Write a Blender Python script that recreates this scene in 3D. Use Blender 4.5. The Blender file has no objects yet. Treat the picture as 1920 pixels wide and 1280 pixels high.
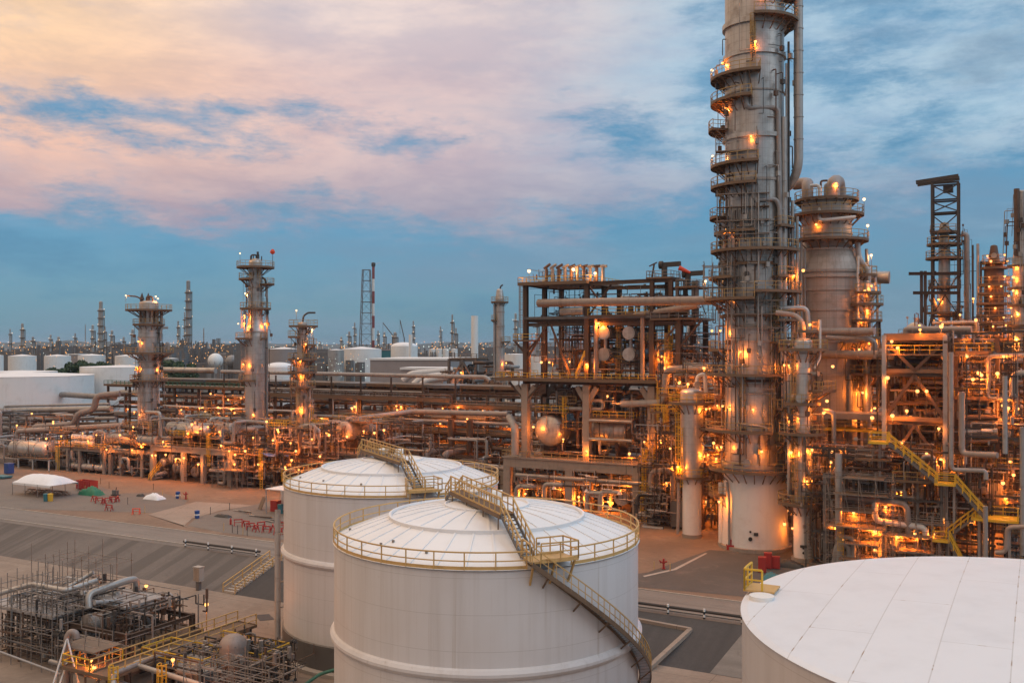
import bpy, math, random
from mathutils import Vector, Matrix
PI = math.pi
rad = math.radians
S = bpy.context.scene
COL = S.collection
random.seed(7)

# ------------------------------------------------------------------ placing
F = 1800.0          # focal length in photo pixels (1920 wide)
HY = 648.0          # horizon row
CZ = 32.0           # camera height
GZ = 2.6            # plant ground level (bund floor is 0)
CA, SA = 0.8796, 0.4756          # plant axis: u runs right and nearer, v runs away
ROT = -math.atan2(SA, CA)

def W(px, py, d):
    return Vector(((px - 960) / F * d, d, CZ - (py - HY) / F * d))
def dep(px, v):
    k = (px - 960) / F
    return v / (SA * k + CA)
def at(px, v, py=None):
    """point on the line of rows v seen in column px; height from py"""
    d = dep(px, v)
    return W(px, py if py is not None else HY, d)
def G(px, py, z=GZ):
    d = (CZ - z) * F / (py - HY)
    return Vector(((px - 960) / F * d, d, z))
def uv(p):
    return (p[0] * CA - p[1] * SA, p[0] * SA + p[1] * CA)
def xy(u, v, z=0.0):
    return Vector((u * CA + v * SA, -u * SA + v * CA, z))
def U(px, v):
    return uv(at(px, v))[0]
def Z(px, py, v):
    return at(px, v, py)[2]

# ------------------------------------------------------------------ meshes
class MB:
    def __init__(s):
        s.v = []; s.f = []; s.s = []
    def add(s, vs, fs, smooth=False):
        o = len(s.v)
        s.v += [tuple(p) for p in vs]
        s.f += [tuple(i + o for i in f) for f in fs]
        s.s += [smooth] * len(fs)
    def box(s, c, size, rz=0.0):
        hx, hy, hz = size[0] / 2, size[1] / 2, size[2] / 2
        cs, sn = math.cos(rz), math.sin(rz)
        vs = []
        for z in (-hz, hz):
            for x, y in ((-hx, -hy), (hx, -hy), (hx, hy), (-hx, hy)):
                vs.append((c[0] + x * cs - y * sn, c[1] + x * sn + y * cs, c[2] + z))
        s.add(vs, [(3, 2, 1, 0), (4, 5, 6, 7), (0, 1, 5, 4), (1, 2, 6, 5), (2, 3, 7, 6), (3, 0, 4, 7)])
        return s
    def bx(s, x0, x1, y0, y1, z0, z1):
        return s.box(((x0 + x1) / 2, (y0 + y1) / 2, (z0 + z1) / 2), (abs(x1 - x0), abs(y1 - y0), abs(z1 - z0)))
    def beam(s, p, q, w, h=None):
        h = h or w
        p, q = Vector(p), Vector(q)
        d = q - p
        if d.length < 1e-6: return s
        d.normalize()
        a = d.cross(Vector((0, 0, 1)))
        if a.length < 1e-3: a = Vector((1, 0, 0))
        a.normalize(); b = a.cross(d)
        vs = []
        for e in (p, q):
            for i, j in ((-1, -1), (1, -1), (1, 1), (-1, 1)):
                vs.append(e + a * (i * w / 2) + b * (j * h / 2))
        s.add(vs, [(3, 2, 1, 0), (4, 5, 6, 7), (0, 1, 5, 4), (1, 2, 6, 5), (2, 3, 7, 6), (3, 0, 4, 7)])
        return s
    def ibeam(s, p, q, w, h=None):
        h = h or w
        p, q = Vector(p), Vector(q)
        d = (q - p).normalized()
        a = d.cross(Vector((0, 0, 1)))
        if a.length < 1e-3: a = Vector((1, 0, 0))
        a.normalize(); b = a.cross(d)
        t = h * .14
        s.beam(p + b * (h / 2 - t / 2), q + b * (h / 2 - t / 2), w, t)
        s.beam(p - b * (h / 2 - t / 2), q - b * (h / 2 - t / 2), w, t)
        s.beam(p, q, w * .18, h - 2 * t)
        return s
    def cyl(s, p, q, r0, r1=None, n=12, caps=True):
        if r1 is None: r1 = r0
        p, q = Vector(p), Vector(q)
        d = (q - p)
        if d.length < 1e-6: return s
        d.normalize()
        a = d.cross(Vector((0, 0, 1)))
        if a.length < 1e-3: a = Vector((1, 0, 0))
        a.normalize(); b = d.cross(a)
        c0, c1 = [], []
        for i in range(n):
            t = 2 * PI * i / n
            e = a * math.cos(t) + b * math.sin(t)
            c0.append(p + e * r0); c1.append(q + e * r1)
        s.add(c0 + c1, [(i, (i + 1) % n, n + (i + 1) % n, n + i) for i in range(n)], True)
        if caps:
            s.add(c0, [tuple(range(n - 1, -1, -1))]); s.add(c1, [tuple(range(n))])
        return s
    def pipe(s, pts, r, n=8, bend=None, caps=True):
        pts = [Vector(p) for p in pts]
        bend = bend if bend is not None else 2.2 * r
        path = [pts[0]]
        for i in range(1, len(pts) - 1):
            a, b, c = pts[i - 1], pts[i], pts[i + 1]
            d0, d1 = (a - b), (c - b)
            l = min(bend, d0.length * .48, d1.length * .48)
            if l < 1e-4: continue
            d0.normalize(); d1.normalize()
            p0, p1 = b + d0 * l, b + d1 * l
            k = 5 if r > .12 else 3
            for j in range(k + 1):
                t = j / k
                path.append(p0 * (1 - t) ** 2 + b * 2 * t * (1 - t) + p1 * t * t)
        path.append(pts[-1])
        clean = [path[0]]
        for p in path[1:]:
            if (p - clean[-1]).length > 1e-4: clean.append(p)
        path = clean
        if len(path) < 2: return s
        t0 = (path[1] - path[0]).normalized()
        a = t0.cross(Vector((0, 0, 1)))
        if a.length < 1e-3: a = Vector((1, 0, 0))
        a.normalize()
        vs = []
        m = len(path)
        for i, p in enumerate(path):
            if i == 0: t = t0
            elif i == m - 1: t = (path[-1] - path[-2]).normalized()
            else:
                t = (path[i + 1] - path[i - 1])
                t = t.normalized() if t.length > 1e-6 else t0
            a = a - t * a.dot(t)
            if a.length < 1e-4: a = t.orthogonal()
            a.normalize(); b = t.cross(a)
            for k in range(n):
                w = 2 * PI * k / n
                vs.append(p + (a * math.cos(w) + b * math.sin(w)) * r)
        fs = [(i * n + k, i * n + (k + 1) % n, (i + 1) * n + (k + 1) % n, (i + 1) * n + k) for i in range(m - 1) for k in range(n)]
        s.add(vs, fs, True)
        if caps:
            s.add(vs[:n], [tuple(range(n - 1, -1, -1))]); s.add(vs[-n:], [tuple(range(n))])
        return s
    def lathe(s, prof, n=32, c=(0, 0, 0), smooth=True, axis='z', hard=True):
        """prof: [(r, h)]; every segment has its own verts when hard"""
        def P(r, h, t):
            x, y = r * math.cos(t), r * math.sin(t)
            if axis == 'z': return (c[0] + x, c[1] + y, c[2] + h)
            if axis == 'x': return (c[0] + h, c[1] + x, c[2] + y)
            return (c[0] + x, c[1] + h, c[2] - y)
        for i in range(len(prof) - 1):
            (r0, h0), (r1, h1) = prof[i], prof[i + 1]
            if r0 < 1e-5 and r1 < 1e-5: continue
            if r0 < 1e-5 or r1 < 1e-5:
                rr, hh, tip = (r1, h1, h0) if r0 < 1e-5 else (r0, h0, h1)
                vs = [P(rr, hh, 2 * PI * k / n) for k in range(n)] + [P(0, tip, 0)]
                s.add(vs, [((k, (k + 1) % n, n) if r1 < 1e-5 else ((k + 1) % n, k, n)) for k in range(n)], smooth)
            else:
                vs = [P(r0, h0, 2 * PI * k / n) for k in range(n)] + [P(r1, h1, 2 * PI * k / n) for k in range(n)]
                s.add(vs, [(k, (k + 1) % n, n + (k + 1) % n, n + k) for k in range(n)], smooth)
        return s
    def dome(s, c, r, h, n=20, m=5, axis='z', sgn=1):
        prof = [(r * math.cos(t), sgn * h * math.sin(t)) for t in [PI / 2 * j / m for j in range(m + 1)]]
        # continuous so that it shades smooth
        def P(rr, hh, t):
            x, y = rr * math.cos(t), rr * math.sin(t)
            if axis == 'z': return (c[0] + x, c[1] + y, c[2] + hh)
            if axis == 'x': return (c[0] + hh, c[1] + x, c[2] + y)
            return (c[0] + x, c[1] + hh, c[2] - y)
        vs = []
        for rr, hh in prof[:-1]:
            vs += [P(rr, hh, 2 * PI * k / n) for k in range(n)]
        vs.append(P(0, prof[-1][1], 0))
        fs = [(i * n + k, i * n + (k + 1) % n, (i + 1) * n + (k + 1) % n, (i + 1) * n + k) for i in range(m - 1) for k in range(n)]
        fs += [((m - 1) * n + k, (m - 1) * n + (k + 1) % n, m * n) for k in range(n)]
        s.add(vs, fs, True)
        return s
    def ball(s, c, r, n=10, m=5):
        s.dome(c, r, r, n, m, 'z', 1); s.dome(c, r, r, n, m, 'z', -1); return s
    def arc(s, r0, r1, z, t, a0, a1, n=None):
        """arc slab about the z axis, angles in radians"""
        full = abs(a1 - a0) >= 2 * PI - 1e-3
        n = n or max(4, int(abs(a1 - a0) / rad(9)))
        vs = []
        for i in range(n + 1):
            a = a0 + (a1 - a0) * i / n
            ca, sa = math.cos(a), math.sin(a)
            vs += [(r0 * ca, r0 * sa, z - t), (r1 * ca, r1 * sa, z - t), (r1 * ca, r1 * sa, z), (r0 * ca, r0 * sa, z)]
        fs = []
        for i in range(n):
            o, p = i * 4, i * 4 + 4
            for j in range(4):
                k = (j + 1) % 4
                fs.append((o + j, o + k, p + k, p + j))
        if not full: fs += [(3, 2, 1, 0), (n * 4, n * 4 + 1, n * 4 + 2, n * 4 + 3)]
        s.add(vs, fs); return s
    def railing(s, pts, h=1.1, r=.035, step=1.6, mid=(.5,), toe=0.0, loop=False, posts=True):
        pts = [Vector(p) for p in pts]
        if loop: pts = pts + [pts[0]]
        up = Vector((0, 0, h))
        for a, b in zip(pts[:-1], pts[1:]):
            s.beam(a + up, b + up, 2 * r)
            for m in mid: s.beam(a + up * m, b + up * m, 1.6 * r)
            if toe: s.beam(a + Vector((0, 0, toe / 2 + .01)), b + Vector((0, 0, toe / 2 + .01)), .02, toe)
            if posts:
                L = (b - a).length
                k = max(1, round(L / step))
                for i in range(k + (1 if b == pts[-1] and not loop else 0)):
                    p = a + (b - a) * (i / k)
                    s.beam(p, p + up, 2 * r)
        return s
    def railarc(s, r, z, a0, a1, h=1.1, rr=.035, step=1.6, toe=.12):
        n = max(3, int(abs(a1 - a0) * r / 1.1))
        pts = [(r * math.cos(a0 + (a1 - a0) * i / n), r * math.sin(a0 + (a1 - a0) * i / n), z) for i in range(n + 1)]
        s.railing(pts, h, rr, step=1.0, toe=toe, posts=False)
        m = max(2, round(abs(a1 - a0) * r / step))
        for i in range(m + 1):
            a = a0 + (a1 - a0) * i / m
            p = Vector((r * math.cos(a), r * math.sin(a), z))
            s.beam(p, p + Vector((0, 0, h)), 2 * rr)
        return s
    def ladder(s, p, z1, out, w=.5, cage=True, r=.035):
        """vertical ladder from p up to z1, cage on side 'out' (unit xy vector)"""
        p = Vector(p); o = Vector((out[0], out[1], 0)).normalized(); sd = Vector((-o[1], o[0], 0))
        H = z1 - p.z
        for k in (-1, 1): s.beam(p + sd * k * w / 2, p + sd * k * w / 2 + Vector((0, 0, H)), 2 * r)
        n = max(2, int(H / .45))
        for i in range(n): s.beam(p + sd * w / 2 + Vector((0, 0, (i + .5) * H / n)), p - sd * w / 2 + Vector((0, 0, (i + .5) * H / n)), 1.4 * r)
        if cage:
            m = max(2, int((H - 2) / 1.0))
            arc = [rad(t) for t in (-90, -50, -15, 15, 50, 90)]
            for i in range(m + 1):
                z = 2.2 + (H - 2.2) * i / m
                q = [p + Vector((0, 0, z)) + o * (.42 * math.cos(t) * 1.6) + sd * (.42 * math.sin(t)) for t in arc]
                for a, b in zip(q[:-1], q[1:]): s.beam(a, b, 1.6 * r)
            for t in arc[1:-1]:
                q = p + o * (.42 * math.cos(t) * 1.6) + sd * (.42 * math.sin(t))
                s.beam(q + Vector((0, 0, 2.2)), q + Vector((0, 0, H)), 1.3 * r)
        return s
    def flange(s, p, d, r, t=.12, n=12):
        p = Vector(p); d = Vector(d).normalized()
        return s.cyl(p - d * t / 2, p + d * t / 2, r, r, n)
    def build(s, name, mat, parent=None, loc=None, rz=0.0):
        me = bpy.data.meshes.new(name)
        me.from_pydata(s.v, [], s.f)
        me.polygons.foreach_set('use_smooth', s.s)
        me.materials.append(mat)
        me.update()
        o = bpy.data.objects.new(name, me)
        COL.objects.link(o)
        if parent is not None: o.parent = parent
        if loc is not None: o.location = loc
        if rz: o.rotation_euler.z = rz
        return o

def thing(name, label, cat, loc=(0, 0, 0), rz=0.0, group=None):
    o = bpy.data.objects.new(name, None); COL.objects.link(o)
    o.empty_display_size = .5
    o.location = loc; o.rotation_euler = (0, 0, rz)
    o['label'] = label; o['category'] = cat
    if group: o['group'] = group
    return o
def tag(o, label, cat, group=None):
    o['label'] = label; o['category'] = cat
    if group: o['group'] = group
    return o
def kind(o, k):
    o['kind'] = k; return o

# ------------------------------------------------------------------ materials
def newmat(name):
    m = bpy.data.materials.new(name); m.use_nodes = True
    nt = m.node_tree
    return m, nt, nt.nodes['Principled BSDF']
def N(nt, t, **kw):
    n = nt.nodes.new(t)
    for k, v in kw.items(): setattr(n, k, v)
    return n
def mix(nt, fac, a, b, typ='MIX'):
    n = N(nt, 'ShaderNodeMix', data_type='RGBA', blend_type=typ)
    for sock, val in ((n.inputs[0], fac), (n.inputs[6], a), (n.inputs[7], b)):
        if isinstance(val, bpy.types.NodeSocket): nt.links.new(val, sock)
        elif isinstance(val, (int, float)): sock.default_value = val
        else: sock.default_value = (*val, 1)
    return n.outputs[2]
def math_(nt, op, a, b=None, c=None, clamp=False):
    n = N(nt, 'ShaderNodeMath', operation=op, use_clamp=clamp)
    for i, v in enumerate((a, b, c)):
        if v is None: continue
        if isinstance(v, bpy.types.NodeSocket): nt.links.new(v, n.inputs[i])
        else: n.inputs[i].default_value = v
    return n.outputs[0]
def noise(nt, vec, scale, detail=4, rough=.6, dist=0.0):
    n = N(nt, 'ShaderNodeTexNoise')
    n.inputs['Scale'].default_value = scale; n.inputs['Detail'].default_value = detail
    n.inputs['Roughness'].default_value = rough; n.inputs['Distortion'].default_value = dist
    if vec is not None: nt.links.new(vec, n.inputs['Vector'])
    return n.outputs['Fac']
def smooth(nt, v, lo, hi, a=0.0, b=1.0):
    n = N(nt, 'ShaderNodeMapRange', interpolation_type='SMOOTHSTEP')
    nt.links.new(v, n.inputs[0])
    for i, k in enumerate((lo, hi, a, b)): n.inputs[i + 1].default_value = k
    return n.outputs[0]
def mapped(nt, out, scale=(1, 1, 1), rot=(0, 0, 0)):
    m = N(nt, 'ShaderNodeMapping'); m.inputs['Scale'].default_value = scale; m.inputs['Rotation'].default_value = rot
    nt.links.new(out, m.inputs[0]); return m.outputs[0]

def paint(name, c, rough=.5, metal=0.0, dirt=(.12, .07, .04), amt=.45, scale=1.2, streak=True, lo=.5, hi=.75, bump=0.0, vary=0.0):
    """painted or bare metal with grime: patchy noise plus vertical streaks"""
    m, nt, b = newmat(name)
    tc = N(nt, 'ShaderNodeTexCoord').outputs['Object']
    n1 = noise(nt, tc, scale, 6, .65)
    f = smooth(nt, n1, lo, hi, 0, amt)
    colr = mix(nt, f, c, dirt)
    if streak:
        n2 = noise(nt, mapped(nt, tc, (1.6, 1.6, .09)), 1.0, 4, .6)
        colr = mix(nt, smooth(nt, n2, .5, .8, 0, amt * .8), colr, dirt)
    if vary:
        oi = N(nt, 'ShaderNodeObjectInfo')
        colr = mix(nt, 1.0, colr, mix(nt, oi.outputs['Random'], (1 - vary,) * 3, (1.0, 1.0, 1.0)), 'MULTIPLY')
    nt.links.new(colr, b.inputs['Base Color'])
    b.inputs['Roughness'].default_value = rough; b.inputs['Metallic'].default_value = metal
    if bump:
        bp = N(nt, 'ShaderNodeBump'); bp.inputs['Strength'].default_value = bump; bp.inputs['Distance'].default_value = .05
        nt.links.new(noise(nt, tc, scale * 4, 3), bp.inputs['Height']); nt.links.new(bp.outputs[0], b.inputs['Normal'])
    return m

def clad(name, c, pw=1.05, ph=1.2, rough=.40, metal=.6, dirt=(.13, .085, .055), amt=.5):
    """sheet-metal cladding on a vertical cylinder: panel seams by angle and height, grime streaks"""
    m, nt, b = newmat(name)
    tc = N(nt, 'ShaderNodeTexCoord').outputs['Object']
    sp = N(nt, 'ShaderNodeSeparateXYZ'); nt.links.new(tc, sp.inputs[0])
    an = math_(nt, 'ARCTAN2', sp.outputs[1], sp.outputs[0])
    rr = math_(nt, 'SQRT', math_(nt, 'ADD', math_(nt, 'MULTIPLY', sp.outputs[0], sp.outputs[0]), math_(nt, 'MULTIPLY', sp.outputs[1], sp.outputs[1])))
    cx = N(nt, 'ShaderNodeCombineXYZ')
    nt.links.new(math_(nt, 'MULTIPLY', an, 4.0), cx.inputs[0]); nt.links.new(sp.outputs[2], cx.inputs[1])
    br = N(nt, 'ShaderNodeTexBrick'); nt.links.new(cx.outputs[0], br.inputs['Vector'])
    br.offset = 0
    br.inputs['Scale'].default_value = 1.0; br.inputs['Brick Width'].default_value = pw; br.inputs['Row Height'].default_value = ph
    br.inputs['Mortar Size'].default_value = .014; br.inputs['Mortar Smooth'].default_value = .1; br.inputs['Bias'].default_value = 0
    br.inputs['Color1'].default_value = (*c, 1); br.inputs['Color2'].default_value = (*[k * .93 for k in c], 1)
    br.inputs['Mortar'].default_value = (*[k * .5 for k in c], 1)
    colr = br.outputs['Color']
    n1 = noise(nt, tc, .5, 6, .65)
    colr = mix(nt, smooth(nt, n1, .45, .75, 0, amt), colr, dirt)
    n2 = noise(nt, mapped(nt, tc, (1.3, 1.3, .05)), 1.0, 5, .65)
    colr = mix(nt, smooth(nt, n2, .48, .78, 0, amt), colr, dirt)
    nt.links.new(colr, b.inputs['Base Color'])
    b.inputs['Roughness'].default_value = rough; b.inputs['Metallic'].default_value = metal
    bp = N(nt, 'ShaderNodeBump'); bp.inputs['Strength'].default_value = .25; bp.inputs['Distance'].default_value = .03
    nt.links.new(br.outputs['Fac'], bp.inputs['Height']); bp.invert = True
    nt.links.new(bp.outputs[0], b.inputs['Normal'])
    return m

def shellmat(name, c, course=2.4, rust=.35):
    """white tank shell: plate courses, faint run-off streaks and rust weeping down from the rim"""
    m, nt, b = newmat(name)
    tc = N(nt, 'ShaderNodeTexCoord').outputs['Object']
    sp = N(nt, 'ShaderNodeSeparateXYZ'); nt.links.new(tc, sp.inputs[0])
    n0 = noise(nt, mapped(nt, tc, (1.2, 1.2, .035)), 1.0, 5, .7)
    colr = mix(nt, smooth(nt, n0, .42, .72, 0, .40), c, (c[0] * .70, c[1] * .66, c[2] * .62))
    n3 = noise(nt, mapped(nt, tc, (3.2, 3.2, .05)), 1.0, 3, .6)
    colr = mix(nt, smooth(nt, n3, .60, .78, 0, rust), colr, (.33, .25, .17))
    n1 = noise(nt, tc, .22, 4, .6)
    colr = mix(nt, smooth(nt, n1, .4, .7, 0, .25), colr, (c[0] * .85, c[1] * .8, c[2] * .76))
    n2 = noise(nt, tc, 2.5, 3, .6)
    colr = mix(nt, smooth(nt, n2, .68, .8, 0, .3), colr, (.3, .2, .13))
    fr = math_(nt, 'FRACT', math_(nt, 'DIVIDE', sp.outputs[2], course))
    ln = math_(nt, 'LESS_THAN', fr, .012)
    colr = mix(nt, math_(nt, 'MULTIPLY', ln, .35), colr, (.2, .17, .14))
    nt.links.new(colr, b.inputs['Base Color'])
    b.inputs['Roughness'].default_value = .5
    bp = N(nt, 'ShaderNodeBump'); bp.inputs['Strength'].default_value = .12; bp.inputs['Distance'].default_value = .2
    nt.links.new(noise(nt, mapped(nt, tc, (.5, .5, .3)), 1.0, 2), bp.inputs['Height']); nt.links.new(bp.outputs[0], b.inputs['Normal'])
    return m

def roofmat(name, c, stain=(.45, .4, .34), amt=.35, grid=False):
    m, nt, b = newmat(name)
    tc = N(nt, 'ShaderNodeTexCoord').outputs['Object']
    colr = mix(nt, smooth(nt, noise(nt, tc, .35, 6, .65), .42, .75, 0, amt), c, (c[0] * .78, c[1] * .77, c[2] * .76))
    colr = mix(nt, smooth(nt, noise(nt, tc, 1.7, 4, .7), .63, .8, 0, amt), colr, stain)
    if grid:
        br = N(nt, 'ShaderNodeTexBrick'); nt.links.new(mapped(nt, tc, (1, 1, 1), (0, 0, rad(-2))), br.inputs['Vector'])
        br.inputs['Scale'].default_value = 1; br.inputs['Brick Width'].default_value = 14; br.inputs['Row Height'].default_value = 3.1
        br.inputs['Mortar Size'].default_value = .03
        for k, v in (('Color1', (1, 1, 1)), ('Color2', (.965, .97, .975)), ('Mortar', (.78, .76, .74))): br.inputs[k].default_value = (*v, 1)
        colr = mix(nt, 1.0, colr, br.outputs['Color'], 'MULTIPLY')
        rn = noise(nt, mapped(nt, tc, (1, 1, 1)), 1.1, 3, .5)
        rf = math_(nt, 'MULTIPLY', br.outputs['Fac'], smooth(nt, rn, .58, .66, 0, .9))
        colr = mix(nt, rf, colr, (.3, .2, .13))
        bp = N(nt, 'ShaderNodeBump'); bp.inputs['Strength'].default_value = .3; bp.inputs['Distance'].default_value = .12
        nt.links.new(noise(nt, mapped(nt, tc, (.35, .9, 1), (0, 0, rad(-2))), 1.0, 2), bp.inputs['Height']); nt.links.new(bp.outputs[0], b.inputs['Normal'])
    nt.links.new(colr, b.inputs['Base Color']); b.inputs['Roughness'].default_value = .55
    return m

def groundmat(name, c1, c2, scale=.15, fine=3.0, c3=None, joints=None, rough=.9, stretch=None, sk=(.42, .68, .6)):
    m, nt, b = newmat(name)
    tc = N(nt, 'ShaderNodeTexCoord').outputs['Object']
    n1 = noise(nt, tc, scale, 6, .65, .4)
    colr = mix(nt, smooth(nt, n1, .35, .65), c1, c2)
    if c3: colr = mix(nt, smooth(nt, noise(nt, tc, scale * 2.3, 5, .7, .6), .52, .72, 0, .8), colr, c3)
    colr = mix(nt, smooth(nt, noise(nt, tc, fine, 4, .7), .3, .7, 0, .35), colr, tuple(k * .55 for k in c1))
    colr = mix(nt, smooth(nt, noise(nt, tc, scale * 5, 6, .7, .5), .56, .72, 0, .5), colr, tuple(k * .5 for k in c1))
    if stretch:
        s_ = noise(nt, mapped(nt, tc, stretch), 1.0, 4, .6)
        colr = mix(nt, smooth(nt, s_, sk[0], sk[1], 0, .8), colr, tuple(k * sk[2] for k in c1))
    if joints:
        br = N(nt, 'ShaderNodeTexBrick'); nt.links.new(tc, br.inputs['Vector']); br.offset = 0
        br.inputs['Scale'].default_value = 1; br.inputs['Brick Width'].default_value = joints[0]; br.inputs['Row Height'].default_value = joints[1]
        br.inputs['Mortar Size'].default_value = .03
        for k, v in (('Color1', (1, 1, 1)), ('Color2', (.94, .94, .94)), ('Mortar', (.55, .5, .45))): br.inputs[k].default_value = (*v, 1)
        colr = mix(nt, 1.0, colr, br.outputs['Color'], 'MULTIPLY')
    nt.links.new(colr, b.inputs['Base Color']); b.inputs['Roughness'].default_value = rough
    bp = N(nt, 'ShaderNodeBump'); bp.inputs['Strength'].default_value = .4; bp.inputs['Distance'].default_value = .05
    nt.links.new(noise(nt, tc, fine * 2, 3), bp.inputs['Height']); nt.links.new(bp.outputs[0], b.inputs['Normal'])
    return m

def emit(name, c, k):
    m = bpy.data.materials.new(name); m.use_nodes = True
    nt = m.node_tree; nt.nodes.clear()
    e = N(nt, 'ShaderNodeEmission'); e.inputs[0].default_value = (*c, 1); e.inputs[1].default_value = k
    o = N(nt, 'ShaderNodeOutputMaterial'); nt.links.new(e.outputs[0], o.inputs[0])
    m.cycles.emission_sampling = 'NONE'
    return m

M = {}
M['shell'] = shellmat('white tank shell paint', (.63, .61, .61))
M['shell2'] = shellmat('grey white tank shell paint', (.52, .495, .50), rust=.2)
M['roof'] = roofmat('white roof paint', (.76, .755, .76))
M['roofflat'] = roofmat('white plated roof paint', (.70, .705, .725), grid=True, amt=.34)
M['clad'] = clad('aluminium cladding', (.46, .435, .41))
M['cladl'] = clad('pale cladding', (.56, .53, .50), amt=.35)
M['cladb'] = clad('brown grey cladding', (.37, .325, .29), amt=.42, metal=.25, rough=.5)
M['skirt'] = paint('white skirt paint', (.70, .67, .65), .55, 0, (.36, .27, .22), .3, .4)
M['silver'] = paint('pipe insulation silver', (.41, .385, .36), .4, .4, (.16, .11, .08), .5, .6, vary=.35)
M['greypipe'] = paint('grey painted pipe', (.36, .34, .33), .5, .1, (.14, .1, .08), .5, .6, vary=.3)
M['pinkpipe'] = paint('pinkish grey pipe', (.345, .275, .24), .5, .1, (.13, .08, .055), .5, .6, vary=.25)
M['brownpipe'] = paint('rusty brown pipe', (.15, .088, .058), .6, .1, (.07, .045, .03), .6, .7, vary=.4)
M['whitepipe'] = paint('white pipe paint', (.62, .6, .58), .45, .05, (.25, .2, .16), .3, .6, vary=.15)
M['green'] = paint('green pipe paint', (.05, .16, .10), .5, 0, (.06, .05, .04), .4)
M['steel'] = paint('brown structural steel', (.105, .064, .043), .65, .1, (.06, .04, .03), .6, .5, vary=.3)
M['steelg'] = paint('grey structural steel', (.16, .15, .145), .55, .2, (.09, .06, .045), .6, .5, vary=.2)
M['dark'] = paint('dark steel', (.055, .05, .048), .6, .2, (.09, .055, .035), .4, .8)
M['deck'] = paint('rusty deck plate', (.17, .108, .066), .7, .1, (.10, .065, .045), .6, .6)
M['rail'] = paint('weathered yellow rail', (.42, .27, .10), .55, 0, (.16, .10, .06), .55, 1.0)
M['railg'] = paint('galvanised rail', (.27, .23, .20), .5, .3, (.13, .08, .05), .5, 1.0)
M['railt'] = paint('ochre tank rail', (.56, .35, .13), .5, 0, (.20, .11, .05), .4, 1.0)
M['yellow'] = paint('safety yellow paint', (.66, .40, .03), .5, 0, (.25, .15, .06), .4, .8)
M['concrete'] = paint('concrete', (.30, .25, .21), .85, 0, (.14, .11, .09), .55, .5, bump=.3)
M['conclight'] = paint('pale concrete', (.40, .35, .30), .85, 0, (.2, .16, .13), .4, .5)
M['redmute'] = paint('faded red paint', (.26, .05, .045), .6, 0, (.12, .04, .03), .5, .3)
M['red'] = paint('red paint', (.38, .03, .025), .5, 0, (.12, .04, .03), .4, 1.0)
M['blue'] = paint('blue plastic', (.02, .07, .25), .45, 0, (.03, .04, .08), .3, 1.0)
M['teal'] = paint('teal paint', (.03, .16, .19), .5, 0, (.05, .06, .06), .3, 1.0)
M['tarpgreen'] = paint('green tarpaulin', (.02, .17, .09), .6, 0, (.02, .07, .05), .5, 1.5, streak=False, bump=.6)
M['tarpblue'] = paint('pale blue tarpaulin', (.16, .24, .55), .6, 0, (.12, .14, .3), .4, 1.5, streak=False, bump=.6)
M['canvas'] = paint('white canvas', (.76, .76, .77), .7, 0, (.5, .5, .5), .3, .6, streak=False, bump=.2)
M['wood'] = paint('grey timber', (.19, .13, .09), .8, 0, (.08, .06, .05), .5, 2)
M['tread'] = paint('galvanised grating', (.20, .19, .18), .5, .4, (.12, .07, .04), .5, 1)
M['white'] = paint('white paint', (.75, .74, .72), .5, 0, (.4, .35, .3), .25, .4)
M['black'] = paint('black rubber', (.02, .02, .02), .6, 0, (.05, .04, .04), .3)
M['wall'] = paint('grey profiled wall', (.30, .26, .25), .7, 0, (.2, .17, .16), .4, .1)
M['orange'] = paint('orange fabric', (.75, .10, .05), .7, 0, (.5, .08, .04), .3)
M['leaf'] = paint('dark leaves', (.045, .075, .03), .8, 0, (.02, .035, .015), .8, .4, streak=False)
M['glass'] = paint('dark window glass', (.03, .04, .05), .15, 0, (.05, .05, .05), .2)
M['bulb'] = emit('sodium lamp glow', (1.0, .42, .11), 3.4)
M['bulbw'] = emit('warm white lamp glow', (1.0, .66, .36), 3.0)
M['bulbc'] = emit('cool lamp glow', (.85, 1.0, .9), 1.4)
M['fardot'] = emit('far sodium lamp glow', (1.0, .46, .14), 1.7)
M['bulbr'] = emit('red lamp glow', (1.0, .1, .08), 3.0)
# ------------------------------------------------------------------ camera
cam = bpy.data.cameras.new('camera'); camo = bpy.data.objects.new('camera', cam); COL.objects.link(camo)
cam.sensor_width = 36; cam.lens = 36 * F / 1920
cam.clip_start = .5; cam.clip_end = 30000
camo.location = (0, 0, CZ)
camo.rotation_euler = (rad(90) + math.atan((HY - 640) / F), 0, 0)
S.camera = camo
S.render.engine = 'CYCLES'
S.cycles.use_denoising = True
S.cycles.max_bounces = 4; S.cycles.diffuse_bounces = 2; S.cycles.glossy_bounces = 2; S.cycles.transmission_bounces = 2
S.cycles.volume_bounces = 0
S.cycles.use_light_tree = True
S.cycles.caustics_reflective = False; S.cycles.caustics_refractive = False
S.cycles.sample_clamp_indirect = 4
S.view_settings.view_transform = 'Standard'; S.view_settings.look = 'None'
S.view_settings.exposure = 0; S.view_settings.gamma = 1; S.view_settings.use_curve_mapping = False

# ------------------------------------------------------------------ sky and sun
SUN_EL, SUN_AZ = rad(36), rad(120)          # azimuth clockwise from +Y: low, right of and behind the camera, behind cloud
sd = Vector((math.sin(SUN_AZ) * math.cos(SUN_EL), math.cos(SUN_AZ) * math.cos(SUN_EL), math.sin(SUN_EL)))
sl = bpy.data.lights.new('sun', 'SUN'); sl.energy = .6; sl.angle = rad(40); sl.color = (1.0, .95, .92)
so = bpy.data.objects.new('sun', sl); COL.objects.link(so)
so.rotation_euler = sd.to_track_quat('Z', 'Y').to_euler()

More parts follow.
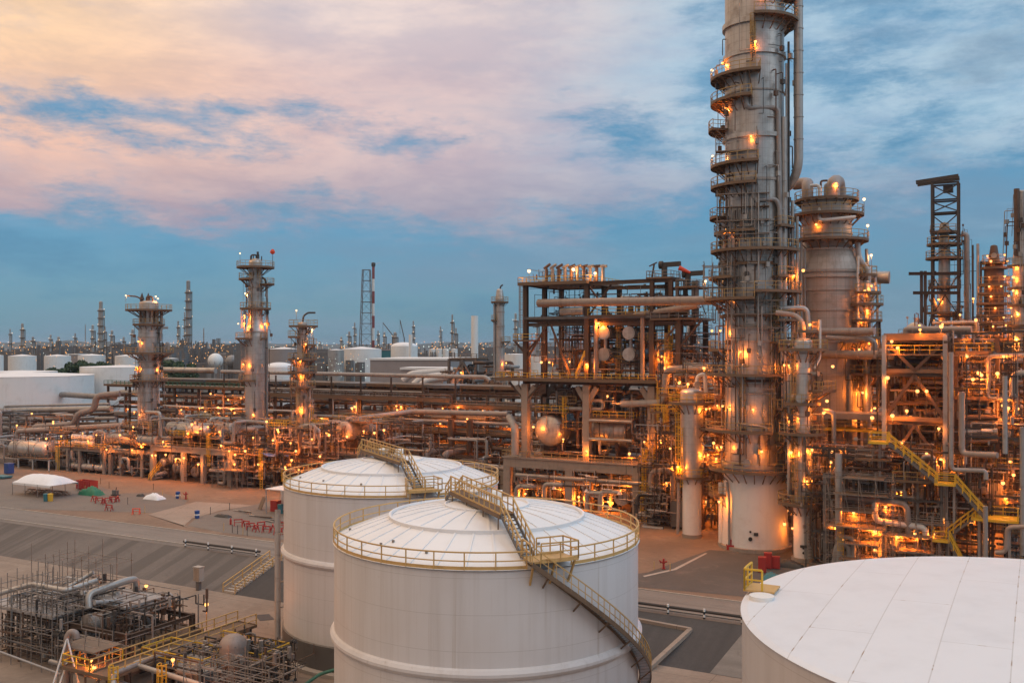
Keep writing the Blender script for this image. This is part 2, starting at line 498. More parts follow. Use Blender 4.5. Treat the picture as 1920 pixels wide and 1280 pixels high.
world = bpy.data.worlds.new('World'); S.world = world; world.use_nodes = True
nt = world.node_tree; nt.nodes.clear()
out = N(nt, 'ShaderNodeOutputWorld'); bg = N(nt, 'ShaderNodeBackground'); nt.links.new(bg.outputs[0], out.inputs[0])
sky = N(nt, 'ShaderNodeTexSky', sky_type='NISHITA'); sky.sun_disc = False
sky.sun_elevation = SUN_EL; sky.sun_rotation = SUN_AZ
tc = N(nt, 'ShaderNodeTexCoord').outputs['Generated']
nrm = N(nt, 'ShaderNodeVectorMath', operation='NORMALIZE'); nt.links.new(tc, nrm.inputs[0])
sp = N(nt, 'ShaderNodeSeparateXYZ'); nt.links.new(nrm.outputs[0], sp.inputs[0])
X, Y, Zz = sp.outputs
az = math_(nt, 'ARCTAN2', X, Y)                                   # 0 straight ahead, + right
el = math_(nt, 'ARCSINE', Zz)
# blue: the Nishita sky, deepened for dusk
skyc = mix(nt, 1.0, sky.outputs[0], (.60, .98, 1.18), 'MULTIPLY')
skyc = mix(nt, 1.0, skyc, (.078, .078, .078), 'MULTIPLY')
blue = mix(nt, smooth(nt, el, rad(1), rad(9)), (.135, .28, .405), (.125, .345, .55))
blue = mix(nt, smooth(nt, el, rad(11), rad(20)), blue, (.21, .43, .64))
blue = mix(nt, .3, blue, skyc)
band = noise(nt, mapped(nt, nrm.outputs[0], (1, 1, 4.2), (0, .05, 0)), 3.6, 7, .6, .4)
blue = mix(nt, smooth(nt, band, .42, .68, 0, .55), blue, (.20, .30, .42))
blue = mix(nt, smooth(nt, band, .52, .32, 0, .5), blue, (.095, .24, .39))
# cloud deck: puffs in azimuth and elevation, opening towards the right, ending above the horizon
cx = N(nt, 'ShaderNodeCombineXYZ'); nt.links.new(az, cx.inputs[0]); nt.links.new(math_(nt, 'MULTIPLY', el, 2.1), cx.inputs[1]); cx.inputs[2].default_value = 3.1
p = cx.outputs[0]
n1 = noise(nt, mapped(nt, p, (1, 1.2, 1), (0, 0, .1)), 3.6, 10, .60, .15)
n2 = noise(nt, mapped(nt, p, (1, 1.5, 1), (0, 0, .08)), 10.0, 12, .68, .1)
right = smooth(nt, az, rad(2), rad(17))
cl = smooth(nt, el, rad(2.2), rad(11.0), -.50, .24)
holes = math_(nt, 'MULTIPLY', smooth(nt, el, rad(9.6), rad(11.6)), smooth(nt, el, rad(15.2), rad(12.8)))
holes = math_(nt, 'MULTIPLY', holes, .20)
crr = smooth(nt, el, rad(3), rad(12), -.36, .03)
bias = mix(nt, right, math_(nt, 'SUBTRACT', math_(nt, 'ADD', cl, smooth(nt, el, rad(14), rad(17), 0, .25)), holes), crr)
dens = math_(nt, 'ADD', math_(nt, 'ADD', math_(nt, 'MULTIPLY', math_(nt, 'SUBTRACT', n1, .5), 1.15), math_(nt, 'MULTIPLY', math_(nt, 'SUBTRACT', n2, .5), .95)), bias)
mask = smooth(nt, dens, -.16, .20)
c_lo = mix(nt, smooth(nt, az, rad(-30), rad(8)), (.50, .40, .45), (.33, .36, .47))        # underside low down
c_hi = mix(nt, smooth(nt, az, rad(-29), rad(-4)), (.96, .60, .45), (.70, .55, .56))
c_hi = mix(nt, smooth(nt, az, rad(-6), rad(15)), c_hi, (.42, .58, .72))
cc = mix(nt, smooth(nt, el, rad(6.5), rad(12.5)), c_lo, c_hi)
cc = mix(nt, math_(nt, 'MULTIPLY', smooth(nt, el, rad(14.5), rad(19)), smooth(nt, az, rad(12), rad(-8), 0, .75)), cc, (.84, .72, .69))
glow = math_(nt, 'MULTIPLY', smooth(nt, az, rad(-11), rad(-29)), smooth(nt, el, rad(10.5), rad(18)))
cc = mix(nt, glow, cc, (1.02, .70, .44))
sh = noise(nt, mapped(nt, p, (1, 1.5, 1), (0, 0, .15)), 7.0, 10, .64, .15)
cc = mix(nt, 1.0, cc, mix(nt, smooth(nt, sh, .34, .66), (.83, .85, .92), (1.09, 1.06, 1.02)), 'MULTIPLY')
dk = math_(nt, 'MULTIPLY', smooth(nt, n1, .50, .66), right)
cc = mix(nt, math_(nt, 'MULTIPLY', dk, .75), cc, (.17, .29, .43))
colr = mix(nt, mask, blue, cc)
wisp = noise(nt, mapped(nt, p, (.9, 1.5, 1), (0, 0, -.15)), 7.0, 10, .66, .2)
colr = mix(nt, math_(nt, 'MULTIPLY', smooth(nt, wisp, .46, .74), smooth(nt, el, rad(3), rad(11), .10, .42)), colr, mix(nt, smooth(nt, az, rad(-4), rad(10)), (.46, .45, .53), (.42, .62, .76)))
# bright overcast overhead and behind, where the picture does not look
over = smooth(nt, el, rad(24), rad(52), 1.0, 1.9)
back = smooth(nt, Y, .3, -.6, 1.0, .95)
vm = N(nt, 'ShaderNodeVectorMath', operation='SCALE'); nt.links.new(colr, vm.inputs[0])
nt.links.new(math_(nt, 'MULTIPLY', over, back), vm.inputs['Scale'])
nt.links.new(vm.outputs[0], bg.inputs[0]); bg.inputs[1].default_value = 1.0

# ------------------------------------------------------------------ ground
def sheet(name, pts, z, mat, t=None):
    me = bpy.data.meshes.new(name)
    me.from_pydata([(p[0], p[1], z) for p in pts], [], [tuple(range(len(pts)))])
    me.materials.append(mat)
    o = bpy.data.objects.new(name, me); COL.objects.link(o)
    return kind(o, 'structure')
M['earth'] = groundmat('brown yard earth', (.25, .165, .112), (.185, .122, .084), .09, 1.2, (.30, .215, .155))
M['far'] = groundmat('far industrial ground', (.14, .12, .10), (.10, .10, .08), .01, .15, (.17, .15, .13))
M['padshade'] = groundmat('plant ground painted shade', (.085, .066, .052), (.06, .048, .04), .15, 2, (.12, .09, .065))  # near-black colour stands in for the shade under the units
M['gravel'] = groundmat('grey gravel', (.21, .175, .145), (.17, .145, .125), .12, 4)
M['road'] = groundmat('worn grey road', (.25, .215, .185), (.21, .18, .155), .08, 2.5, stretch=(.03, .6, 1))
M['asphalt'] = groundmat('dark asphalt', (.115, .10, .09), (.09, .08, .07), .1, 3, (.16, .13, .11))
M['slab'] = groundmat('beige concrete slab', (.36, .28, .22), (.31, .24, .19), .12, 2, joints=(6, 6))
M['bund'] = groundmat('stained bund floor', (.33, .25, .19), (.25, .185, .14), .1, 1.5, (.37, .29, .225), joints=(9, 9))
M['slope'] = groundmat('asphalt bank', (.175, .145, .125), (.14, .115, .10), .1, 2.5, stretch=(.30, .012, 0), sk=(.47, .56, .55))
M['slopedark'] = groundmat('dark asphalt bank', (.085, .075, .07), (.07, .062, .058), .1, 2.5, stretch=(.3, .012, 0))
def uvsheet(name, u0, u1, v0, v1, z, mat):
    o = sheet(name, [(u0, v0), (u1, v0), (u1, v1), (u0, v1)], 0, mat)
    o.location = (0, 0, z); o.rotation_euler.z = ROT
    return o
V0, V1 = 91.9, 100.6
uvsheet('bund_floor', -700, 500, -300, V0, 0, M['bund'])
uvsheet('ground', -9000, 9000, 190, 14000, GZ, M['far'])
uvsheet('yard', -700, 500, V1, 190, GZ, M['earth'])
uvsheet('shade_pad', -235, -96, 150, 205, GZ + .025, M['padshade']); uvsheet('shade_pad', -95.9, -20, 158, 205, GZ + .025, M['padshade']); uvsheet('shade_pad', -32, 60, 134.5, 157.9, GZ + .025, M['padshade'])  # dark sheets added to paint shade into the gaps below the units
def bank(name, u0, u1, mat, rz=None):
    mb = MB(); mb.add([(u0, V0, 0), (u1, V0, 0), (u1, V1, GZ), (u0, V1, GZ)], [(0, 1, 2, 3)])
    o = mb.build(name, mat, rz=ROT); return kind(o, 'structure')
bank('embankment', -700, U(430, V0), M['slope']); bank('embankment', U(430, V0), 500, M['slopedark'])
uvsheet('road', -700, 500, 102.2, 109.4, GZ + .03, M['road'])
uvsheet('road_verge', -700, 500, V1 + .02, 102.2, GZ + .015, M['gravel'])
# kerb along the road
for vv in (102.1, 109.5):
    o = MB().bx(-700, 500, vv - .1, vv + .1, GZ - .05, GZ + .12).build('kerb', M['conclight'], rz=ROT); kind(o, 'structure')
# gravel storage yards, concrete crossing, far asphalt
sheet('gravel_yard', [G(-60, 951), G(330, 962), G(352, 938), G(300, 922), G(225, 925), G(170, 905), G(-60, 893)], GZ + .02, M['gravel'])
sheet('gravel_yard', [G(352, 985), G(372, 968), G(425, 956), G(530, 935), G(640, 985), G(640, 1030), G(540, 1012), G(420, 998)], GZ + .02, M['gravel'])
sheet('concrete_crossing', [G(278, 964), G(368, 940), G(475, 947), G(412, 957), G(360, 972), G(345, 986), G(362, 990)], GZ + .04, M['slab'])
sheet('asphalt_yard', [G(1150, 1080), G(1215, 1072), G(1280, 1048), G(1330, 1030), G(1620, 1050), G(1620, 1140), G(1400, 1118), G(1150, 1095)], GZ + .02, M['asphalt'])
sheet('road_edge_line', [G(1205, 1079), G(1262, 1066), G(1322, 1036), G(1326, 1037), G(1268, 1067.5), G(1208, 1081)], GZ + .045, M['conclight'])
# drainage pit cut in the bund floor beside the front tank, and its pale kerb
def bundpatch(name, pts, z, mat): return sheet(name, [G(a, b, z) for a, b in pts], z, mat)
def ramp(px0, px1, name, mat):
    mb = MB(); u0, u1 = U(px0, V0), U(px1, V0)
    mb.add([(u0, V0 - .02, .03), (u1, V0 - .02, .03), (u1 + .4, V1, GZ + .05), (u0 + 1.6, V1, GZ + .05)], [(0, 1, 2, 3)])
    return kind(mb.build(name, mat, rz=ROT), 'structure')
ramp(1330, 1420, 'concrete_ramp', M['road'])

# ------------------------------------------------------------------ lamps
LIGHTS = []; LR = random.Random(77); LP = 3.4
def lamp(parent, pos, pole=2.0, r=.2, col='bulb', power=160, foot=None, name='lamp', arm=None):
    """lamp bolted to its parent: thin pole + head (part), glowing bulb (sub-part) and its light"""
    pos = Vector(pos); r *= LR.uniform(.75, 1.15); power *= LR.uniform(.5, 1.4)
    mb = MB()
    if pole > 0:
        mb.cyl(pos - Vector((0, 0, pole)), pos - Vector((0, 0, .05)), .05, .04, 6)
    if arm: mb.beam(pos - Vector((0, 0, .1)), pos + Vector(arm) - Vector((0, 0, .1)), .05)
    mb.cyl(pos + Vector((0, 0, r * .75)), pos + Vector((0, 0, r * 1.25)), r * .7, r * .3, 8)
    if pole > 0: o = mb.build(name, M['railg'], parent)
    else: o = mb.build(name, M['dark'], parent)
    b = MB().ball((0, 0, 0), r, 10, 5).build('bulb', M[col], o, loc=pos)
    if power:
        l = bpy.data.lights.new('lamp_light', 'POINT'); l.energy = power * LP
        l.color = {'bulb': (1.0, .235, .022), 'bulbw': (1.0, .38, .10), 'bulbr': (1, .1, .05), 'bulbc': (.8, 1, .9)}[col]
        l.shadow_soft_size = .12
        lo = bpy.data.objects.new('lamp_light', l); COL.objects.link(lo); lo.parent = o
        lo.location = pos - Vector((0, 0, r + .16))
        LIGHTS.append(lo)
    return o

# ------------------------------------------------------------------ storage tanks
def local(root, p):
    d = Vector(p) - Vector(root.location); a = -root.rotation_euler.z
    c, s = math.cos(a), math.sin(a)
    return Vector((d.x * c - d.y * s, d.x * s + d.y * c, d.z))
HT = 17.3
def rooftank(cx, cy, Rr, label, bridge, mat, plat, spiral=None, band=True, seed=1):
    t = thing('storage_tank', label, 'storage tank', (cx, cy, 0), math.atan2(-cy, -cx), 'white cone roof storage tanks with ochre railings')
    MB().lathe([(Rr + .9, 0.01), (Rr + .9, .35), (Rr, .36)], 96).build('foundation', M['conclight'], t)
    MB().lathe([(Rr, .3), (Rr, HT)], 128).lathe([(Rr, HT), (Rr + .12, HT)], 128).build('shell', mat, t)
    MB().lathe([(Rr, 10.1), (Rr + .16, 10.2), (Rr + .30, 10.42), (Rr + .30, 10.62), (Rr + .16, 10.84), (Rr, 10.94)], 128).build('wind_girder', mat, t)
    if band: MB().lathe([(Rr + .14, .36), (Rr + .14, 2.7), (Rr, 2.8)], 96).build('base_band', M['steelg'], t)
    prof = [(Rr + .12, HT + .05), (9.4, HT + .95), (7.4, HT + 1.65), (5.2, HT + 2.15), (3.2, HT + 2.45), (1.5, HT + 2.6), (0.001, HT + 2.66)]
    rf = MB().lathe(prof[:3], 128).lathe(prof[2:], 128)
    def zr(r):
        for (a, b), (c, d) in zip(prof[:-1], prof[1:]):
            if c <= r <= a: return b + (d - b) * (a - r) / (a - c)
        return HT
    rb = MB()
    for k in range(36):
        a = 2 * PI * (k + .3) / 36
        for r0, r1 in ((Rr, 9.4), (9.4, 7.45)):
            rb.beam((r0 * math.cos(a), r0 * math.sin(a), zr(r0) + .02), (r1 * math.cos(a), r1 * math.sin(a), zr(r1) + .02), .13, .08)
    for k in range(24):
        a = 2 * PI * (k + .1) / 24
        for r0, r1 in ((7.4, 5.2), (5.2, 3.25)):
            rb.beam((r0 * math.cos(a), r0 * math.sin(a), zr(r0) + .02), (r1 * math.cos(a), r1 * math.sin(a), zr(r1) + .02), .12, .08)
    ro = rf.build('roof', M['roof'], t)
    rb.build('roof_rib', M['roof'], ro)
    MB().lathe([(7.52, HT + 1.55), (7.52, HT + 1.86), (7.36, HT + 1.88), (7.3, HT + 1.7)], 128).build('roof_ring', M['roof'], ro)
    MB().lathe([(3.28, HT + 2.4), (3.28, HT + 2.58), (3.16, HT + 2.6), (3.1, HT + 2.45)], 64).build('roof_ring', M['roof'], ro)
    v = MB().lathe([(.42, HT + 2.5), (.42, HT + 3.5), (.6, HT + 3.5), (.6, HT + 3.62), (0.001, HT + 3.75)], 20, c=(.6, -.9, 0)); v.cyl((.6, .7, HT + 2.5), (.6, .7, HT + 3.2), .5, .5, 16); v.cyl((.6, .35, HT + 3.2), (.6, 1.2, HT + 3.2), .45, .45, 16)
    v.build('roof_vent', M['white'], t)
    rng = random.Random(seed)
    for k in range(5):
        a = rng.uniform(-1.6, 1.6); r = rng.uniform(9, 10.8)
        MB().cyl((r * math.cos(a), r * math.sin(a), zr(r)), (r * math.cos(a), r * math.sin(a), zr(r) + .16), .1, .1, 8).build('roof_nozzle', M['railg'], t)
    # rim: toe rail and railing all the way round, open at the stair
    a0, a1 = plat
    rl = MB(); rl.railarc(Rr + .05, HT + .07, a1, a0 + 2 * PI, 1.15, .045, 2.05, toe=.22)
    rl.build('railing', M['railt'], t)
    # bridge from the crown to the rim
    P0, P1, P2 = [local(t, p) for p in bridge]
    d = (P1 - P0); d.z = 0; d.normalize(); n = Vector((-d.y, d.x, 0)) * .5
    br = MB().beam(P0, P1, 1.0, .12)
    for k in (-1, 1): br.beam(P0 + n * k - Vector((0, 0, .14)), P1 + n * k - Vector((0, 0, .14)), .1, .30)
    for f in (.04, .35, .68, .96):
        q = P0 + (P1 - P0) * f; r = math.hypot(q.x, q.y)
        for k in (-1, 1): br.beam(q + n * k, (q + n * k) * 1.0 - Vector((0, 0, q.z - zr(r))), .09)
    bo = br.build('roof_bridge', M['deck'], t)
    MB().railing([P0 + n, P1 + n], 1.2, .045, 1.0, toe=.12).railing([P0 - n, P1 - n], 1.2, .045, 1.0, toe=.12).build('railing', M['railt'], bo)
    def stair(A, B, name, w=.95, par=t):
        dd = B - A; hd = Vector((dd.x, dd.y, 0)); L = hd.length; hd.normalize(); sn = Vector((-hd.y, hd.x, 0)) * (w / 2)
        st = MB(); m = max(4, int(abs(dd.z) / .21))
        for k in (-1, 1): st.beam(A + sn * k, B + sn * k, .07, .26)
        so_ = st.build(name, M['steelg'], par)
        tr = MB()
        for i in range(m):
            q = A + dd * ((i + .5) / m)
            tr.box((q.x, q.y, q.z), (.26, w - .08, .05), math.atan2(hd.y, hd.x))
        tr.build('tread', M['tread'], so_)
        MB().railing([A + sn, B + sn], 1.1, .045, .8).railing([A - sn, B - sn], 1.1, .045, .8).build('railing', M['railt'], so_)
    stair(P1, P2, 'roof_stair')
    # short flight from the bridge's far end down to the crown
    q = P0 - d * 1.3; q.z = zr(min(Rr - .2, math.hypot(q.x, q.y))) + .02
    stair(P0, q, 'roof_stair', .9)
    # landing at the rim
    zl = P2.z
    pm = MB().arc(Rr - 1.0, Rr + .95, zl, .12, a0, a1)
    for a in (a0 + .02, (a0 + a1) / 2, a1 - .02):
        pm.beam(((Rr + .85) * math.cos(a), (Rr + .85) * math.sin(a), zl - .12), (Rr * math.cos(a), Rr * math.sin(a), zl - 1.7), .12)
    po = pm.build('landing', M['railt'], t)
    rp = MB(); rp.railarc(Rr + .9, zl, a0 + (.06 if spiral else 0), a1, 1.15, .045, 1.4)
    for a in (a0, a1): rp.railing([((Rr - .95) * math.cos(a), (Rr - .95) * math.sin(a), zl), ((Rr + .9) * math.cos(a), (Rr + .9) * math.sin(a), zl)], 1.15, .045, 1)
    rp.railarc(Rr - .95, zl, a0 + .09, a1, 1.15, .045, 1.4)
    rp.build('railing', M['railt'], po)
    if spiral:
        s0, s1, z0, z1 = spiral
        m = int((z0 - z1) / .2); st = MB(); tr = MB()
        ri, re = Rr + .12, Rr + .98
        pi_, pe_ = [], []
        for i in range(m + 1):
            a = s0 + (s1 - s0) * i / m; z = z0 + (z1 - z0) * i / m
            pi_.append(Vector((ri * math.cos(a), ri * math.sin(a), z - .1))); pe_.append(Vector((re * math.cos(a), re * math.sin(a), z - .1)))
            am = a; rm = (ri + re) / 2
            tr.box((rm * math.cos(am), rm * math.sin(am), z), (re - ri - .05, .27, .05), am)
        for q in (pi_, pe_):
            for a, b in zip(q[:-1], q[1:]): st.beam(a, b, .06, .3)
        for i in range(4, m, 9):
            a = s0 + (s1 - s0) * i / m; z = z0 + (z1 - z0) * i / m
            st.beam((re * math.cos(a), re * math.sin(a), z - .2), (Rr * math.cos(a), Rr * math.sin(a), z - 1.1), .09)
        so_ = st.build('spiral_stair', M['deck'], t)
        tr.build('tread', M['tread'], so_)
        r_ = MB(); up = Vector((0, 0, 1.15))
        for i in range(m):
            r_.beam(pe_[i] + up, pe_[i + 1] + up, .075); r_.beam(pe_[i] + up * .5, pe_[i + 1] + up * .5, .05)
            if i % 2 == 0: r_.beam(pe_[i], pe_[i] + up, .05)
        r_.build('railing', M['railt'], so_)
    return t

def angof(cx, cy, p):
    b = math.atan2(-cy, -cx); a = math.atan2(p[1] - cy, p[0] - cx) - b
    return (a + PI) % (2 * PI) - PI
T1 = (-1.95, 74.3); T2 = (-12.95, 103.8)
tank_front = rooftank(*T1, 11.6, 'nearer white storage tank with a spiral stair down its right side', [(-4.4, 76.2, 20.5), (-.35, 67.2, 20.2), (1.05, 64.0, 18.0)], M['shell'], (rad(13), rad(29)), (rad(13.5), rad(124), 17.95, .4), band=False, seed=3)
tank_back = rooftank(*T2, 11.4, 'farther white storage tank half hidden behind the one with the spiral stair', [(-16.2, 106.5, 20.5), (-10.9, 97.4, 20.2), (-9.2, 94.2, 18.0)], M['shell'], (rad(7), rad(23)), None, seed=4)

# big flat-topped tank in the right corner
T3 = (29.6, 49.8); R3 = 17.2
t3 = thing('storage_tank', 'huge white flat roofed tank in the lower right corner', 'storage tank', (*T3, 0), math.atan2(-T3[1], -T3[0]))
MB().lathe([(R3, 0.02), (R3, HT - .03), (R3 + .08, HT - .03), (R3 + .08, HT)], 160).build('shell', M['shell2'], t3)
MB().lathe([(R3 + .08, HT), (R3 - .3, HT + .10), (8, HT + .45), (0.001, HT + .6)], 160).build('roof', M['roofflat'], t3)
a = angof(*T3, W(1400, 1080, 57.5))
gp = MB().arc(R3 - 1.6, R3 + .2, HT + .34, .1, a - .06, a + .05, 6).build('gauge_platform', M['railt'], t3)
g_ = MB(); g_.railarc(R3 + .12, HT + .30, a - .06, a + .05, 1.25, .05, 1.3)
g_.railing([((R3 + .12) * math.cos(a + .05), (R3 + .12) * math.sin(a + .05), HT + .34), ((R3 - .9) * math.cos(a + .05), (R3 - .9) * math.sin(a + .05), HT + .34)], 1.2, .05)
g_.build('railing', M['yellow'], gp)
MB().cyl(((R3 - 1.0) * math.cos(a + .11), (R3 - 1.0) * math.sin(a + .11), HT), ((R3 - 1.0) * math.cos(a + .11), (R3 - 1.0) * math.sin(a + .11), HT + .35), .7, .7, 24).build('manway', M['white'], t3)
# ------------------------------------------------------------------ columns
class Column:
    """process column standing at photo column px on row v; all sizes in photo pixels at that depth"""
    def __init__(s, name, label, px, v, group=None, z0=GZ, cat='column', d=None):
        s.d = d or dep(px, v); s.k = s.d / F; s.px = px
        p = W(px, HY, s.d)
        s.root = thing(name, label, cat, (p.x, p.y, z0), math.atan2(-p.y, -p.x), group)
        s.z0 = z0
        s.rails = M['rail']; s.decks = M['deck']; s.prof = []
    def z(s, py): return CZ - (py - HY) * s.k - s.z0
    def r(s, py):
        for (a, ra), (b, rb) in zip(s.prof[:-1], s.prof[1:]):
            if a <= py <= b or b <= py <= a: return (ra + (rb - ra) * (py - a) / ((b - a) or 1)) * s.k
        return (s.prof[0][1] if abs(py - s.prof[0][0]) < abs(py - s.prof[-1][0]) else s.prof[-1][1]) * s.k
    def shell(s, prof, mat, name='shell', n=40, dome=0):
        s.prof = sorted(s.prof + list(prof)); k = s.k
        pr = sorted([(s.z(py), r * k) for py, r in prof])
        mb = MB().lathe([(r, z) for z, r in pr], n)
        if dome: mb.dome((0, 0, pr[-1][0]), pr[-1][1], dome * k, n, 6)
        else: mb.lathe([(pr[-1][1], pr[-1][0]), (0.001, pr[-1][0])], n)
        return mb.build(name, M[mat], s.root)
    def ring(s, py, hpx=3, out=2, mat='cladb', r=None):
        r = r or s.r(py); h = hpx * s.k; z = s.z(py); o = out * s.k
        MB().lathe([(r, z - h / 2), (r + o, z - h / 2), (r + o, z + h / 2), (r, z + h / 2)], 40).build('stiffener_ring', M[mat], s.root)
    def plat(s, py, rout, a0=-180, a1=180, rail=None, brackets=True, h=1.15, step=1.5):
        ri = s.r(py) + .05; ro = rout * s.k; z = s.z(py); a0, a1 = rad(a0), rad(a1)
        mb = MB().arc(ri, ro, z, .10, a0, a1)
        mb.arc(ro, ro + .07, z + .12, .40, a0, a1)
        if brackets:
            m = max(2, int(abs(a1 - a0) * ro / 1.6))
            for i in range(m + 1):
                a = a0 + (a1 - a0) * i / m; c, q = math.cos(a), math.sin(a)
                mb.beam((ri * c, ri * q, z - .2), (ro * c, ro * q, z - .2), .12, .2)
                mb.beam((ri * c, ri * q, z - min(1.6, (ro - ri) * .9) - .2), ((ri + (ro - ri) * .85) * c, (ri + (ro - ri) * .85) * q, z - .25), .12)
        po = mb.build('platform', s.decks, s.root)
        rb = MB(); rb.railarc(ro + .02, z + .1, a0, a1, h, .04, step, toe=0)
        if abs(a1 - a0) < 6.2:
            for a in (a0, a1): rb.railing([(ri * math.cos(a), ri * math.sin(a), z), (ro * math.cos(a), ro * math.sin(a), z)], h, .04, 1.2)
        rb.build('railing', rail or s.rails, po)
        return po
    def ladder(s, a, py0, py1, mat='rail', off=.35):
        r = max(s.r(py0), s.r(py1)) + off; a = rad(a)
        MB().ladder((r * math.cos(a), r * math.sin(a), s.z(py0)), s.z(py1), (math.cos(a), math.sin(a)), .6, True, .04).build('ladder', M[mat], s.root)
    def P(s, y, x, py): return Vector((x * s.k, y * s.k, s.z(py)))
    def pipe(s, pts, rpx, mat='silver', name='pipe', flange=True):
        q = [s.P(*p) for p in pts]; r = rpx * s.k
        mb = MB().pipe(q, r, 10 if r > .2 else 7)
        if flange:
            for a, b in zip(q[:-1], q[1:]):
                L = (b - a).length; d = (b - a) / max(L, 1e-6)
                for i in range(1, int(L / 3.2)):
                    mb.cyl(a + d * (i * 3.2) - d * .06, a + d * (i * 3.2) + d * .06, r * 1.12, r * 1.12, 10, True)
        return mb.build(name, M[mat], s.root)
    def lamp(s, y, x, py, pole=0, r=.2, col='bulb', power=62, arm=None):
        power *= 1.7 if py > 600 and power == 62 else 1
        return lamp(s.root, s.P(y, x, py), pole, r, col, power, arm=arm)
    def fine(s, py0, py1, n, seed, a0=-115, a1=115):
        """small-bore lines, conduits and fittings hugging the shell"""
        rg = random.Random(seed); parts = {'silver': MB(), 'brownpipe': MB(), 'dark': MB()}
        for i in range(n):
            m = parts[rg.choice(('silver', 'brownpipe', 'dark'))]; a = rad(rg.uniform(a0, a1)); p0 = rg.uniform(py0, py1); L_ = rg.uniform(.05, .3) * (py1 - py0); p1 = min(py1, p0 + L_); off = rg.uniform(.25, 1.5); r = rg.choice((.035, .05, .07, .1))
            def q(aa, pp, o=off): rr = s.r(pp) + o; return Vector((rr * math.cos(aa), rr * math.sin(aa), s.z(pp)))
            pts = [q(a, p0, -.1), q(a, p0), q(a, p1)]
            if rg.random() < .6:
                b = a + rg.uniform(-.5, .5); pts += [q(a + (b - a) * k / 4, p1) for k in (1, 2, 3, 4)]
            m.pipe(pts, r, 6)
            if rg.random() < .6: c = q(a, (p0 + p1) / 2); m.box(c, (.5, .5, .7), a)
        for k, m in parts.items():
            if m.v: kind(m.build('small_bore_piping', M[k], s.root), 'stuff')
    def nozzle(s, a, py, rpx, l=1.0, mat='clad', ap=True):
        a = rad(a); r = s.r(py); z = s.z(py); c, q = math.cos(a), math.sin(a); R = rpx * s.k
        mb = MB().cyl(((r - .2) * c, (r - .2) * q, z), ((r + l) * c, (r + l) * q, z), R * .8, R * .8, 16)
        mb.cyl(((r + l - .12) * c, (r + l - .12) * q, z), ((r + l + .1) * c, (r + l + .1) * q, z), R, R, 16)
        mb.build('manway', M[mat], s.root)
    def base(s, py, r):
        k = s.k
        MB().lathe([(r * k, 0), (r * k, .5), (r * k * .9, .52)], 40).build('plinth', M['concrete'], s.root)

def scaffold(label, x0, x1, y0, y1, z0, z1, loc, rz, sx=1.8, sz=2.0, boards=True, seed=0, over=1.0, r=.035):
    """tube scaffolding box in local axes: uprights, ledgers and board decks, unevenly trimmed"""
    t = thing('scaffolding', label, 'scaffolding', loc, rz)
    rg = random.Random(seed); mb = MB()
    nx = max(1, round((x1 - x0) / sx)); ny = max(1, round((y1 - y0) / sx)); nz = max(1, round((z1 - z0) / sz))
    xs = [x0 + (x1 - x0) * i / nx for i in range(nx + 1)]; ys = [y0 + (y1 - y0) * i / ny for i in range(ny + 1)]
    zs = [z0 + (z1 - z0) * i / nz for i in range(1, nz + 1)]
    for x in xs:
        for y in ys: mb.beam((x, y, z0), (x, y, z1 + rg.uniform(.1, over + .3)), 2 * r)
    for z in zs:
        for y in ys:
            if rg.random() < .9: mb.beam((x0 - rg.uniform(0, .5), y, z), (x1 + rg.uniform(0, .5), y, z), 2 * r)
            if rg.random() < .6: mb.beam((x0, y, z + .55), (x1, y, z + .55), 1.6 * r)
        for x in xs:
            if rg.random() < .8: mb.beam((x, y0 - rg.uniform(0, .4), z - .05), (x, y1 + rg.uniform(0, .4), z - .05), 2 * r)
    for i in range(nx):
        if rg.random() < .5: mb.beam((xs[i], y0, z0), (xs[i + 1], y0, zs[0]), 1.6 * r)
        if nz > 1 and rg.random() < .5: mb.beam((xs[i + 1], y0, zs[0]), (xs[i], y0, zs[-1]), 1.6 * r)
    mb.build('tube_frame', M['railg'], t)
    if boards:
        for z in zs:
            if rg.random() < .75:
                a = rg.uniform(0, .3); b = rg.uniform(.7, 1)
                MB().bx(x0 + (x1 - x0) * a, x0 + (x1 - x0) * b, y0, y1, z + .04, z + .10).build('board', M['wood'], t)
    return t

# --- tall main column -------------------------------------------------------
C = Column('distillation_column', 'tallest grey clad column running off the top of the picture, ringed by many platforms', 1415, 141)
mainc = C
C.shell([(1032, 62), (905, 57.5), (872, 56)], 'skirt', 'skirt', 64)
C.shell([(872, 54.5), (60, 54), (-60, 54)], 'clad', 'shell', 64)
C.base(1040, 68)
for py, h, o in ((110, 7, 4), (52, 9, 5), (262, 8, 5), (180, 3, 2), (343, 5, 2), (418, 4, 2), (612, 4, 2), (640, 4, 2), (720, 6, 3), (868, 10, 6)): C.ring(py, h, o, 'clad' if o > 3 else 'cladb')
C.plat(0, 78, 20, 110); C.plat(47, 80, 0, 140)
C.plat(148, 80, -140, 8); C.plat(193, 80, -140, -4); C.plat(243, 84, -125, -62)
C.plat(312, 80, -140, 5); C.plat(351, 80, -140, 2); C.plat(408, 82, -120, -55)
C.plat(437, 74, -120, 0, M['railg']); C.plat(471, 80, -140, 115); C.plat(496, 62, -130, 60, M['railg'])
C.plat(521, 84, -130, -30, M['railg']); C.plat(548, 84, 0, 130); C.plat(561, 92, -140, 0)
C.plat(592, 64, -100, 60, M['railg']); C.plat(655, 84, -130, -50); C.plat(700, 90, -130, 40); C.plat(695, 80, 55, 110)
C.plat(803, 90, -135, 20); C.plat(822, 80, 40, 100); C.plat(876, 84, -130, 100); C.plat(925, 84, -130, -62)
C.ladder(-2, 143, 60); C.ladder(-3, 108, 45); C.ladder(-58, 240, 196, 'railg'); C.ladder(-75, 408, 355); C.ladder(-4, 471, 405, 'railg')
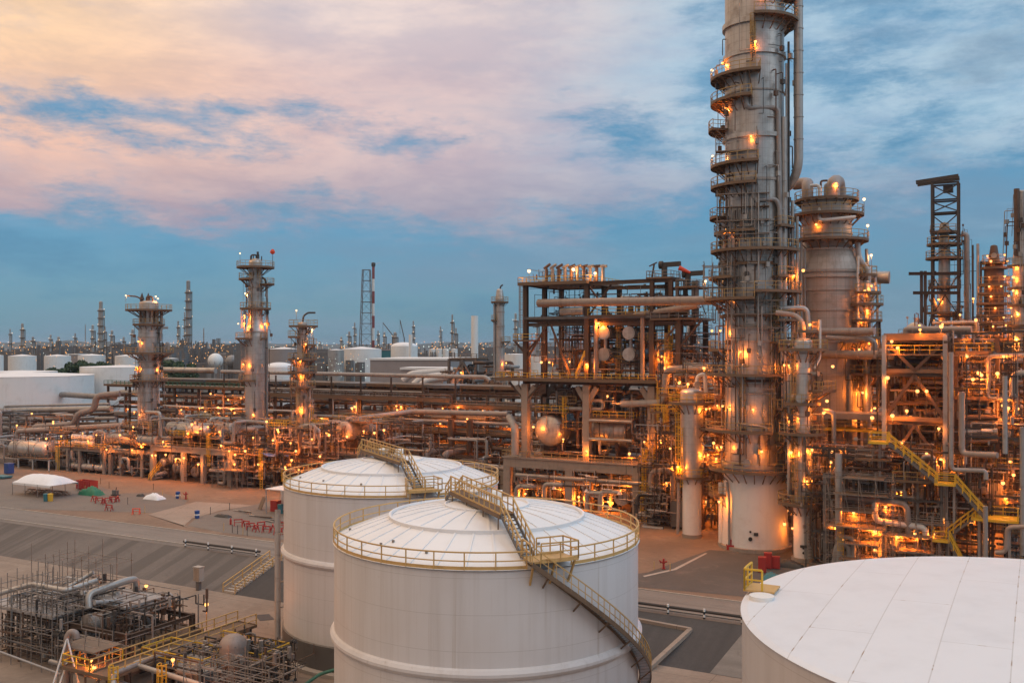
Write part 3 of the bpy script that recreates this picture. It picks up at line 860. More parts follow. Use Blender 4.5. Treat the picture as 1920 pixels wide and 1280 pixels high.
C.ladder(10, 700, 625, 'railg'); C.ladder(-20, 803, 705); C.ladder(45, 870, 806); C.ladder(-75, 560, 500); C.ladder(8, 640, 560, 'railg')
# overhead line down the right side and its companions
C.pipe([(79, 8, -60), (79, 8, 318), (66, 0, 352), (46, -14, 352)], 8.5, 'silver')
C.pipe([(52, 32, 230), (52, 32, 742), (68, 28, 742), (84, 24, 742)], 5.5, 'silver')
C.pipe([(-15, 56, 150), (-15, 58, 214), (42, 40, 214), (45, 38, 400), (45, 38, 600)], 4.6, 'greypipe')
C.pipe([(-2, 60, 350), (-2, 60, 384), (38, 46, 381), (44, 44, 395), (44, 44, 560)], 4.2, 'greypipe')
C.pipe([(61, 24, 90), (61, 24, 600)], 2.2, 'dark', flange=False); C.pipe([(57, 26, 130), (57, 26, 470)], 2.0, 'greypipe', flange=False)
C.pipe([(68, 10, 380), (68, 10, 660)], 3.2, 'silver'); C.pipe([(76, 14, 410), (76, 14, 640)], 3.0, 'silver')
C.pipe([(-12, 60, 365), (-12, 60, 470)], 2.0, 'silver', flange=False); C.pipe([(-2, 61, 365), (-2, 61, 480)], 1.6, 'silver', flange=False)
C.pipe([(-42, 44, 500), (-42, 46, 610), (10, 58, 610)], 2.2, 'greypipe'); C.pipe([(-55, 12, 400), (-55, 14, 560)], 5, 'cladl')
C.pipe([(40, 44, 580), (92, 36, 580), (94, 36, 622)], 5.2, 'silver'); C.pipe([(50, 30, 600), (50, 30, 760), (86, 26, 760)], 4, 'greypipe')
C.pipe([(-30, 50, 725), (-30, 56, 790), (20, 58, 795), (24, 56, 830)], 2.4, 'greypipe'); C.pipe([(-20, 58, 735), (38, 50, 735)], 2.0, 'greypipe')
C.pipe([(-18, 59, 712), (36, 48, 712)], 2.4, 'brownpipe'); C.pipe([(-62, 8, 905), (-62, 10, 1032)], 4.4, 'skirt'); C.pipe([(-50, 34, 900), (-46, 44, 930), (-46, 46, 1034)], 2.4, 'greypipe')
C.pipe([(-56, 10, 590), (20, 56, 592)], 1.6, 'silver', flange=False); C.pipe([(-20, 60, 570), (38, 52, 572)], 1.6, 'silver', flange=False)
C.nozzle(-12, 860, 7); C.nozzle(25, 800, 6); C.nozzle(10, 660, 7); C.nozzle(-40, 690, 5)
MB().cyl(C.P(-8, 61.5, 998), C.P(-8, 64, 998), 3.6 * C.k, 3.6 * C.k, 16).build('skirt_opening', M['black'], C.root)
MB().cyl(C.P(-8, 60.5, 985), C.P(-8, 63, 985), 2.0 * C.k, 2.0 * C.k, 10).build('skirt_opening', M['black'], C.root)
MB().box(C.P(2, 62, 989), (.3, .6, .4)).build('name_plate', M['dark'], C.root)
for ly, lx, lp, pl, cl in ((-78, -4, 125, 2, 'bulbw'), (-77, -4, 288, 2, 'bulbw'), (18, 62, 2, 0, 'bulb'), (2, 66, 98, 0, 'bulb'), (-6, 64, 268, 0, 'bulb'), (-58, 14, 118, 0, 'bulb'), (-52, 24, 205, 0, 'bulb'),
    (-50, 44, 434, 0, 'bulb'), (-90, 6, 526, 1.5, 'bulbw'), (-62, 26, 620, 0, 'bulb'), (-25, 66, 659, 0, 'bulb'), (60, 46, 684, 0, 'bulb'), (-3, 72, 763, 1, 'bulb'), (-60, 40, 835, 2.5, 'bulb'), (12, 72, 838, 0, 'bulb'),
    (70, 30, 520, 0, 'bulb'), (86, 30, 511, 0, 'bulb'), (-64, 40, 936, 0, 'bulb'), (66, 40, 979, 5, 'bulb'), (-58, 30, 760, 0, 'bulb'), (-50, 40, 560, 0, 'bulb')):
    C.lamp(ly, lx, lp, pl, col=cl)
for i in range(3):
    C.pipe([(-48 + 7 * i, 52, 380 + 10 * i), (-48 + 7 * i, 54, 800 + 12 * i)], 1.1, ('greypipe', 'silver', 'brownpipe')[i], flange=False)
C.plat(520, 74, 35, 120); C.plat(600, 82, 30, 115); C.plat(640, 78, 30, 110); C.plat(760, 84, 35, 110); C.plat(428, 72, 40, 110); C.ladder(38, 640, 552); C.ladder(60, 546, 475); C.ladder(30, 800, 700)
for i in range(5): C.pipe([(30 + 9 * i, 50 - 7 * i, 640 + 6 * i), (30 + 9 * i, 54 - 7 * i, 800 + 5 * i)], 1.6, ('silver', 'brownpipe', 'greypipe')[i % 3], flange=False)
ab = MB().lathe([(60.5 * C.k, C.z(1030)), (64.5 * C.k, C.z(1030)), (64.5 * C.k, C.z(1027.5)), (60.5 * C.k, C.z(1027.5))], 64)
for i in range(40):
    a = 2 * PI * i / 40; ab.beam((62 * C.k * math.cos(a), 62 * C.k * math.sin(a), C.z(1034)), (61.2 * C.k * math.cos(a), 61.2 * C.k * math.sin(a), C.z(1024)), .16, .3)
ab.build('anchor_ring', M['skirt'], C.root)
C.fine(300, 865, 120, 1); C.fine(0, 320, 26, 2)
zz_ = C.root.location
scaffold('tube scaffolding clamped to the left flank of the tallest column', 0.5, 4.2, -7.2, -2.2, C.z(560), C.z(500), zz_, C.root.rotation_euler.z, 1.4, 1.5, seed=11)
scaffold('tube scaffolding across the front of the tallest column below its elbowed pipe', 3.6, 5.6, -5.2, 2.0, C.z(470), C.z(372), zz_, C.root.rotation_euler.z, 1.7, 2.0, seed=12)
scaffold('tube scaffolding hung on the tallest column below its long double platform', 4.0, 5.6, -3.0, 4.0, C.z(640), C.z(566), zz_, C.root.rotation_euler.z, 1.7, 2.0, seed=13)
scaffold('small tube scaffolding around the highest left lamps of the tallest column', 2.4, 5.0, -5.4, .5, C.z(312), C.z(272), zz_, C.root.rotation_euler.z, 1.4, 1.5, seed=14)

# --- wide column behind it ---------------------------------------------------
C = Column('fractionator', 'broad brown grey column flaring out like a bottle, right behind the tallest column', 1550, 155)
widec = C
C.shell([(1010, 64), (560, 64), (508, 64), (488, 58), (465, 47), (455, 45), (384, 45), (378, 45)], 'cladb', 'shell', 56, dome=10)
for py, h, o in ((511, 4, 2), (520, 6, 3), (545, 4, 1.5), (582, 4, 1.5), (470, 4, 1.5), (440, 3, 1), (640, 4, 1.5), (700, 5, 2)): C.ring(py, h, o + .8)
C.plat(376, 57, -180, 180); C.plat(404, 66, -180, 180); C.plat(452, 74, -60, 130); C.plat(640, 86, 20, 120); C.plat(515, 76, 60, 130)
C.pipe([(-34, 0, 380), (-34, 0, 345), (-34, -30, 336), (-60, -40, 336)], 11, 'pinkpipe'); C.pipe([(12, 0, 380), (12, 0, 342), (22, -30, 336), (22, -50, 400)], 13, 'pinkpipe')
C.pipe([(-28, 30, 352), (-12, 36, 352), (-12, 40, 398), (-12, 60, 420), (50, 55, 416)], 3.4, 'whitepipe')
C.pipe([(54, 24, 460), (56, 30, 490), (72, 30, 510), (72, 30, 570)], 5, 'greypipe'); C.pipe([(70, 10, 470), (72, 14, 520)], 3, 'greypipe')
C.pipe([(-2, 0, 376), (-2, 0, 345), (8, -8, 345), (8, -8, 376)], 3, 'greypipe'); C.pipe([(-10, 10, 376), (-10, 10, 340), (2, 10, 340)], 2, 'dark')
C.lamp(17, 14, 347, 0); C.lamp(-18, 48, 426, 0); C.lamp(66, 10, 378, 2, col='bulbw'); C.lamp(72, 12, 427, 2, col='bulbw'); C.lamp(78, 14, 482, 2, col='bulbw')
C.nozzle(55, 642, 9, 1.2); C.nozzle(35, 455, 5)
for i, (y0, yy) in enumerate(((-44, 560), (-50, 640), (-38, 700))): C.pipe([(y0, 52, 430 + i * 20), (y0, 56, yy + 150)], 2.4, 'silver')
C.pipe([(40, 52, 700), (40, 56, 980)], 5, 'greypipe')

C.fine(600, 1000, 50, 3)
# --- platform tower on the right flank of the wide column --------------------
C = Column('platform_tower', 'slim tower stacked with lamp-lit platforms on the right flank of the bottle shaped column', 1626, 152)
C.shell([(1040, 7), (530, 7)], 'cladl', 'shell', 20, dome=4)
for py, ro, a0, a1 in ((515, 17, -90, 90), (548, 24, -60, 150), (570, 28, -160, 120), (600, 26, -180, 100), (632, 24, -120, 180), (668, 26, -180, 180), (700, 30, -150, 120)): C.plat(py, ro, a0, a1)
for y, x, py in ((8, 12, 537), (-4, 14, 546), (0, 18, 583), (-10, 16, 600), (12, 14, 640), (-14, 20, 655), (-8, 20, 735)): C.lamp(y, x, py, 0)
C.pipe([(-16, 8, 480), (-16, 8, 620)], 2.5, 'whitepipe'); C.pipe([(14, 4, 520), (18, 4, 560), (18, 4, 660)], 2.5, 'greypipe'); C.pipe([(22, 6, 600), (22, 6, 760)], 2, 'dark', flange=False)
C.ladder(30, 632, 550); C.ladder(-20, 700, 600)

# --- slender columns in front ------------------------------------------------
C = Column('stripper_column', 'slender grey column with a white skirt standing right of the tallest column', 1506, 135)
strip = C
C.shell([(1044, 18), (950, 18)], 'skirt', 'skirt', 32)
C.shell([(950, 16), (640, 16.5)], 'cladl', 'shell', 32, dome=7)
C.base(1048, 22)
for py in (662, 700, 780, 880): C.ring(py, 3, 1.2)
C.plat(654, 44, -130, 130); C.plat(730, 58, 35, 100); C.plat(755, 34, -70, 60); C.plat(810, 44, -130, 60); C.plat(886, 50, 20, 120); C.plat(940, 46, -130, 130); C.plat(620, 26, -20, 100)
C.pipe([(0, 0, 640), (0, 0, 605), (-14, -10, 590), (-50, -10, 585)], 5, 'pinkpipe'); C.pipe([(30, 10, 600), (30, 12, 670), (20, 16, 690)], 2.4, 'whitepipe')
C.pipe([(4, 20, 810), (4, 22, 870), (18, 20, 900), (18, 20, 935)], 2.6, 'silver'); C.pipe([(-2, 19, 820), (-2, 19, 930)], 1.4, 'silver', flange=False); C.pipe([(-26, 8, 700), (-26, 8, 925)], 3.2, 'silver')
C.pipe([(34, 12, 768), (54, 14, 770), (54, 14, 830), (70, 10, 840), (70, 10, 880)], 4.2, 'silver'); C.pipe([(22, 10, 950), (22, 10, 1040)], 2, 'greypipe')
C.nozzle(2, 917, 7); C.nozzle(-10, 745, 9, .7); C.nozzle(60, 700, 5); C.ladder(-40, 940, 812); C.ladder(-48, 808, 660); C.ladder(30, 1040, 945, 'railg')
for a, b in ((0, 1032), (0, 1023)): MB().cyl(C.P(a, 17, b), C.P(a, 19.2, b), 2.2 * C.k, 2.2 * C.k, 12).build('skirt_opening', M['black'], C.root)
MB().box(C.P(0, 18.6, 1020), (.1, .9, .35)).build('name_plate', M['dark'], C.root)
for y, x, py in ((12, 14, 609), (-34, 16, 684), (52, 20, 686), (-26, 20, 782), (42, 14, 750), (-22, 22, 846), (16, 22, 840), (50, 18, 843), (48, 20, 862), (6, 24, 898), (-34, 20, 980), (36, 20, 772)): C.lamp(y, x, py, 0)

C.fine(640, 940, 44, 4)
C = Column('vertical_vessel', 'slim white skirted vessel with a grey clad middle, left of the tallest column', 1297, 143.4)
C.shell([(1004, 17.5), (892, 17.5)], 'skirt', 'skirt', 32)
C.shell([(892, 21), (735, 21.5)], 'cladl', 'shell', 32, dome=8)
C.base(1007, 19)
for py in (785, 834, 868, 748): C.ring(py, 3, 1)
C.plat(754, 42, -180, 180, M['yellow']); C.plat(892, 30, -100, 100, M['yellow']); C.plat(800, 40, 40, 100); C.plat(868, 40, 50, 110)
C.ladder(-65, 890, 760, 'yellow'); C.ladder(-50, 912, 800, 'yellow'); C.nozzle(20, 720, 6, .6)
C.pipe([(10, 0, 735), (10, 0, 705), (24, 0, 700), (26, 0, 735)], 4, 'whitepipe'); C.pipe([(-24, 0, 905), (-26, 6, 1000)], 3, 'pinkpipe')
for y, x, py in ((-23, 20, 717), (-26, 26, 872), (26, 16, 765), (30, 14, 850), (-40, 10, 840)): C.lamp(y, x, py, 0)

C.fine(745, 885, 14, 5, 30, 110)
# --- three columns of the left unit -----------------------------------------
C = Column('process_column', 'stout grey column with an overhanging crown platform, leftmost of the near columns', 279, 160)
colA = C
C.shell([(800, 20), (700, 19), (690, 18), (645, 19), (568, 17)], 'clad', 'shell', 40, dome=5)
for py in (610, 632, 678, 688, 735, 752): C.ring(py, 3, 1)
C.plat(581, 41, -180, 180); C.plat(608, 28, -180, 180); C.plat(661, 44, -120, 120); C.plat(712, 33, -180, 180); C.plat(797, 46, -180, 180)
C.pipe([(22, 4, 580), (22, 6, 600), (20, 6, 640)], 3, 'greypipe'); C.pipe([(18, 10, 640), (22, 10, 614), (34, 10, 614)], 2.4, 'clad'); C.pipe([(18, 16, 712), (18, 18, 810)], 1.2, 'whitepipe', flange=False)
C.pipe([(-14, 0, 578), (-14, 0, 560), (-22, 0, 556), (-38, 0, 555)], 1.4, 'steel', flange=False); C.pipe([(-4, 4, 578), (-4, 4, 556), (6, 4, 556), (8, 4, 578)], 1.8, 'steel')
for y in (-12, -1):
    MB().cyl(C.P(y, 0, 576), C.P(y, 0, 562), .35, .35, 10).cyl(C.P(y, 0, 562), C.P(y, 0, 549), .6, .05, 10).build('relief_vent', M['steel'], C.root)
C.pipe([(24, 8, 660), (34, 8, 640), (34, 8, 655)], 3, 'greypipe'); C.ladder(-60, 712, 664); C.ladder(-30, 797, 715, 'railg'); C.ladder(40, 608, 584)
C.lamp(-40, 6, 555, 1.5, col='bulbw'); C.lamp(12, 8, 556, 2, col='bulbw'); C.lamp(16, 10, 560, 0, col='bulbw'); C.lamp(-18, 16, 640, 0); C.lamp(-22, 12, 688, 0); C.lamp(24, 8, 690, 0); C.lamp(-25, 24, 770, 2); C.lamp(-16, 26, 775, 2)
for i in range(4): C.pipe([(-14 + 8 * i, 16, 584), (-14 + 8 * i, 17, 604)], 1.6, 'brownpipe', flange=False)

C = Column('process_column', 'tall pinkish grey column crowned by a red windsock, left of the flare stack', 479, 160)
colB = C
C.shell([(812, 19), (630, 19), (622, 18), (600, 13.5), (492, 12.5)], 'clad', 'shell', 40, dome=8)
for py in (540, 575, 622, 700): C.ring(py, 3, 1)
C.plat(501, 34, -180, 180); C.plat(523, 30, -150, -20); C.plat(532, 34, 40, 150); C.plat(578, 28, -180, 180); C.plat(634, 36, -150, -20); C.plat(634, 22, 30, 120); C.plat(712, 30, -160, 0); C.plat(810, 52, -120, 60)
C.pipe([(19, 4, 535), (21, 4, 560), (21, 6, 860)], 2.2, 'greypipe'); C.pipe([(-8, 0, 492), (-8, 0, 478), (2, 0, 478), (2, 0, 492)], 1.6, 'dark'); C.pipe([(4, 2, 492), (4, 2, 472)], 2.2, 'dark')
C.pipe([(12, 4, 520), (18, 4, 524), (20, 4, 540)], 2.0, 'dark'); C.ladder(-70, 634, 580); C.ladder(-68, 712, 640, 'railg'); C.ladder(20, 540, 500); C.nozzle(-10, 706, 5, .5); C.nozzle(0, 568, 4, .4)
for i in range(5): C.pipe([(-9 + 5 * i, 4 - i, 492), (-9 + 5 * i, 4 - i, 480 - 3 * (i % 2))], 1.0, 'steel', flange=False)
C.lamp(-28, 4, 476, 2, col='bulbw'); C.lamp(-18, 14, 551, 0, col='bulbw'); C.lamp(-20, 12, 592, 0); C.lamp(-31, 6, 607, 0, col='bulbw'); C.lamp(-20, 14, 606, 0); C.lamp(-22, 20, 682, 0); C.lamp(-4, 26, 775, 1.5); C.lamp(18, 12, 607, 0, r=.15)
C.fine(500, 800, 40, 7); colA.fine(585, 795, 40, 6)
ws = thing('windsock', 'small round red windsock on a pole above the pinkish grey column', 'windsock', C.root.matrix_basis @ C.P(31, 4, 500))
MB().cyl((0, 0, 0), (0, 0, 3.4), .06, .05, 6).build('pole', M['dark'], ws); MB().cyl((0, -.1, 3.3), (.25, -1.0, 3.6), .55, .32, 14).build('sock', M['orange'], ws)

C = Column('process_column', 'short slim rusty column with a hooked vent pipe on top, behind the farther white tank', 567, 158)
colC = C
C.shell([(885, 12), (745, 11), (690, 11), (608, 9)], 'cladb', 'shell', 32, dome=5)
for py in (640, 700, 760, 800): C.ring(py, 3, 1)
C.plat(611, 28, -60, 130); C.plat(631, 26, -150, -30); C.plat(646, 26, 20, 130); C.plat(673, 26, -180, 180); C.plat(697, 26, -180, 180); C.plat(724, 24, -180, 180); C.plat(793, 24, -180, 180); C.plat(852, 26, -180, 180)
C.pipe([(0, 0, 608), (2, 0, 592), (10, 0, 586), (24, 0, 586)], 1.8, 'dark'); C.pipe([(14, 6, 612), (4, 10, 640)], 1.4, 'greypipe', flange=False); C.pipe([(14, 6, 725), (14, 6, 850)], 1.8, 'greypipe')
C.ladder(30, 852, 796, 'yellow'); C.ladder(-30, 792, 728); C.ladder(20, 672, 648); C.pipe([(-18, 6, 770), (-18, 6, 830)], 3.2, 'greypipe'); C.nozzle(10, 622, 4, .4); C.nozzle(-20, 622, 4, .4)
C.lamp(-11, 4, 582, 2, col='bulbw'); C.lamp(18, 8, 618, 1.5, col='bulbw'); C.lamp(-8, 16, 672, 0); C.lamp(-2, 18, 704, 0); C.lamp(-3, 18, 765, 0); C.lamp(16, 16, 825, 1.5); C.lamp(6, 18, 645, 0); C.lamp(-22, 18, 860, 0); C.lamp(-10, 22, 878, 0); C.lamp(38, 18, 858, 1)

C.fine(615, 880, 40, 8)
# --- right hand columns ------------------------------------------------------
C = Column('derrick_column', 'grey column standing inside the tall open steel derrick', 1771, 190)
C.shell([(660, 11), (460, 10), (440, 8), (420, 7)], 'clad', 'shell', 28, dome=4)
for py, ro in ((435, 24), (458, 30), (484, 32), (538, 28), (586, 30)): C.plat(py, ro, -160, 160, brackets=False)
C.pipe([(28, 4, 440), (38, 4, 442), (38, 4, 660)], 5, 'greypipe'); C.pipe([(-22, 10, 560), (-10, 12, 590), (18, 12, 590), (24, 12, 620)], 4.5, 'pinkpipe')
C.lamp(-10, 14, 562, 0); C.lamp(-18, 14, 600, 0)
C = Column('process_column', 'brown column packed with tiers of lamp-lit platforms, right of the steel derrick', 1864, 186)
C.shell([(660, 18), (500, 17), (490, 10), (462, 6)], 'brownpipe', 'shell', 28, dome=3)
for i, py in enumerate((492, 502, 533, 550, 569, 591, 604, 622, 646)): C.plat(py, 20 + min(i, 4) * 2.4, -170, 170, brackets=False)
rg = random.Random(5)
for y, py in ((-11, 481), (18, 480), (-5, 491), (22, 492), (-8, 520), (18, 520), (-8, 538), (12, 538), (-5, 556), (24, 556), (2, 578), (-10, 598), (16, 596), (30, 594), (-2, 612), (20, 610), (-8, 625), (8, 626), (26, 626), (28, 578)): C.lamp(y, 20, py, 0, r=.18, power=15)
C.pipe([(-22, 4, 490), (-22, 4, 660)], 2, 'dark', flange=False); C.pipe([(-36, 4, 458), (-36, 2, 640)], 2, 'dark', flange=False); C.pipe([(-27, 4, 456), (-27, 2, 640)], 2.6, 'clad', flange=False); C.nozzle(0, 480, 5, .3)
C = Column('process_column', 'grey column cut by the right edge of the picture', 1916, 176)
C.shell([(680, 17), (500, 15), (360, 10)], 'clad', 'shell', 28, dome=4)
for py in (498, 540, 572, 610, 640): C.plat(py, 24, -160, 160, brackets=False)
C.pipe([(-8, 12, 355), (-8, 14, 480)], 5, 'brownpipe')
for y, py in ((-14, 498), (-14, 520), (-14, 545), (-8, 586), (-12, 632)): C.lamp(y, 16, py, 0)

C.fine(360, 640, 40, 9)
# --- grey column out beyond the rack ----------------------------------------
C = Column('process_column', 'plain slender grey column with a small crown platform, left of the exchanger structure', 937, 215)
C.shell([(760, 9.5), (560, 8.5), (545, 6)], 'clad', 'shell', 28, dome=4)
C.plat(566, 16, -180, 180); C.plat(600, 16, -120, -40); C.plat(640, 20, 20, 110); C.pipe([(-10, 4, 570), (-10, 4, 740)], 2, 'greypipe', flange=False); C.pipe([(0, 0, 545), (2, 0, 536), (6, 0, 534)], 1.5, 'dark', flange=False)
for py in (585, 612, 650): C.ring(py, 3, .8)
C.lamp(12, 12, 680, 0)
# ------------------------------------------------------------------ structures
def sthing(name, label, cat, u, v, z=GZ, group=None):
    p = xy(u, v, z)
    return thing(name, label, cat, (p.x, p.y, z), ROT, group)
def L(root, u, v, z):
    """absolute u, v, z -> local coordinates of a thing standing on the plant axes"""
    a = uv(root.location)
    return Vector((u - a[0], v - a[1], z - root.location.z))
class Frame:
    """steel or concrete frame on the plant axes; u, v and z absolute"""
    def __init__(s, name, label, cat, us, vs, zs, leg=.5, bm=.45, mat='steel', z0=GZ, bmat=None, levels=True, group=None, skip=()):
        s.root = sthing(name, label, cat, us[0], vs[0], z0, group); s.us, s.vs, s.zs = us, vs, zs; s.mat = mat; s.bmat = bmat or mat; s.bm = bm
        for i, u in enumerate(us):
            for j, v in enumerate(vs):
                if (i, j) in skip: continue
                m = MB()
                if mat in ('concrete', 'conclight'): m.beam(s.p(u, v, z0), s.p(u, v, zs[-1] - bm - .01), leg)
                else: m.ibeam(s.p(u, v, z0), s.p(u, v, zs[-1] + .02), leg)
                m.build('leg', M[mat], s.root)
        if levels:
            for z in zs:
                for v in vs: s.beam((us[0] - leg / 2, v, z), (us[-1] + leg / 2, v, z))
                for u in us: s.beam((u, vs[0] + leg / 2, z - .03), (u, vs[-1] - leg / 2, z - .03), .8)
    def p(s, u, v, z): return L(s.root, u, v, z)
    def beam(s, a, b, k=1.0, mat=None, name='beam'):
        a = s.p(*a) - Vector((0, 0, s.bm / 2)); b = s.p(*b) - Vector((0, 0, s.bm / 2)); m = MB()
        if s.mat in ('concrete', 'conclight'): m.beam(a, b, s.bm * .8 * k, s.bm * k)
        else: m.ibeam(a, b, s.bm * .7 * k, s.bm * k)
        return m.build(name, M[mat or s.bmat], s.root)
    def brace(s, a, b, w=.2, mat=None):
        return MB().beam(s.p(*a), s.p(*b), w).build('brace', M[mat or s.bmat], s.root)
    def xbrace(s, u0, u1, v, z0, z1, w=.2):
        s.brace((u0, v, z0), (u1, v, z1), w); s.brace((u1, v + .05, z0), (u0, v + .05, z1), w)
    def deck(s, u0, u1, v0, v1, z, rail='rail', sides='fblr', mat='deck', toe=.3, h=1.15, t=.12):
        a, b = s.p(u0, v0, z), s.p(u1, v1, z)
        m = MB().bx(a.x, b.x, a.y, b.y, a.z - t, a.z)
        e = .06
        for q0, q1 in (((a.x, a.y - e), (b.x, a.y - e)), ((a.x, b.y + e), (b.x, b.y + e)), ((a.x - e, a.y), (a.x - e, b.y)), ((b.x + e, a.y), (b.x + e, b.y))):
            m.beam((*q0, a.z - .06), (*q1, a.z - .06), .1, toe)
        o = m.build('deck', M[mat], s.root)
        if rail:
            r = MB(); z_ = a.z
            P = {'f': ((a.x, a.y), (b.x, a.y)), 'b': ((a.x, b.y), (b.x, b.y)), 'l': ((a.x, a.y), (a.x, b.y)), 'r': ((b.x, a.y), (b.x, b.y))}
            for c in sides: r.railing([(*P[c][0], z_), (*P[c][1], z_)], h, .045, 1.7)
            r.build('railing', M[rail], o)
        return o
    def pipe(s, pts, r, mat='silver', fl=True, n=9):
        q = [s.p(*k) for k in pts]
        m = MB().pipe(q, r, n)
        if fl and r > .1:
            for a, b in zip(q[:-1], q[1:]):
                Ln = (b - a).length; d = (b - a) / max(Ln, 1e-6)
                for i in range(1, int(Ln / 4.5)): m.cyl(a + d * (i * 4.5) - d * .06, a + d * (i * 4.5) + d * .06, r * 1.14, r * 1.14, 10)
        return m.build('pipe', M[mat], s.root)
    def lamp(s, px, py, v, pole=1.5, col='bulb', power=170, r=.22):
        p = at(px, v, py); q = Matrix.Rotation(-ROT, 3, 'Z') @ (p - s.root.location)
        return lamp(s.root, q, pole, r, col, power)
    def lampp(s, u, v, z, pole=1.5, col='bulb', power=170, r=.22): return lamp(s.root, s.p(u, v, z), pole, r, col, power)
    def stair(s, a, b, w=.9, mat='yellow', tread='tread'):
        A, B = s.p(*a), s.p(*b); dd = B - A; hd = Vector((dd.x, dd.y, 0)).normalized(); sn = Vector((-hd.y, hd.x, 0)) * w / 2
        st = MB()
        for k in (-1, 1): st.beam(A + sn * k, B + sn * k, .08, .3)
        o = st.build('stair', M['steelg' if mat == 'yellow' else mat], s.root)
        tr = MB(); m = max(4, int(abs(dd.z) / .22))
        for i in range(m):
            q = A + dd * ((i + .5) / m); tr.box((q.x, q.y, q.z), (.26, w - .08, .05), math.atan2(hd.y, hd.x))
        tr.build('tread', M[tread], o)
        MB().railing([A + sn, B + sn], 1.15, .055, 1.2).railing([A - sn, B - sn], 1.15, .055, 1.2).build('railing', M[mat], o)
    def ladder(s, u, v, z0, z1, out=(0, -1), mat='yellow'):
        MB().ladder(s.p(u, v, z0), s.p(u, v, z1).z, out, .6, True, .04).build('ladder', M[mat], s.root)
    def fine(s, u0, u1, v0, v1, z0, z1, n, seed, steel=True):
        """the small stuff of a unit: conduits, small-bore lines, tray runs, junction boxes, light secondary steel"""
        rg = random.Random(seed); ms = {'silver': MB(), 'brownpipe': MB(), 'dark': MB(), 'pinkpipe': MB()}
        lo, hi = (u0, v0, z0), (u1, v1, z1)
        for i in range(n):
            m = ms[rg.choice(('silver', 'brownpipe', 'brownpipe', 'dark', 'dark', 'pinkpipe'))]
            q = [rg.uniform(lo[0], hi[0]), lo[1] + (hi[1] - lo[1]) * rg.random(), rg.uniform(lo[2], hi[2])]; pts = [tuple(q)]; last = -1; r = rg.choice((.025, .03, .035, .05, .07))
            for j in range(rg.randint(1, 5)):
                ax = rg.choices((0, 1, 2), (.42, .1, .48))[0]
                if ax == last: ax = (ax + 2) % 3
                l = rg.choice((.6, 1.2, 2.4, 4, 6)) * rg.uniform(.7, 1.3) * rg.choice((-1, 1))
                if not lo[ax] <= q[ax] + l <= hi[ax]: l = -l
                q[ax] = min(hi[ax], max(lo[ax], q[ax] + l)); last = ax; pts.append(tuple(q))
            P = [s.p(*k) for k in pts]
            for a, b in zip(P[:-1], P[1:]): m.beam(a, b, 2 * r)
            if rg.random() < .35: c = P[0]; m.box(c, (rg.uniform(.15, .45), .2, rg.uniform(.2, .5)))
            if rg.random() < .25: c = P[-1]; m.cyl(c - Vector((0, 0, .5)), c + Vector((0, 0, .5)), rg.uniform(.1, .22), None, 8)
        if steel:
            m = ms['dark']
            for i in range(n // 8):
                u = rg.uniform(u0, u1); v = rg.uniform(v0, v1); za = rg.choice((z0, z0, rg.uniform(z0, z1))); zb = rg.uniform(za, z1); m.beam(s.p(u, v, za), s.p(u, v, zb), rg.choice((.12, .16, .22)))
                z = rg.uniform(z0, z1); a = rg.uniform(u0, u1); b = min(u1, a + rg.uniform(3, 9)); m.beam(s.p(a, v, z), s.p(b, v, z), .2, .26)
                if rg.random() < .3: m.beam(s.p(a, v, z), s.p(b, v, max(z0, z - rg.uniform(2, 4))), .14)
        for k, m in ms.items():
            if m.v: kind(m.build('small_bore_piping', M[k], s.root), 'stuff')
    def minidecks(s, u0, u1, v0, v1, z0, z1, n, seed, rails=('rail', 'rail', 'yellow')):
        rg = random.Random(seed)
        for i in range(n):
            w, d = rg.uniform(2.2, 6), rg.uniform(1.4, 2.6); u = rg.uniform(u0, max(u0, u1 - w)); v = rg.uniform(v0, max(v0, v1 - d)); z = rg.uniform(z0, z1)
            s.deck(u, u + w, v, v + d, z, rg.choice(rails), rg.choice(('flr', 'fl', 'fr', 'fblr')), 'deck', .26)
            if rg.random() < .4: s.ladder(u + rg.uniform(0, w), v - .1, max(GZ, z - rg.uniform(3, 6)), z + 1, (0, -1), rg.choice(('rail', 'yellow')))
    def clutter(s, u0, u1, v0, v1, z0, z1, n, seed, mats=('silver', 'greypipe', 'brownpipe', 'pinkpipe', 'silver', 'brownpipe'), rs=(.08, .1, .14, .2, .28, .36), seg=(2, 5), name='pipe', up=.4, ln=(1.5, 9)):
        """routed pipes: axis-aligned runs with elbows, flanges and valves, kept inside the box"""
        rg = random.Random(seed)
        lo, hi = (u0, v0, z0), (u1, v1, z1)
        for i in range(n):
            q = [rg.uniform(lo[k], hi[k]) for k in range(3)]
            pts = [tuple(q)]; last = -1; r = rg.choice(rs)
            for j in range(rg.randint(*seg)):
                ax = rg.choices((0, 1, 2), (1 - up, (1 - up) * .55, up))[0]
                if ax == last: ax = (ax + 1 + rg.randint(0, 1)) % 3
                l = rg.uniform(*ln) * rg.choice((-1, 1))
                if not lo[ax] <= q[ax] + l <= hi[ax]: l = -l
                q[ax] = min(hi[ax], max(lo[ax], q[ax] + l)); last = ax
                if (Vector(q) - Vector(pts[-1])).length > r * 3: pts.append(tuple(q))
            if len(pts) < 2: continue
            P = [s.p(*k) for k in pts]
            m = MB().pipe(P, r, 8 if r < .25 else 10)
            a, b = P[0], P[1]; d = (b - a).normalized()
            for f in (.3, .7):
                c = a + (b - a) * f
                m.cyl(c - d * .07, c + d * .07, r * 1.45 + .03, None, 10)
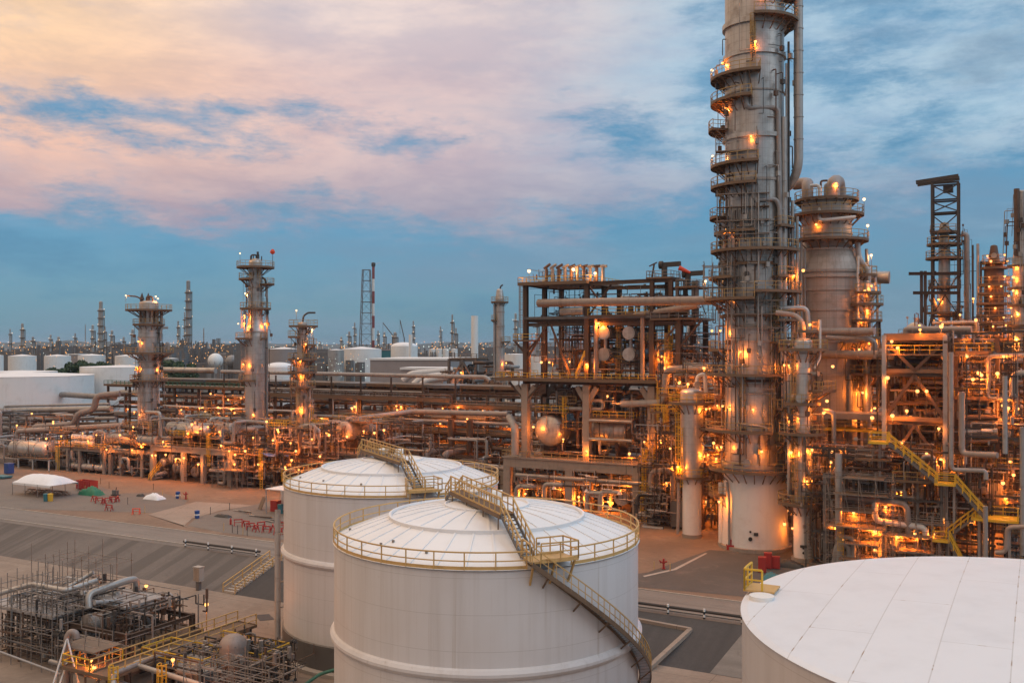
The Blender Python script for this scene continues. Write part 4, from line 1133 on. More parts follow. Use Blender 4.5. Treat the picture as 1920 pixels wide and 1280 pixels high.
            if r >= .1 and rg.random() < .6 and (b - a).length > 1.2:
                c = a + (b - a) * .5; o = Vector((0, 0, 1)) if abs(d.z) < .5 else Vector((0, -1, 0))
                m.cyl(c - d * .3, c + d * .3, r * 1.5, None, 8); m.cyl(c, c + o * (r * 2 + .5), .05, None, 6); m.cyl(c + o * (r * 2 + .45), c + o * (r * 2 + .5), .22, None, 10)
            m.build(name, M[rg.choice(mats)], s.root)

def vessel(name, label, cat, c, axis, r, Ln, mat='clad', z0=None, heads='dome', mats=None, rings=2, nozzles=2, group=None):
    """horizontal drum or exchanger; c = absolute (u, v, z) of the near end's centre"""
    t = sthing(name, label, cat, c[0], c[1], c[2], group)
    ax = 'x' if axis == 'u' else 'y'; d = Vector((1, 0, 0)) if axis == 'u' else Vector((0, 1, 0)); sd_ = Vector((0, 1, 0)) if axis == 'u' else Vector((1, 0, 0))
    MB().lathe([(r, 0), (r, Ln)], 28, axis=ax).build('shell', M[mat], t)
    hm = M[mats or mat]
    for s_, e in ((-1, 0.0), (1, Ln)):
        m = MB()
        if heads == 'dome': m.dome(d * e, r, r * .42, 28, 6, ax, s_)
        else:
            m.cyl(d * (e + s_ * .02), d * (e + s_ * .22), r * 1.16, None, 28).cyl(d * (e + s_ * .22), d * (e + s_ * .9), r * 1.0, None, 28).cyl(d * (e + s_ * .9), d * (e + s_ * 1.12), r * 1.16, None, 28).cyl(d * (e + s_ * 1.12), d * (e + s_ * 1.2), r * .92, None, 28)
        m.build('head', hm, t)
    if heads == 'dome':
        m = MB().cyl(d * (-r * .42 - .1), d * (-r * .2), r * .14, None, 14)
        m.build('nozzle', hm, t)
    for i in range(rings):
        e = Ln * (i + .5) / rings
        MB().lathe([(r, e - .08), (r + .07, e - .08), (r + .07, e + .08), (r, e + .08)], 28, axis=ax).build('shell_band', M['cladb'], t)
    if z0 is not None:
        for f in (.2, .8):
            q = d * (Ln * f); h = c[2] - z0
            MB().box((q.x, q.y, -h / 2 - r * .25), ((.35, r * 1.5, h - r * .5 - .02) if axis == 'u' else (r * 1.5, .35, h - r * .5 - .02))).build('saddle', M['steel'], t)
    for i in range(nozzles):
        q = d * (Ln * (i + .7) / (nozzles + .4))
        MB().cyl(q + Vector((0, 0, r * .9)), q + Vector((0, 0, r + .6)), r * .18 + .08, None, 12).cyl(q + Vector((0, 0, r + .6)), q + Vector((0, 0, r + .75)), r * .26 + .1, None, 12).build('nozzle', hm, t)
    return t
def pipeline(label, pts, r, mat='silver', fl=3.5, group=None, cat='pipe', name='pipeline', sup=None):
    """free pipe; pts world points"""
    pts = [Vector(p) for p in pts]; o = pts[0].copy()
    q = [p - o for p in pts]
    m = MB().pipe(q, r, 14 if r > .3 else 10)
    t = m.build(name, M[mat], None, loc=o); tag(t, label, cat, group)
    f = MB()
    for a, b in zip(q[:-1], q[1:]):
        Ln = (b - a).length; d = (b - a) / max(Ln, 1e-6)
        for i in range(1, int(Ln / fl)): f.cyl(a + d * (i * fl) - d * .05, a + d * (i * fl) + d * .05, r * 1.06, None, 14)
    if f.v: kind(f.build('pipe_band', M[mat], t), 'stuff')
    return t

# ============================================================== long pipe rack
uA, uB = U(203, 181), -52.0
us = [uA + (uB - uA) * i / 20 for i in range(21)]
RZ = [6.6, 9.6, 12.6, 15.6, 18.6, 21.2]
rack = Frame('pipe_rack', 'long brown multi-storey pipe rack running behind the three near columns and the white tanks', 'pipe rack', us, [181, 187, 193], RZ, .5, .5, 'steel', levels=False)
for z in RZ:
    for v in (181, 193): rack.beam((us[0] - .3, v, z), (us[-1] + .3, v, z), 1.0)
rg = random.Random(3)
for i, u in enumerate(us):
    if i % 2 == 0:
        for z in RZ[::2]: rack.beam((u, 181.3, z - .05), (u, 192.7, z - .05), .8)
pm_ = ['silver', 'greypipe', 'brownpipe', 'pinkpipe', 'brownpipe', 'greypipe', 'brownpipe']
for li, z in enumerate(RZ):
    v = 181.5
    while v < 192:
        r = rg.choice((.12, .16, .2, .28, .35, .45, .55)) * (1 if li < 5 else .7)
        v += r + .1
        a = us[0] - rg.uniform(0, 3) if rg.random() < .7 else us[rg.randint(1, 9)]; b = us[-1] + 2 if rg.random() < .7 else us[rg.randint(11, 19)]
        rack.pipe([(a, v, z + r + .03), (b, v, z + r + .03)] if rg.random() < .6 else [(a, v, z + r + .03), (b, v, z + r + .03), (b, v, z + r + rg.choice((-3, 2.4)))], r, rg.choice(pm_), fl=False, n=8)
        v += r + rg.uniform(.1, 1.0)
rack.fine(us[0], us[20], 180, 192, 5, 22, 189, 801); rack.minidecks(us[2], us[20], 178.5, 180, 6, 18, 12, 802, ('rail',))
# front catwalks, coolers on the roof, posts carrying the top line
rack.deck(us[0], us[6], 179.6, 180.9, 21.3, 'green', 'fblr', 'deck', .5)
rack.deck(us[6], us[13], 179.6, 180.9, 20.0, 'railg', 'fb', 'deck', .9)
rack.deck(us[13], us[20], 179.6, 180.9, 18.8, 'railg', 'fb', 'deck', .7)
rack.deck(us[5], us[18], 180.0, 180.9, 12.8, 'rail', 'f', 'deck', .4)
for i in range(1, 19):
    a, b = us[i] + .4, us[i + 1] - .4
    p0, p1 = rack.p(a, 183, 22.4), rack.p(b, 192, 23.6)
    m = MB().bx(p0.x, p1.x, p0.y, p1.y, p0.z, p0.z + .7)
    for k in range(2):
        for w in range(2): m.cyl((p0.x + (k + .5) * (p1.x - p0.x) / 2, p0.y + (w + .5) * (p1.y - p0.y) / 2, p0.z - .55), (p0.x + (k + .5) * (p1.x - p0.x) / 2, p0.y + (w + .5) * (p1.y - p0.y) / 2, p0.z), 1.35, 1.5, 16)
    for x in (p0.x + .2, p1.x - .2):
        for y in (p0.y + .2, p1.y - .2): m.beam((x, y, p0.z - 1.2), (x, y, p0.z), .18)
    m.build('air_cooler', M['deck' if i % 3 else 'steelg'], rack.root)
for i in range(5, 14): 
    MB().beam(rack.p(us[i] + .9, 180.4, 12.8), rack.p(us[i] + .9, 180.4, 25.2 - (.5 if i % 2 else 0)), .3).build('post', M['steel'], rack.root)
rack.pipe([(us[5], 180.4, 25.4), (us[14], 180.4, 25.2), (us[14] + 1.0, 180.4, 24.4)], .45, 'greypipe', n=12)
rack.pipe([(us[1] + 4, 180.4, 25.6), (us[5] - 2, 180.4, 25.6)], .75, 'clad', n=14)
rack.pipe([(us[2], 179.4, 16.2), (us[8], 179.4, 16.2)], .22, 'whitepipe'); rack.pipe([(us[8], 179.2, 15.3), (us[19], 179.2, 15.3)], .4, 'greypipe')
for i in (2, 5, 8, 11, 14, 17): rack.xbrace(us[i], us[i + 1], 180.85, 15.6, 18.4, .22); rack.brace((us[i + 1], 180.8, 9.6), (us[i + 2], 180.8, 12.4), .25)
rack.clutter(us[0], us[20], 179.2, 180.8, 5, 21, 60, 21, rs=(.06, .08, .1, .14, .2), ln=(2, 14), up=.35)
for px, py in ((660, 765), (665, 762), (743, 761), (752, 762), (858, 763), (876, 785), (395, 738), (428, 749), (452, 746), (340, 768), (374, 765), (385, 771), (409, 763), (434, 768), (440, 773), (600, 800), (720, 805), (690, 840), (560, 742), (830, 765), (905, 770)):
    rack.lamp(px, py, 179.0, 1.2)
for i in range(0, 20, 2): rack.lampp(us[i] + 2, 186, 14.2, 0, power=420); rack.lampp(us[i] + 5, 185, 8.4, 0, power=340)
# low concrete sleeper way in front of the rack, between the drum and the exchanger structure
sl = Frame('sleeper_way', 'low concrete pipe sleeper frame in front of the rack, left of the exchanger structure', 'pipe support', [U(775, 172) + i * 5.5 for i in range(7)], [172, 177], [6.3], .7, .8, 'concrete')
for i, (v, r, m_) in enumerate(((172.6, .4, 'pinkpipe'), (173.6, .3, 'silver'), (174.8, .45, 'greypipe'), (176, .3, 'brownpipe'))): sl.pipe([(sl.us[0] - 3, v, 6.35 + r), (sl.us[-1] + 2, v, 6.35 + r)], r, m_)
for px in (800, 835):
    u = U(px, 172); sl.pipe([(u, 180, 9.2), (u, 171.6, 9.2), (u, 171.6, 5.2)], .75, 'pinkpipe', n=14); sl.pipe([(u + 2.4, 178, 16), (u + 2.4, 178, 9)], .7, 'brownpipe')
for px, py in ((905, 855), (870, 840)): u = U(px, 171); sl.pipe([(u, 171, 4), (u, 171, 7.6), (u + 3.6, 171, 7.6), (u + 3.6, 171, 4)], .16, 'whitepipe')
sl.clutter(sl.us[0], sl.us[-1], 171, 178, 3, 13, 26, 33)
sl.lamp(745, 768, 170, 2, power=250)

# ============================================================== left unit
# concrete table with drums
tb = Frame('concrete_table', 'concrete table on round stilts carrying drums at the foot of the tall pinkish grey column', 'concrete table', [U(288, 149), U(345, 149), U(382, 149), U(432, 149)], [149, 156, 163], [10.0], .9, 1.1, 'concrete')
tb.deck(tb.us[0] - .6, tb.us[3] + .6, 148.4, 163.6, 10.15, 'rail', 'flr', 'concrete', .3)
vessel('horizontal_drum', 'grey horizontal drum with a pinkish domed end on the concrete table', 'drum', (U(318, 151), 151.5, Z(318, 803, 151)), 'u', 1.55, 10, 'clad', 10.2, nozzles=3)
vessel('horizontal_drum', 'second grey drum on the concrete table, nearer and right of the pinkish domed one', 'drum', (U(356, 149.5), 149.9, Z(356, 806, 149.5)), 'u', 1.15, 4.6, 'cladl', 10.2)
vessel('horizontal_drum', 'rust stained drum lit orange at the right end of the concrete table', 'drum', (U(384, 152), 153.2, Z(384, 804, 152)), 'u', 1.5, 7, 'cladb', 10.2, nozzles=3)
tb.clutter(tb.us[0] - 1, tb.us[3] + 2, 147.6, 163, 3.0, 8.7, 42, 41, ln=(1, 5))
tb.clutter(tb.us[0] - 1, tb.us[3] + 2, 148, 163, 10.5, 16, 30, 42, ln=(1, 6), rs=(.08, .1, .14, .2, .3))
tb.fine(tb.us[0] - 3, tb.us[3] + 3, 147.6, 162, 3, 17, 117, 803); tb.minidecks(tb.us[0], tb.us[3], 148, 158, 10.6, 14, 5, 804)
tb.deck(U(365, 157), U(440, 157), 156.5, 162, 15.8, 'rail', 'fblr')
for i, (px, py, r) in enumerate(((306, 866, 1.0), (322, 858, 1.1), (331, 876, 1.25), (366, 884, 1.2), (306, 880, .9))):
    vessel('pump_drum', ['small drum lying under the concrete table by its left stilt', 'small drum high under the concrete table, second from the left stilt', 'biggest round ended drum under the concrete table', 'grey drum between the right stilts of the concrete table', 'lowest small drum beside the left stilt of the concrete table'][i], 'drum', (U(px, 150 + i * .6), 150 + i * .6, max(GZ + r + .25, Z(px, py, 150 + i * .6))), 'v', r, 5, ('clad', 'greypipe')[i % 2], GZ, rings=1, nozzles=1)
for px, py in ((306, 828), (292, 853), (311, 852), (345, 858), (352, 812), (411, 809), (441, 852), (430, 845), (360, 795), (390, 800), (415, 835), (330, 860), (372, 870)): tb.lamp(px, py, 147.6, 1.6)
# platform of small exchangers
p2 = Frame('exchanger_platform', 'yellow railed platform of small exchangers left of the stout column', 'platform', [U(108, 149), U(128, 149), U(150, 149), U(196, 149)], [149, 155], [8.2], .6, .6, 'concrete')
p2.deck(p2.us[0] - .3, p2.us[3] + .3, 148.6, 155.3, 8.35, 'yellow', 'flr', 'deck', .3)
for i, (px, py) in enumerate(((137, 818), (137, 829))):
    vessel('small_exchanger', ['upper of two thin pale exchangers on the yellow railed platform', 'lower of two thin pale exchangers on the yellow railed platform'][i], 'exchanger', (U(px, 151), 151, Z(px, py, 151)), 'u', .62, 7, 'whitepipe', None, rings=1, nozzles=1)
for i, (px, py) in enumerate(((136, 868), (158, 868), (182, 871))):
    vessel('small_exchanger', ['leftmost small exchanger under the yellow railed platform', 'middle small exchanger under the yellow railed platform', 'rightmost small exchanger under the yellow railed platform'][i], 'exchanger', (U(px, 149.6), 149.6, GZ + 1.3), 'u', .75, 3.2, 'cladl', GZ, rings=1, nozzles=1)
p2.clutter(p2.us[0], p2.us[3] + 4, 148, 158, 3, 7.6, 26, 51, ln=(1, 5)); p2.clutter(p2.us[0], p2.us[3] + 6, 149, 158, 8.6, 12, 16, 52, ln=(1, 6), rs=(.08, .12, .2))
p2.fine(p2.us[0] - 18, p2.us[3] + 4, 147.5, 160, 3, 13, 108, 805); p2.minidecks(p2.us[0] - 14, p2.us[3] + 4, 148, 158, 5, 12, 4, 806)
p2.ladder(U(110, 148), 148, GZ, 8.4, (0, -1))
for px, py in ((87, 822), (115, 817), (155, 812), (181, 815), (100, 793), (32, 797), (165, 826), (200, 842)): p2.lamp(px, py, 148.2, 1.5)
# vessels of the left unit
vessel('horizontal_drum', 'long grey drum with a white domed end at the left edge of the yard', 'drum', (U(30, 150), 150, Z(30, 838, 150)), 'u', 1.95, 12.5, 'cladl', GZ, nozzles=2)
dk = Frame('low_platform', 'low platform with white posts under the long drum at the left edge', 'platform', [U(35, 147), U(62, 147), U(92, 147)], [147, 153], [5.2], .25, .3, 'whitepipe'); dk.deck(dk.us[0], dk.us[2], 146.8, 153, 5.3, 'railg', 'f')
dk.clutter(dk.us[0] - 14, dk.us[0], 147, 156, 3, 9, 16, 53)
vessel('horizontal_drum', 'brown drum with a flanged end lit from its right, left of the stout column', 'drum', (U(212, 151), 151, Z(212, 822, 151)), 'u', 1.25, 8, 'cladb', None, 'flange', rings=1)
vessel('horizontal_drum', 'small brown drum with a flanged end, just left of the concrete table', 'drum', (U(270, 149), 149, Z(270, 825, 149)), 'u', 1.0, 3.4, 'cladb', None, 'flange', rings=1)
p3_ = Frame('vessel_stand', 'concrete stand between the exchanger platform and the concrete table', 'concrete stand', [U(208, 150), U(228, 150), U(268, 150), U(286, 150)], [150, 156], [8.6], .8, .9, 'concrete')
p3_.clutter(U(200, 150), U(290, 150), 148.6, 158, 3, 9, 30, 61, ln=(1, 6)); p3_.clutter(U(200, 150), U(290, 150), 150, 165, 9, 17, 22, 62, ln=(2, 9))
p3_.fine(U(195, 149), U(292, 149), 148, 164, 3, 15, 90, 807); p3_.minidecks(U(200, 149), U(290, 149), 148.5, 158, 9, 14, 4, 808)
p3_.stair((U(280, 147), 147.2, GZ), (U(280, 147) + .5, 150, 5.5), .9, 'yellow')
for px, py in ((257, 821), (248, 843), (265, 835), (286, 853), (250, 800), (225, 815)): p3_.lamp(px, py, 148.6, 1.5)
pipeline('fat pale pipe with an elbow running along the left unit above the drums', [at(33, 156, 822), at(33, 156, 808), at(232, 156, 797)], .66, 'pinkpipe')
pipeline('fat pale pipe dropping in a bend behind the exchanger platform', [at(64, 158, 808), at(66, 158, 800), at(140, 160, 795), at(146, 160, 775), at(178, 162, 768), at(180, 162, 742), at(225, 165, 738)], .78, 'pinkpipe')
pipeline('grey pipe with a bent down end in front of the big white far left tank', [at(100, 190, 764), at(96, 190, 742), at(112, 190, 739), at(215, 181, 745)], .8, 'greypipe')
for i in range(6):
    pipeline(['topmost grey pipe on the low rack at the far left', 'second pipe from the top on the low rack at the far left', 'third pipe from the top on the low rack at the far left', 'fourth pipe from the top on the low rack at the far left', 'fifth pipe from the top on the low rack at the far left', 'lowest pipe on the low rack at the far left'][i],
             [at(-60, 176 - 2 * i, 763 + 8 * i), at(205 + 4 * i, 176 - 2 * i, 757 + 9 * i)], (.35, .8, .3, .5, .35, .5)[i], ('greypipe', 'silver', 'brownpipe', 'greypipe', 'brownpipe', 'silver')[i], group='pipes on the low rack at the far left')
lr = Frame('low_pipe_rack', 'low brown rack carrying the pipes at the far left', 'pipe rack', [U(-40, 165) + i * 7 for i in range(7)], [165, 177], [7.6, 10.6, 13.4], .4, .4, 'steelg')
lr.clutter(lr.us[0], lr.us[-1], 164, 178, 4, 14, 30, 66)
for px, py in ((32, 797), (100, 790), (60, 775)): lr.lamp(px, py, 163, 1.5)

# piping maze round columns B and C with platforms
mz = Frame('piping_platform', 'brown piping platform wrapped around the short slim rusty column', 'platform', [U(440, 150), U(478, 150), U(515, 150), U(556, 150), U(596, 150)], [150, 157, 164], [6.4, 9.4], .35, .35, 'steel')
mz.deck(mz.us[0], mz.us[2], 149.6, 164, 9.5, 'rail', 'flr'); mz.deck(mz.us[2], mz.us[4], 149.6, 160, 6.5, 'rail', 'f'); mz.deck(mz.us[1], mz.us[3], 157, 164, 13, 'rail', 'fblr')
mz.clutter(mz.us[0] - 2, mz.us[4] + 3, 148, 165, 3, 9, 70, 71, ln=(1, 6)); mz.clutter(mz.us[0], mz.us[4], 149, 165, 9.6, 16, 44, 72, ln=(1.5, 7))
for px in (437, 452): mz.pipe([(U(px, 151), 151, 12), (U(px, 151), 151, 14.5), (U(px, 151) + 3, 151, 14.5), (U(px, 151) + 3, 156, 14.5)], .5, 'pinkpipe', n=12)
mz.fine(mz.us[0] - 2, mz.us[4] + 4, 147.5, 164, 3, 17, 189, 809); mz.minidecks(mz.us[0], mz.us[4], 148, 160, 6, 16, 9, 810)
mz.ladder(U(490, 148.5), 148.5, GZ, 11, (0, -1)); mz.ladder(U(533, 148.5), 148.5, GZ, 7, (0, -1))
for px, py in ((485, 870), (475, 820), (512, 825), (545, 830), (555, 845), (535, 875), (585, 870), (600, 855), (460, 845), (440, 870), (617, 815), (585, 823), (547, 862), (560, 880), (520, 805), (500, 790)): mz.lamp(px, py, 148, 1.5)
tp = MB(); rg = random.Random(2)
g = [[(x * .9, y * .8, .35 * math.sin(x * 1.1) * math.cos(y) + rg.uniform(-.12, .12)) for x in range(8)] for y in range(5)]
tp.add([q for row in g for q in row], [(y * 8 + x, y * 8 + x + 1, (y + 1) * 8 + x + 1, (y + 1) * 8 + x) for y in range(4) for x in range(7)], True)
tp.add([(q[0], q[1], q[2] - .08) for row in g for q in row], [((y + 1) * 8 + x, (y + 1) * 8 + x + 1, y * 8 + x + 1, y * 8 + x) for y in range(4) for x in range(7)], True)
o = tp.build('tarpaulin', M['tarpblue'], None, loc=at(482, 148.5, 851), rz=ROT); tag(o, 'pale blue tarpaulin draped over pipes under the pinkish grey column', 'tarpaulin')
scaffold('tube scaffolding with planks at the right end of the concrete table', 0, 7, 0, 3, 0, 5.5, xy(U(398, 146), 146, GZ), ROT, 2.0, 1.9, seed=23)
vessel('horizontal_drum', 'big drum glowing orange under a lamp, just above the farther white tank', 'drum', (U(645, 160), 160, Z(645, 808, 160)), 'v', 2.1, 13, 'cladb', 10.0)
ds = Frame('drum_deck', 'concrete deck under the big orange lit drum', 'concrete deck', [U(603, 159), U(640, 159), U(690, 159)], [159, 170], [9.6], .8, 1.0, 'concrete')
ds.deck(ds.us[0] - .4, ds.us[2] + .4, 158.6, 171, 9.75, 'rail', 'flr', 'concrete'); ds.deck(U(632, 162), U(718, 162), 160.5, 166, 16.2, 'rail', 'fblr')
for u in (U(634, 162), U(714, 162)):
    for v in (160.8, 165.8): MB().beam(ds.p(u, v, 9.8), ds.p(u, v, 16.1), .3).build('post', M['steel'], ds.root)
ds.clutter(ds.us[0] - 2, ds.us[2] + 12, 158, 172, 3, 9, 34, 81, ln=(1, 7)); ds.clutter(ds.us[0], ds.us[2] + 10, 164, 175, 10, 16, 14, 82)
ds.fine(ds.us[0] - 2, ds.us[2] + 14, 157.5, 172, 3, 17, 90, 811)
for px, py in ((651, 818), (682, 808), (702, 811), (660, 765), (612, 812), (720, 806)): ds.lamp(px, py, 158.0, 2.0, power=260)
pipeline('grey pipe slanting up from the orange lit drum and running right along the rack', [at(650, 164, 800), at(650, 164, 786), at(676, 166, 784), at(775, 176, 771), at(952, 176, 776)], .55, 'pinkpipe')
# ============================================================== exchanger structure (centre)
cu = [U(985, 157), U(1100, 157), U(1222, 157), U(1272, 157)]
TZ = 11.3
ct = Frame('concrete_table', 'wide concrete table on thick legs under the steel exchanger structure', 'concrete table', [U(953, 157), U(1069, 157), U(1195, 157)], [157, 164.5, 172], [TZ], 1.4, 1.7, 'concrete')
ct.deck(ct.us[0] - .9, ct.us[2] + .9, 156.2, 173, TZ + .15, 'rail', 'flr', 'concrete', .3)
for v, z, r in ((156.4, 8.2, .42), (158, 7.4, .3), (159, 8.6, .25)): ct.pipe([(ct.us[0] + 2, v, z), (ct.us[2] + 6, v, z)], r, 'silver')
for px, h in ((968, 6.2), (1020, 7), (1100, 6), (1125, 6.4)):
    u = U(px, 156); ct.pipe([(u, 156.2, 3), (u, 156.2, h), (u + 3.6, 156.2, h), (u + 3.6, 160, h)], .5, 'silver', n=12)
for px in (982, 1008, 1040, 1060, 1110, 1145): ct.pipe([(U(px, 158), 158, 3), (U(px, 158), 158, 9.5)], .35, ('brownpipe', 'pinkpipe')[px % 2], n=10)
ct.clutter(ct.us[0], ct.us[2], 157, 171, 3, 9, 60, 91, ln=(1, 6)); ct.clutter(ct.us[0] + 1, ct.us[2], 155.6, 157, 3, 9, 16, 92, rs=(.06, .09, .12), ln=(1, 4), mats=('silver', 'whitepipe'))
for px, z0_ in ((1039, 9.5), (1100, 9.3), (1162, 9)): ct.pipe([(U(px, 155.8), 155.8, 9.4), (U(px, 155.8), 155.8, 6.6)], .07, 'whitepipe'); MB().cyl(ct.p(U(px, 155.8), 155.8, 6.2), ct.p(U(px, 155.8), 155.8, 6.7), .5, .15, 12).build('hanging_lamp', M['whitepipe'], ct.root)
for px, py in ((1085, 931), (1115, 919), (985, 925), (1050, 910), (1170, 905), (1010, 940), (1140, 940)): ct.lamp(px, py, 156.8, 0, power=260)
vessel('shell_exchanger', 'dark round ended exchanger behind the middle leg under the wide concrete table', 'exchanger', (U(1046, 159), 159, GZ + 2.4), 'v', 1.1, 7, 'dark', GZ, 'flange', rings=1)
vessel('shell_exchanger', 'pale round ended exchanger near the right leg under the wide concrete table', 'exchanger', (U(1169, 158), 158, GZ + 2.8), 'v', 1.15, 7, 'clad', GZ, 'flange', rings=1)
# concrete posts on the table, steel above
cs = Frame('exchanger_structure', 'tall open steel exchanger structure left of the tallest column', 'steel structure', cu, [157.2, 165, 172.5], [25.7, 37.0], .85, .7, 'steel', z0=25.0)
for i, u in enumerate(cu[:3]):
    for v in (157.2, 165, 172.5):
        MB().beam(cs.p(u, v, TZ + .15), cs.p(u, v, 24.98), 1.25).beam(cs.p(u - 1.9, v, 24.6), cs.p(u, v, 21.6), .5, .9).beam(cs.p(u + 1.9, v, 24.6), cs.p(u, v, 21.6), .5, .9).build('concrete_post', M['concrete'], cs.root)
cs.deck(U(936, 157), U(1236, 157), 155.6, 173, 25.9, 'yellow', 'fl', 'deck', .6)
cs.deck(cu[0], cu[2] + 3, 156.6, 173, 37.1, None, 'f', 'steelg', .5); cs.deck(cu[1] + .5, cu[2] - 1, 156.4, 158.4, 37.35, 'yellow', 'fr')
cs.deck(cu[2], U(1310, 157), 156.4, 166, 36.6, 'railg', 'fr')
# top storey over the left bay
for u in (cu[0], cu[1]):
    for v in (157.2, 165, 172.5): MB().ibeam(cs.p(u, v, 37), cs.p(u, v, 43.2), .8).build('leg', M['steel'], cs.root)
cs.deck(U(976, 157), U(1104, 157), 156, 173, 43.4, 'yellow', 'fblr', 'deck', .6)
cs.beam((cu[1], 157.2, 43.4), (cu[2] + 3.4, 157.2, 43.6), 1.0); cs.beam((cu[1], 165, 43.0), (cu[2], 165, 43.0), .9); cs.beam((cu[0], 157.25, 36.2), (cu[3] + 3, 157.25, 36.2), .9)
for u in (cu[2], cu[2] + 3.4):
    for v in (157.2, 165): MB().ibeam(cs.p(u, v, 36.9), cs.p(u, v, 43.6), .7).build('leg', M['steel'], cs.root)
cs.deck(cu[2] - .8, cu[2] + 3.6, 156.6, 166, 43.7, 'railg', 'fblr')
cs.deck(U(1268, 157), U(1308, 157), 156.6, 163, 42.0, 'railg', 'fblr')
for px in (1270, 1300, 1307): MB().ibeam(cs.p(U(px, 157.4), 157.4, 36), cs.p(U(px, 157.4), 157.4, 43), .5).build('leg', M['steelg'], cs.root)
# inclined cylinder row on the top deck
for i in range(10):
    u = U(1018, 157) + i * 1.25
    MB().cyl(cs.p(u, 158.5, 43.5), cs.p(u, 158.5, 46.1), .3, .3, 12).cyl(cs.p(u - .5, 158.5, 46.2), cs.p(u + .75, 158.5, 47.0 - i * .09), .26, .26, 12).cyl(cs.p(u, 158.5, 46.0), cs.p(u, 158.5, 46.5), .2, .2, 8).build('vent_cylinder', M[('brownpipe', 'cladb')[i % 2]], cs.root)
for k in range(2):
    u = cu[2] + 1.6 if k == 0 else U(1283, 157); z = 43.9 if k == 0 else 42.2
    MB().beam(cs.p(u, 159, z), cs.p(u, 159, z + 1.9), .8, .8).beam(cs.p(u - .6, 159, z + 2.1), cs.p(u + 2.9, 159, z + 2.2), .7, .8).cyl(cs.p(u - .9, 159, z + 2.1), cs.p(u - .3, 159, z + 2.1), .7, None, 12).build('davit_hoist', M['dark'], cs.root)
MB().beam(cs.p(cu[2] - .3, 158, 43.9), cs.p(cu[2] + .1, 158, 46.2), .25).beam(cs.p(cu[2] - .8, 158, 45.8), cs.p(cu[2] + .6, 158, 46.4), .2).build('davit_hoist', M['steel'], cs.root)
# braces
for (u0, u1, v, z0, z1) in ((cu[0], U(1021, 165), 157.4, 37.2, 42.8), (cu[0], U(1021, 165), 165.1, 37.2, 42.8), (cu[1], cu[1] + 4.5, 157.6, 37.2, 42.8)): cs.xbrace(u0, u1, v, z0, z1, .28)
cs.brace((cu[0] + 4.5, 157.0, 35.9), (cu[0], 157.0, 29), .3); cs.brace((cu[0] + 5.2, 157.0, 35.9), (cu[0] + 9.2, 157.0, 26.4), .3); cs.brace((cu[0] + .2, 172.6, 26), (cu[1], 172.6, 36.5), .3); cs.brace((cu[2], 157.0, 30), (cu[3], 157.0, 36), .3); cs.brace((cu[3] + 4, 157, 36.2), (cu[3], 157, 31.5), .3)
for s_ in (-1, 1): cs.brace((cu[0], 157.1, 21.8), (cu[0] + s_ * 3.4, 157.1, 25.2), .35)
cs.deck(U(968, 157), U(1003, 157), 155.8, 159, 33.0, 'yellow', 'flr')
for s_ in (-1, 1): cs.brace((cu[0], 157.0, 30.6), (cu[0] + s_ * 2.2, 157.0, 32.8), .3)
cs.ladder(U(978, 156), 156, 33.2, 43, (0, -1), 'railg'); cs.ladder(U(990, 158), 158.4, 26, 33, (0, -1), 'yellow'); cs.ladder(U(1258, 158), 158, 26, 36.6, (0, -1), 'yellow')
cs.stair((U(1080, 156.6), 156.6, 26), (U(1095, 156.6), 157, 30), .9, 'yellow'); cs.deck(U(1243, 158), U(1262, 158), 157, 161, 31.2, 'yellow', 'flr')
# inside the structure
cs.clutter(cu[0] + 1, cu[2], 160, 173, 26, 36.5, 44, 101, mats=('steel', 'dark', 'silver', 'brownpipe', 'greypipe'), rs=(.08, .1, .12, .18, .3), ln=(1.5, 8), up=.5)
cs.clutter(cu[1] + 1, cu[3] + 2, 158, 166, 37.4, 40.6, 18, 102, mats=('pinkpipe', 'brownpipe', 'silver'), rs=(.15, .2, .3, .4), ln=(1.5, 7))
cs.clutter(cu[0] - 3, cu[3], 157.5, 172, 12, 24.5, 46, 103, ln=(1.5, 8)); cs.clutter(cu[2], cu[3] + 3, 158, 168, 26, 36, 22, 104, ln=(1, 6))
for u in (cu[0] + 5.8, cu[0] + 9): 
    for z in (28, 29.5, 31, 32.5, 34, 35.5): MB().beam(cs.p(u - 3, 171, z), cs.p(u + 3, 171, z), .12).build('beam', M['dark'], cs.root)
for px, py in ((1122, 606), (1015, 679), (1100, 683), (1030, 679), (1068, 678), (1240, 668), (1245, 690)): cs.lamp(px, py, 156.4, 0, power=240)
for px, py in ((992, 508), (1075, 505), (1116, 512)): cs.lamp(px, py, 157.5, 2.6, 'bulbw', 120, .32)
for px, py in ((1139, 742), (1208, 828), (1238, 825), (1056, 823), (1240, 816), (1274, 716), (1000, 800), (1180, 850), (1100, 845)): cs.lamp(px, py, 155.8, .8, power=260)
cs.fine(cu[0] - 3, cu[3] + 4, 155.8, 172, 12, 25, 180, 821); cs.fine(cu[0], cu[3] + 4, 157, 173, 26, 43, 252, 822); cs.minidecks(cu[0] + 2, cu[3] + 3, 157, 170, 14, 24, 7, 823, ('yellow', 'rail')); cs.minidecks(cu[1], cu[3] + 3, 157, 168, 27, 41, 8, 824, ('yellow', 'rail', 'railg')); cs.fine(cu[0] - 1, cu[1], 156.4, 170, 43.5, 46, 36, 825, False)
ct.fine(ct.us[0], ct.us[2] + 3, 155.8, 170, 3, 10, 132, 826)
scaffold('dark tube scaffolding grid standing inside the left bay of the steel exchanger structure', 0, 9, 0, 3, 0, 10.3, xy(cu[0] + 2.4, 168, 25.95), ROT, 1.5, 1.45, False, seed=71, over=.2)
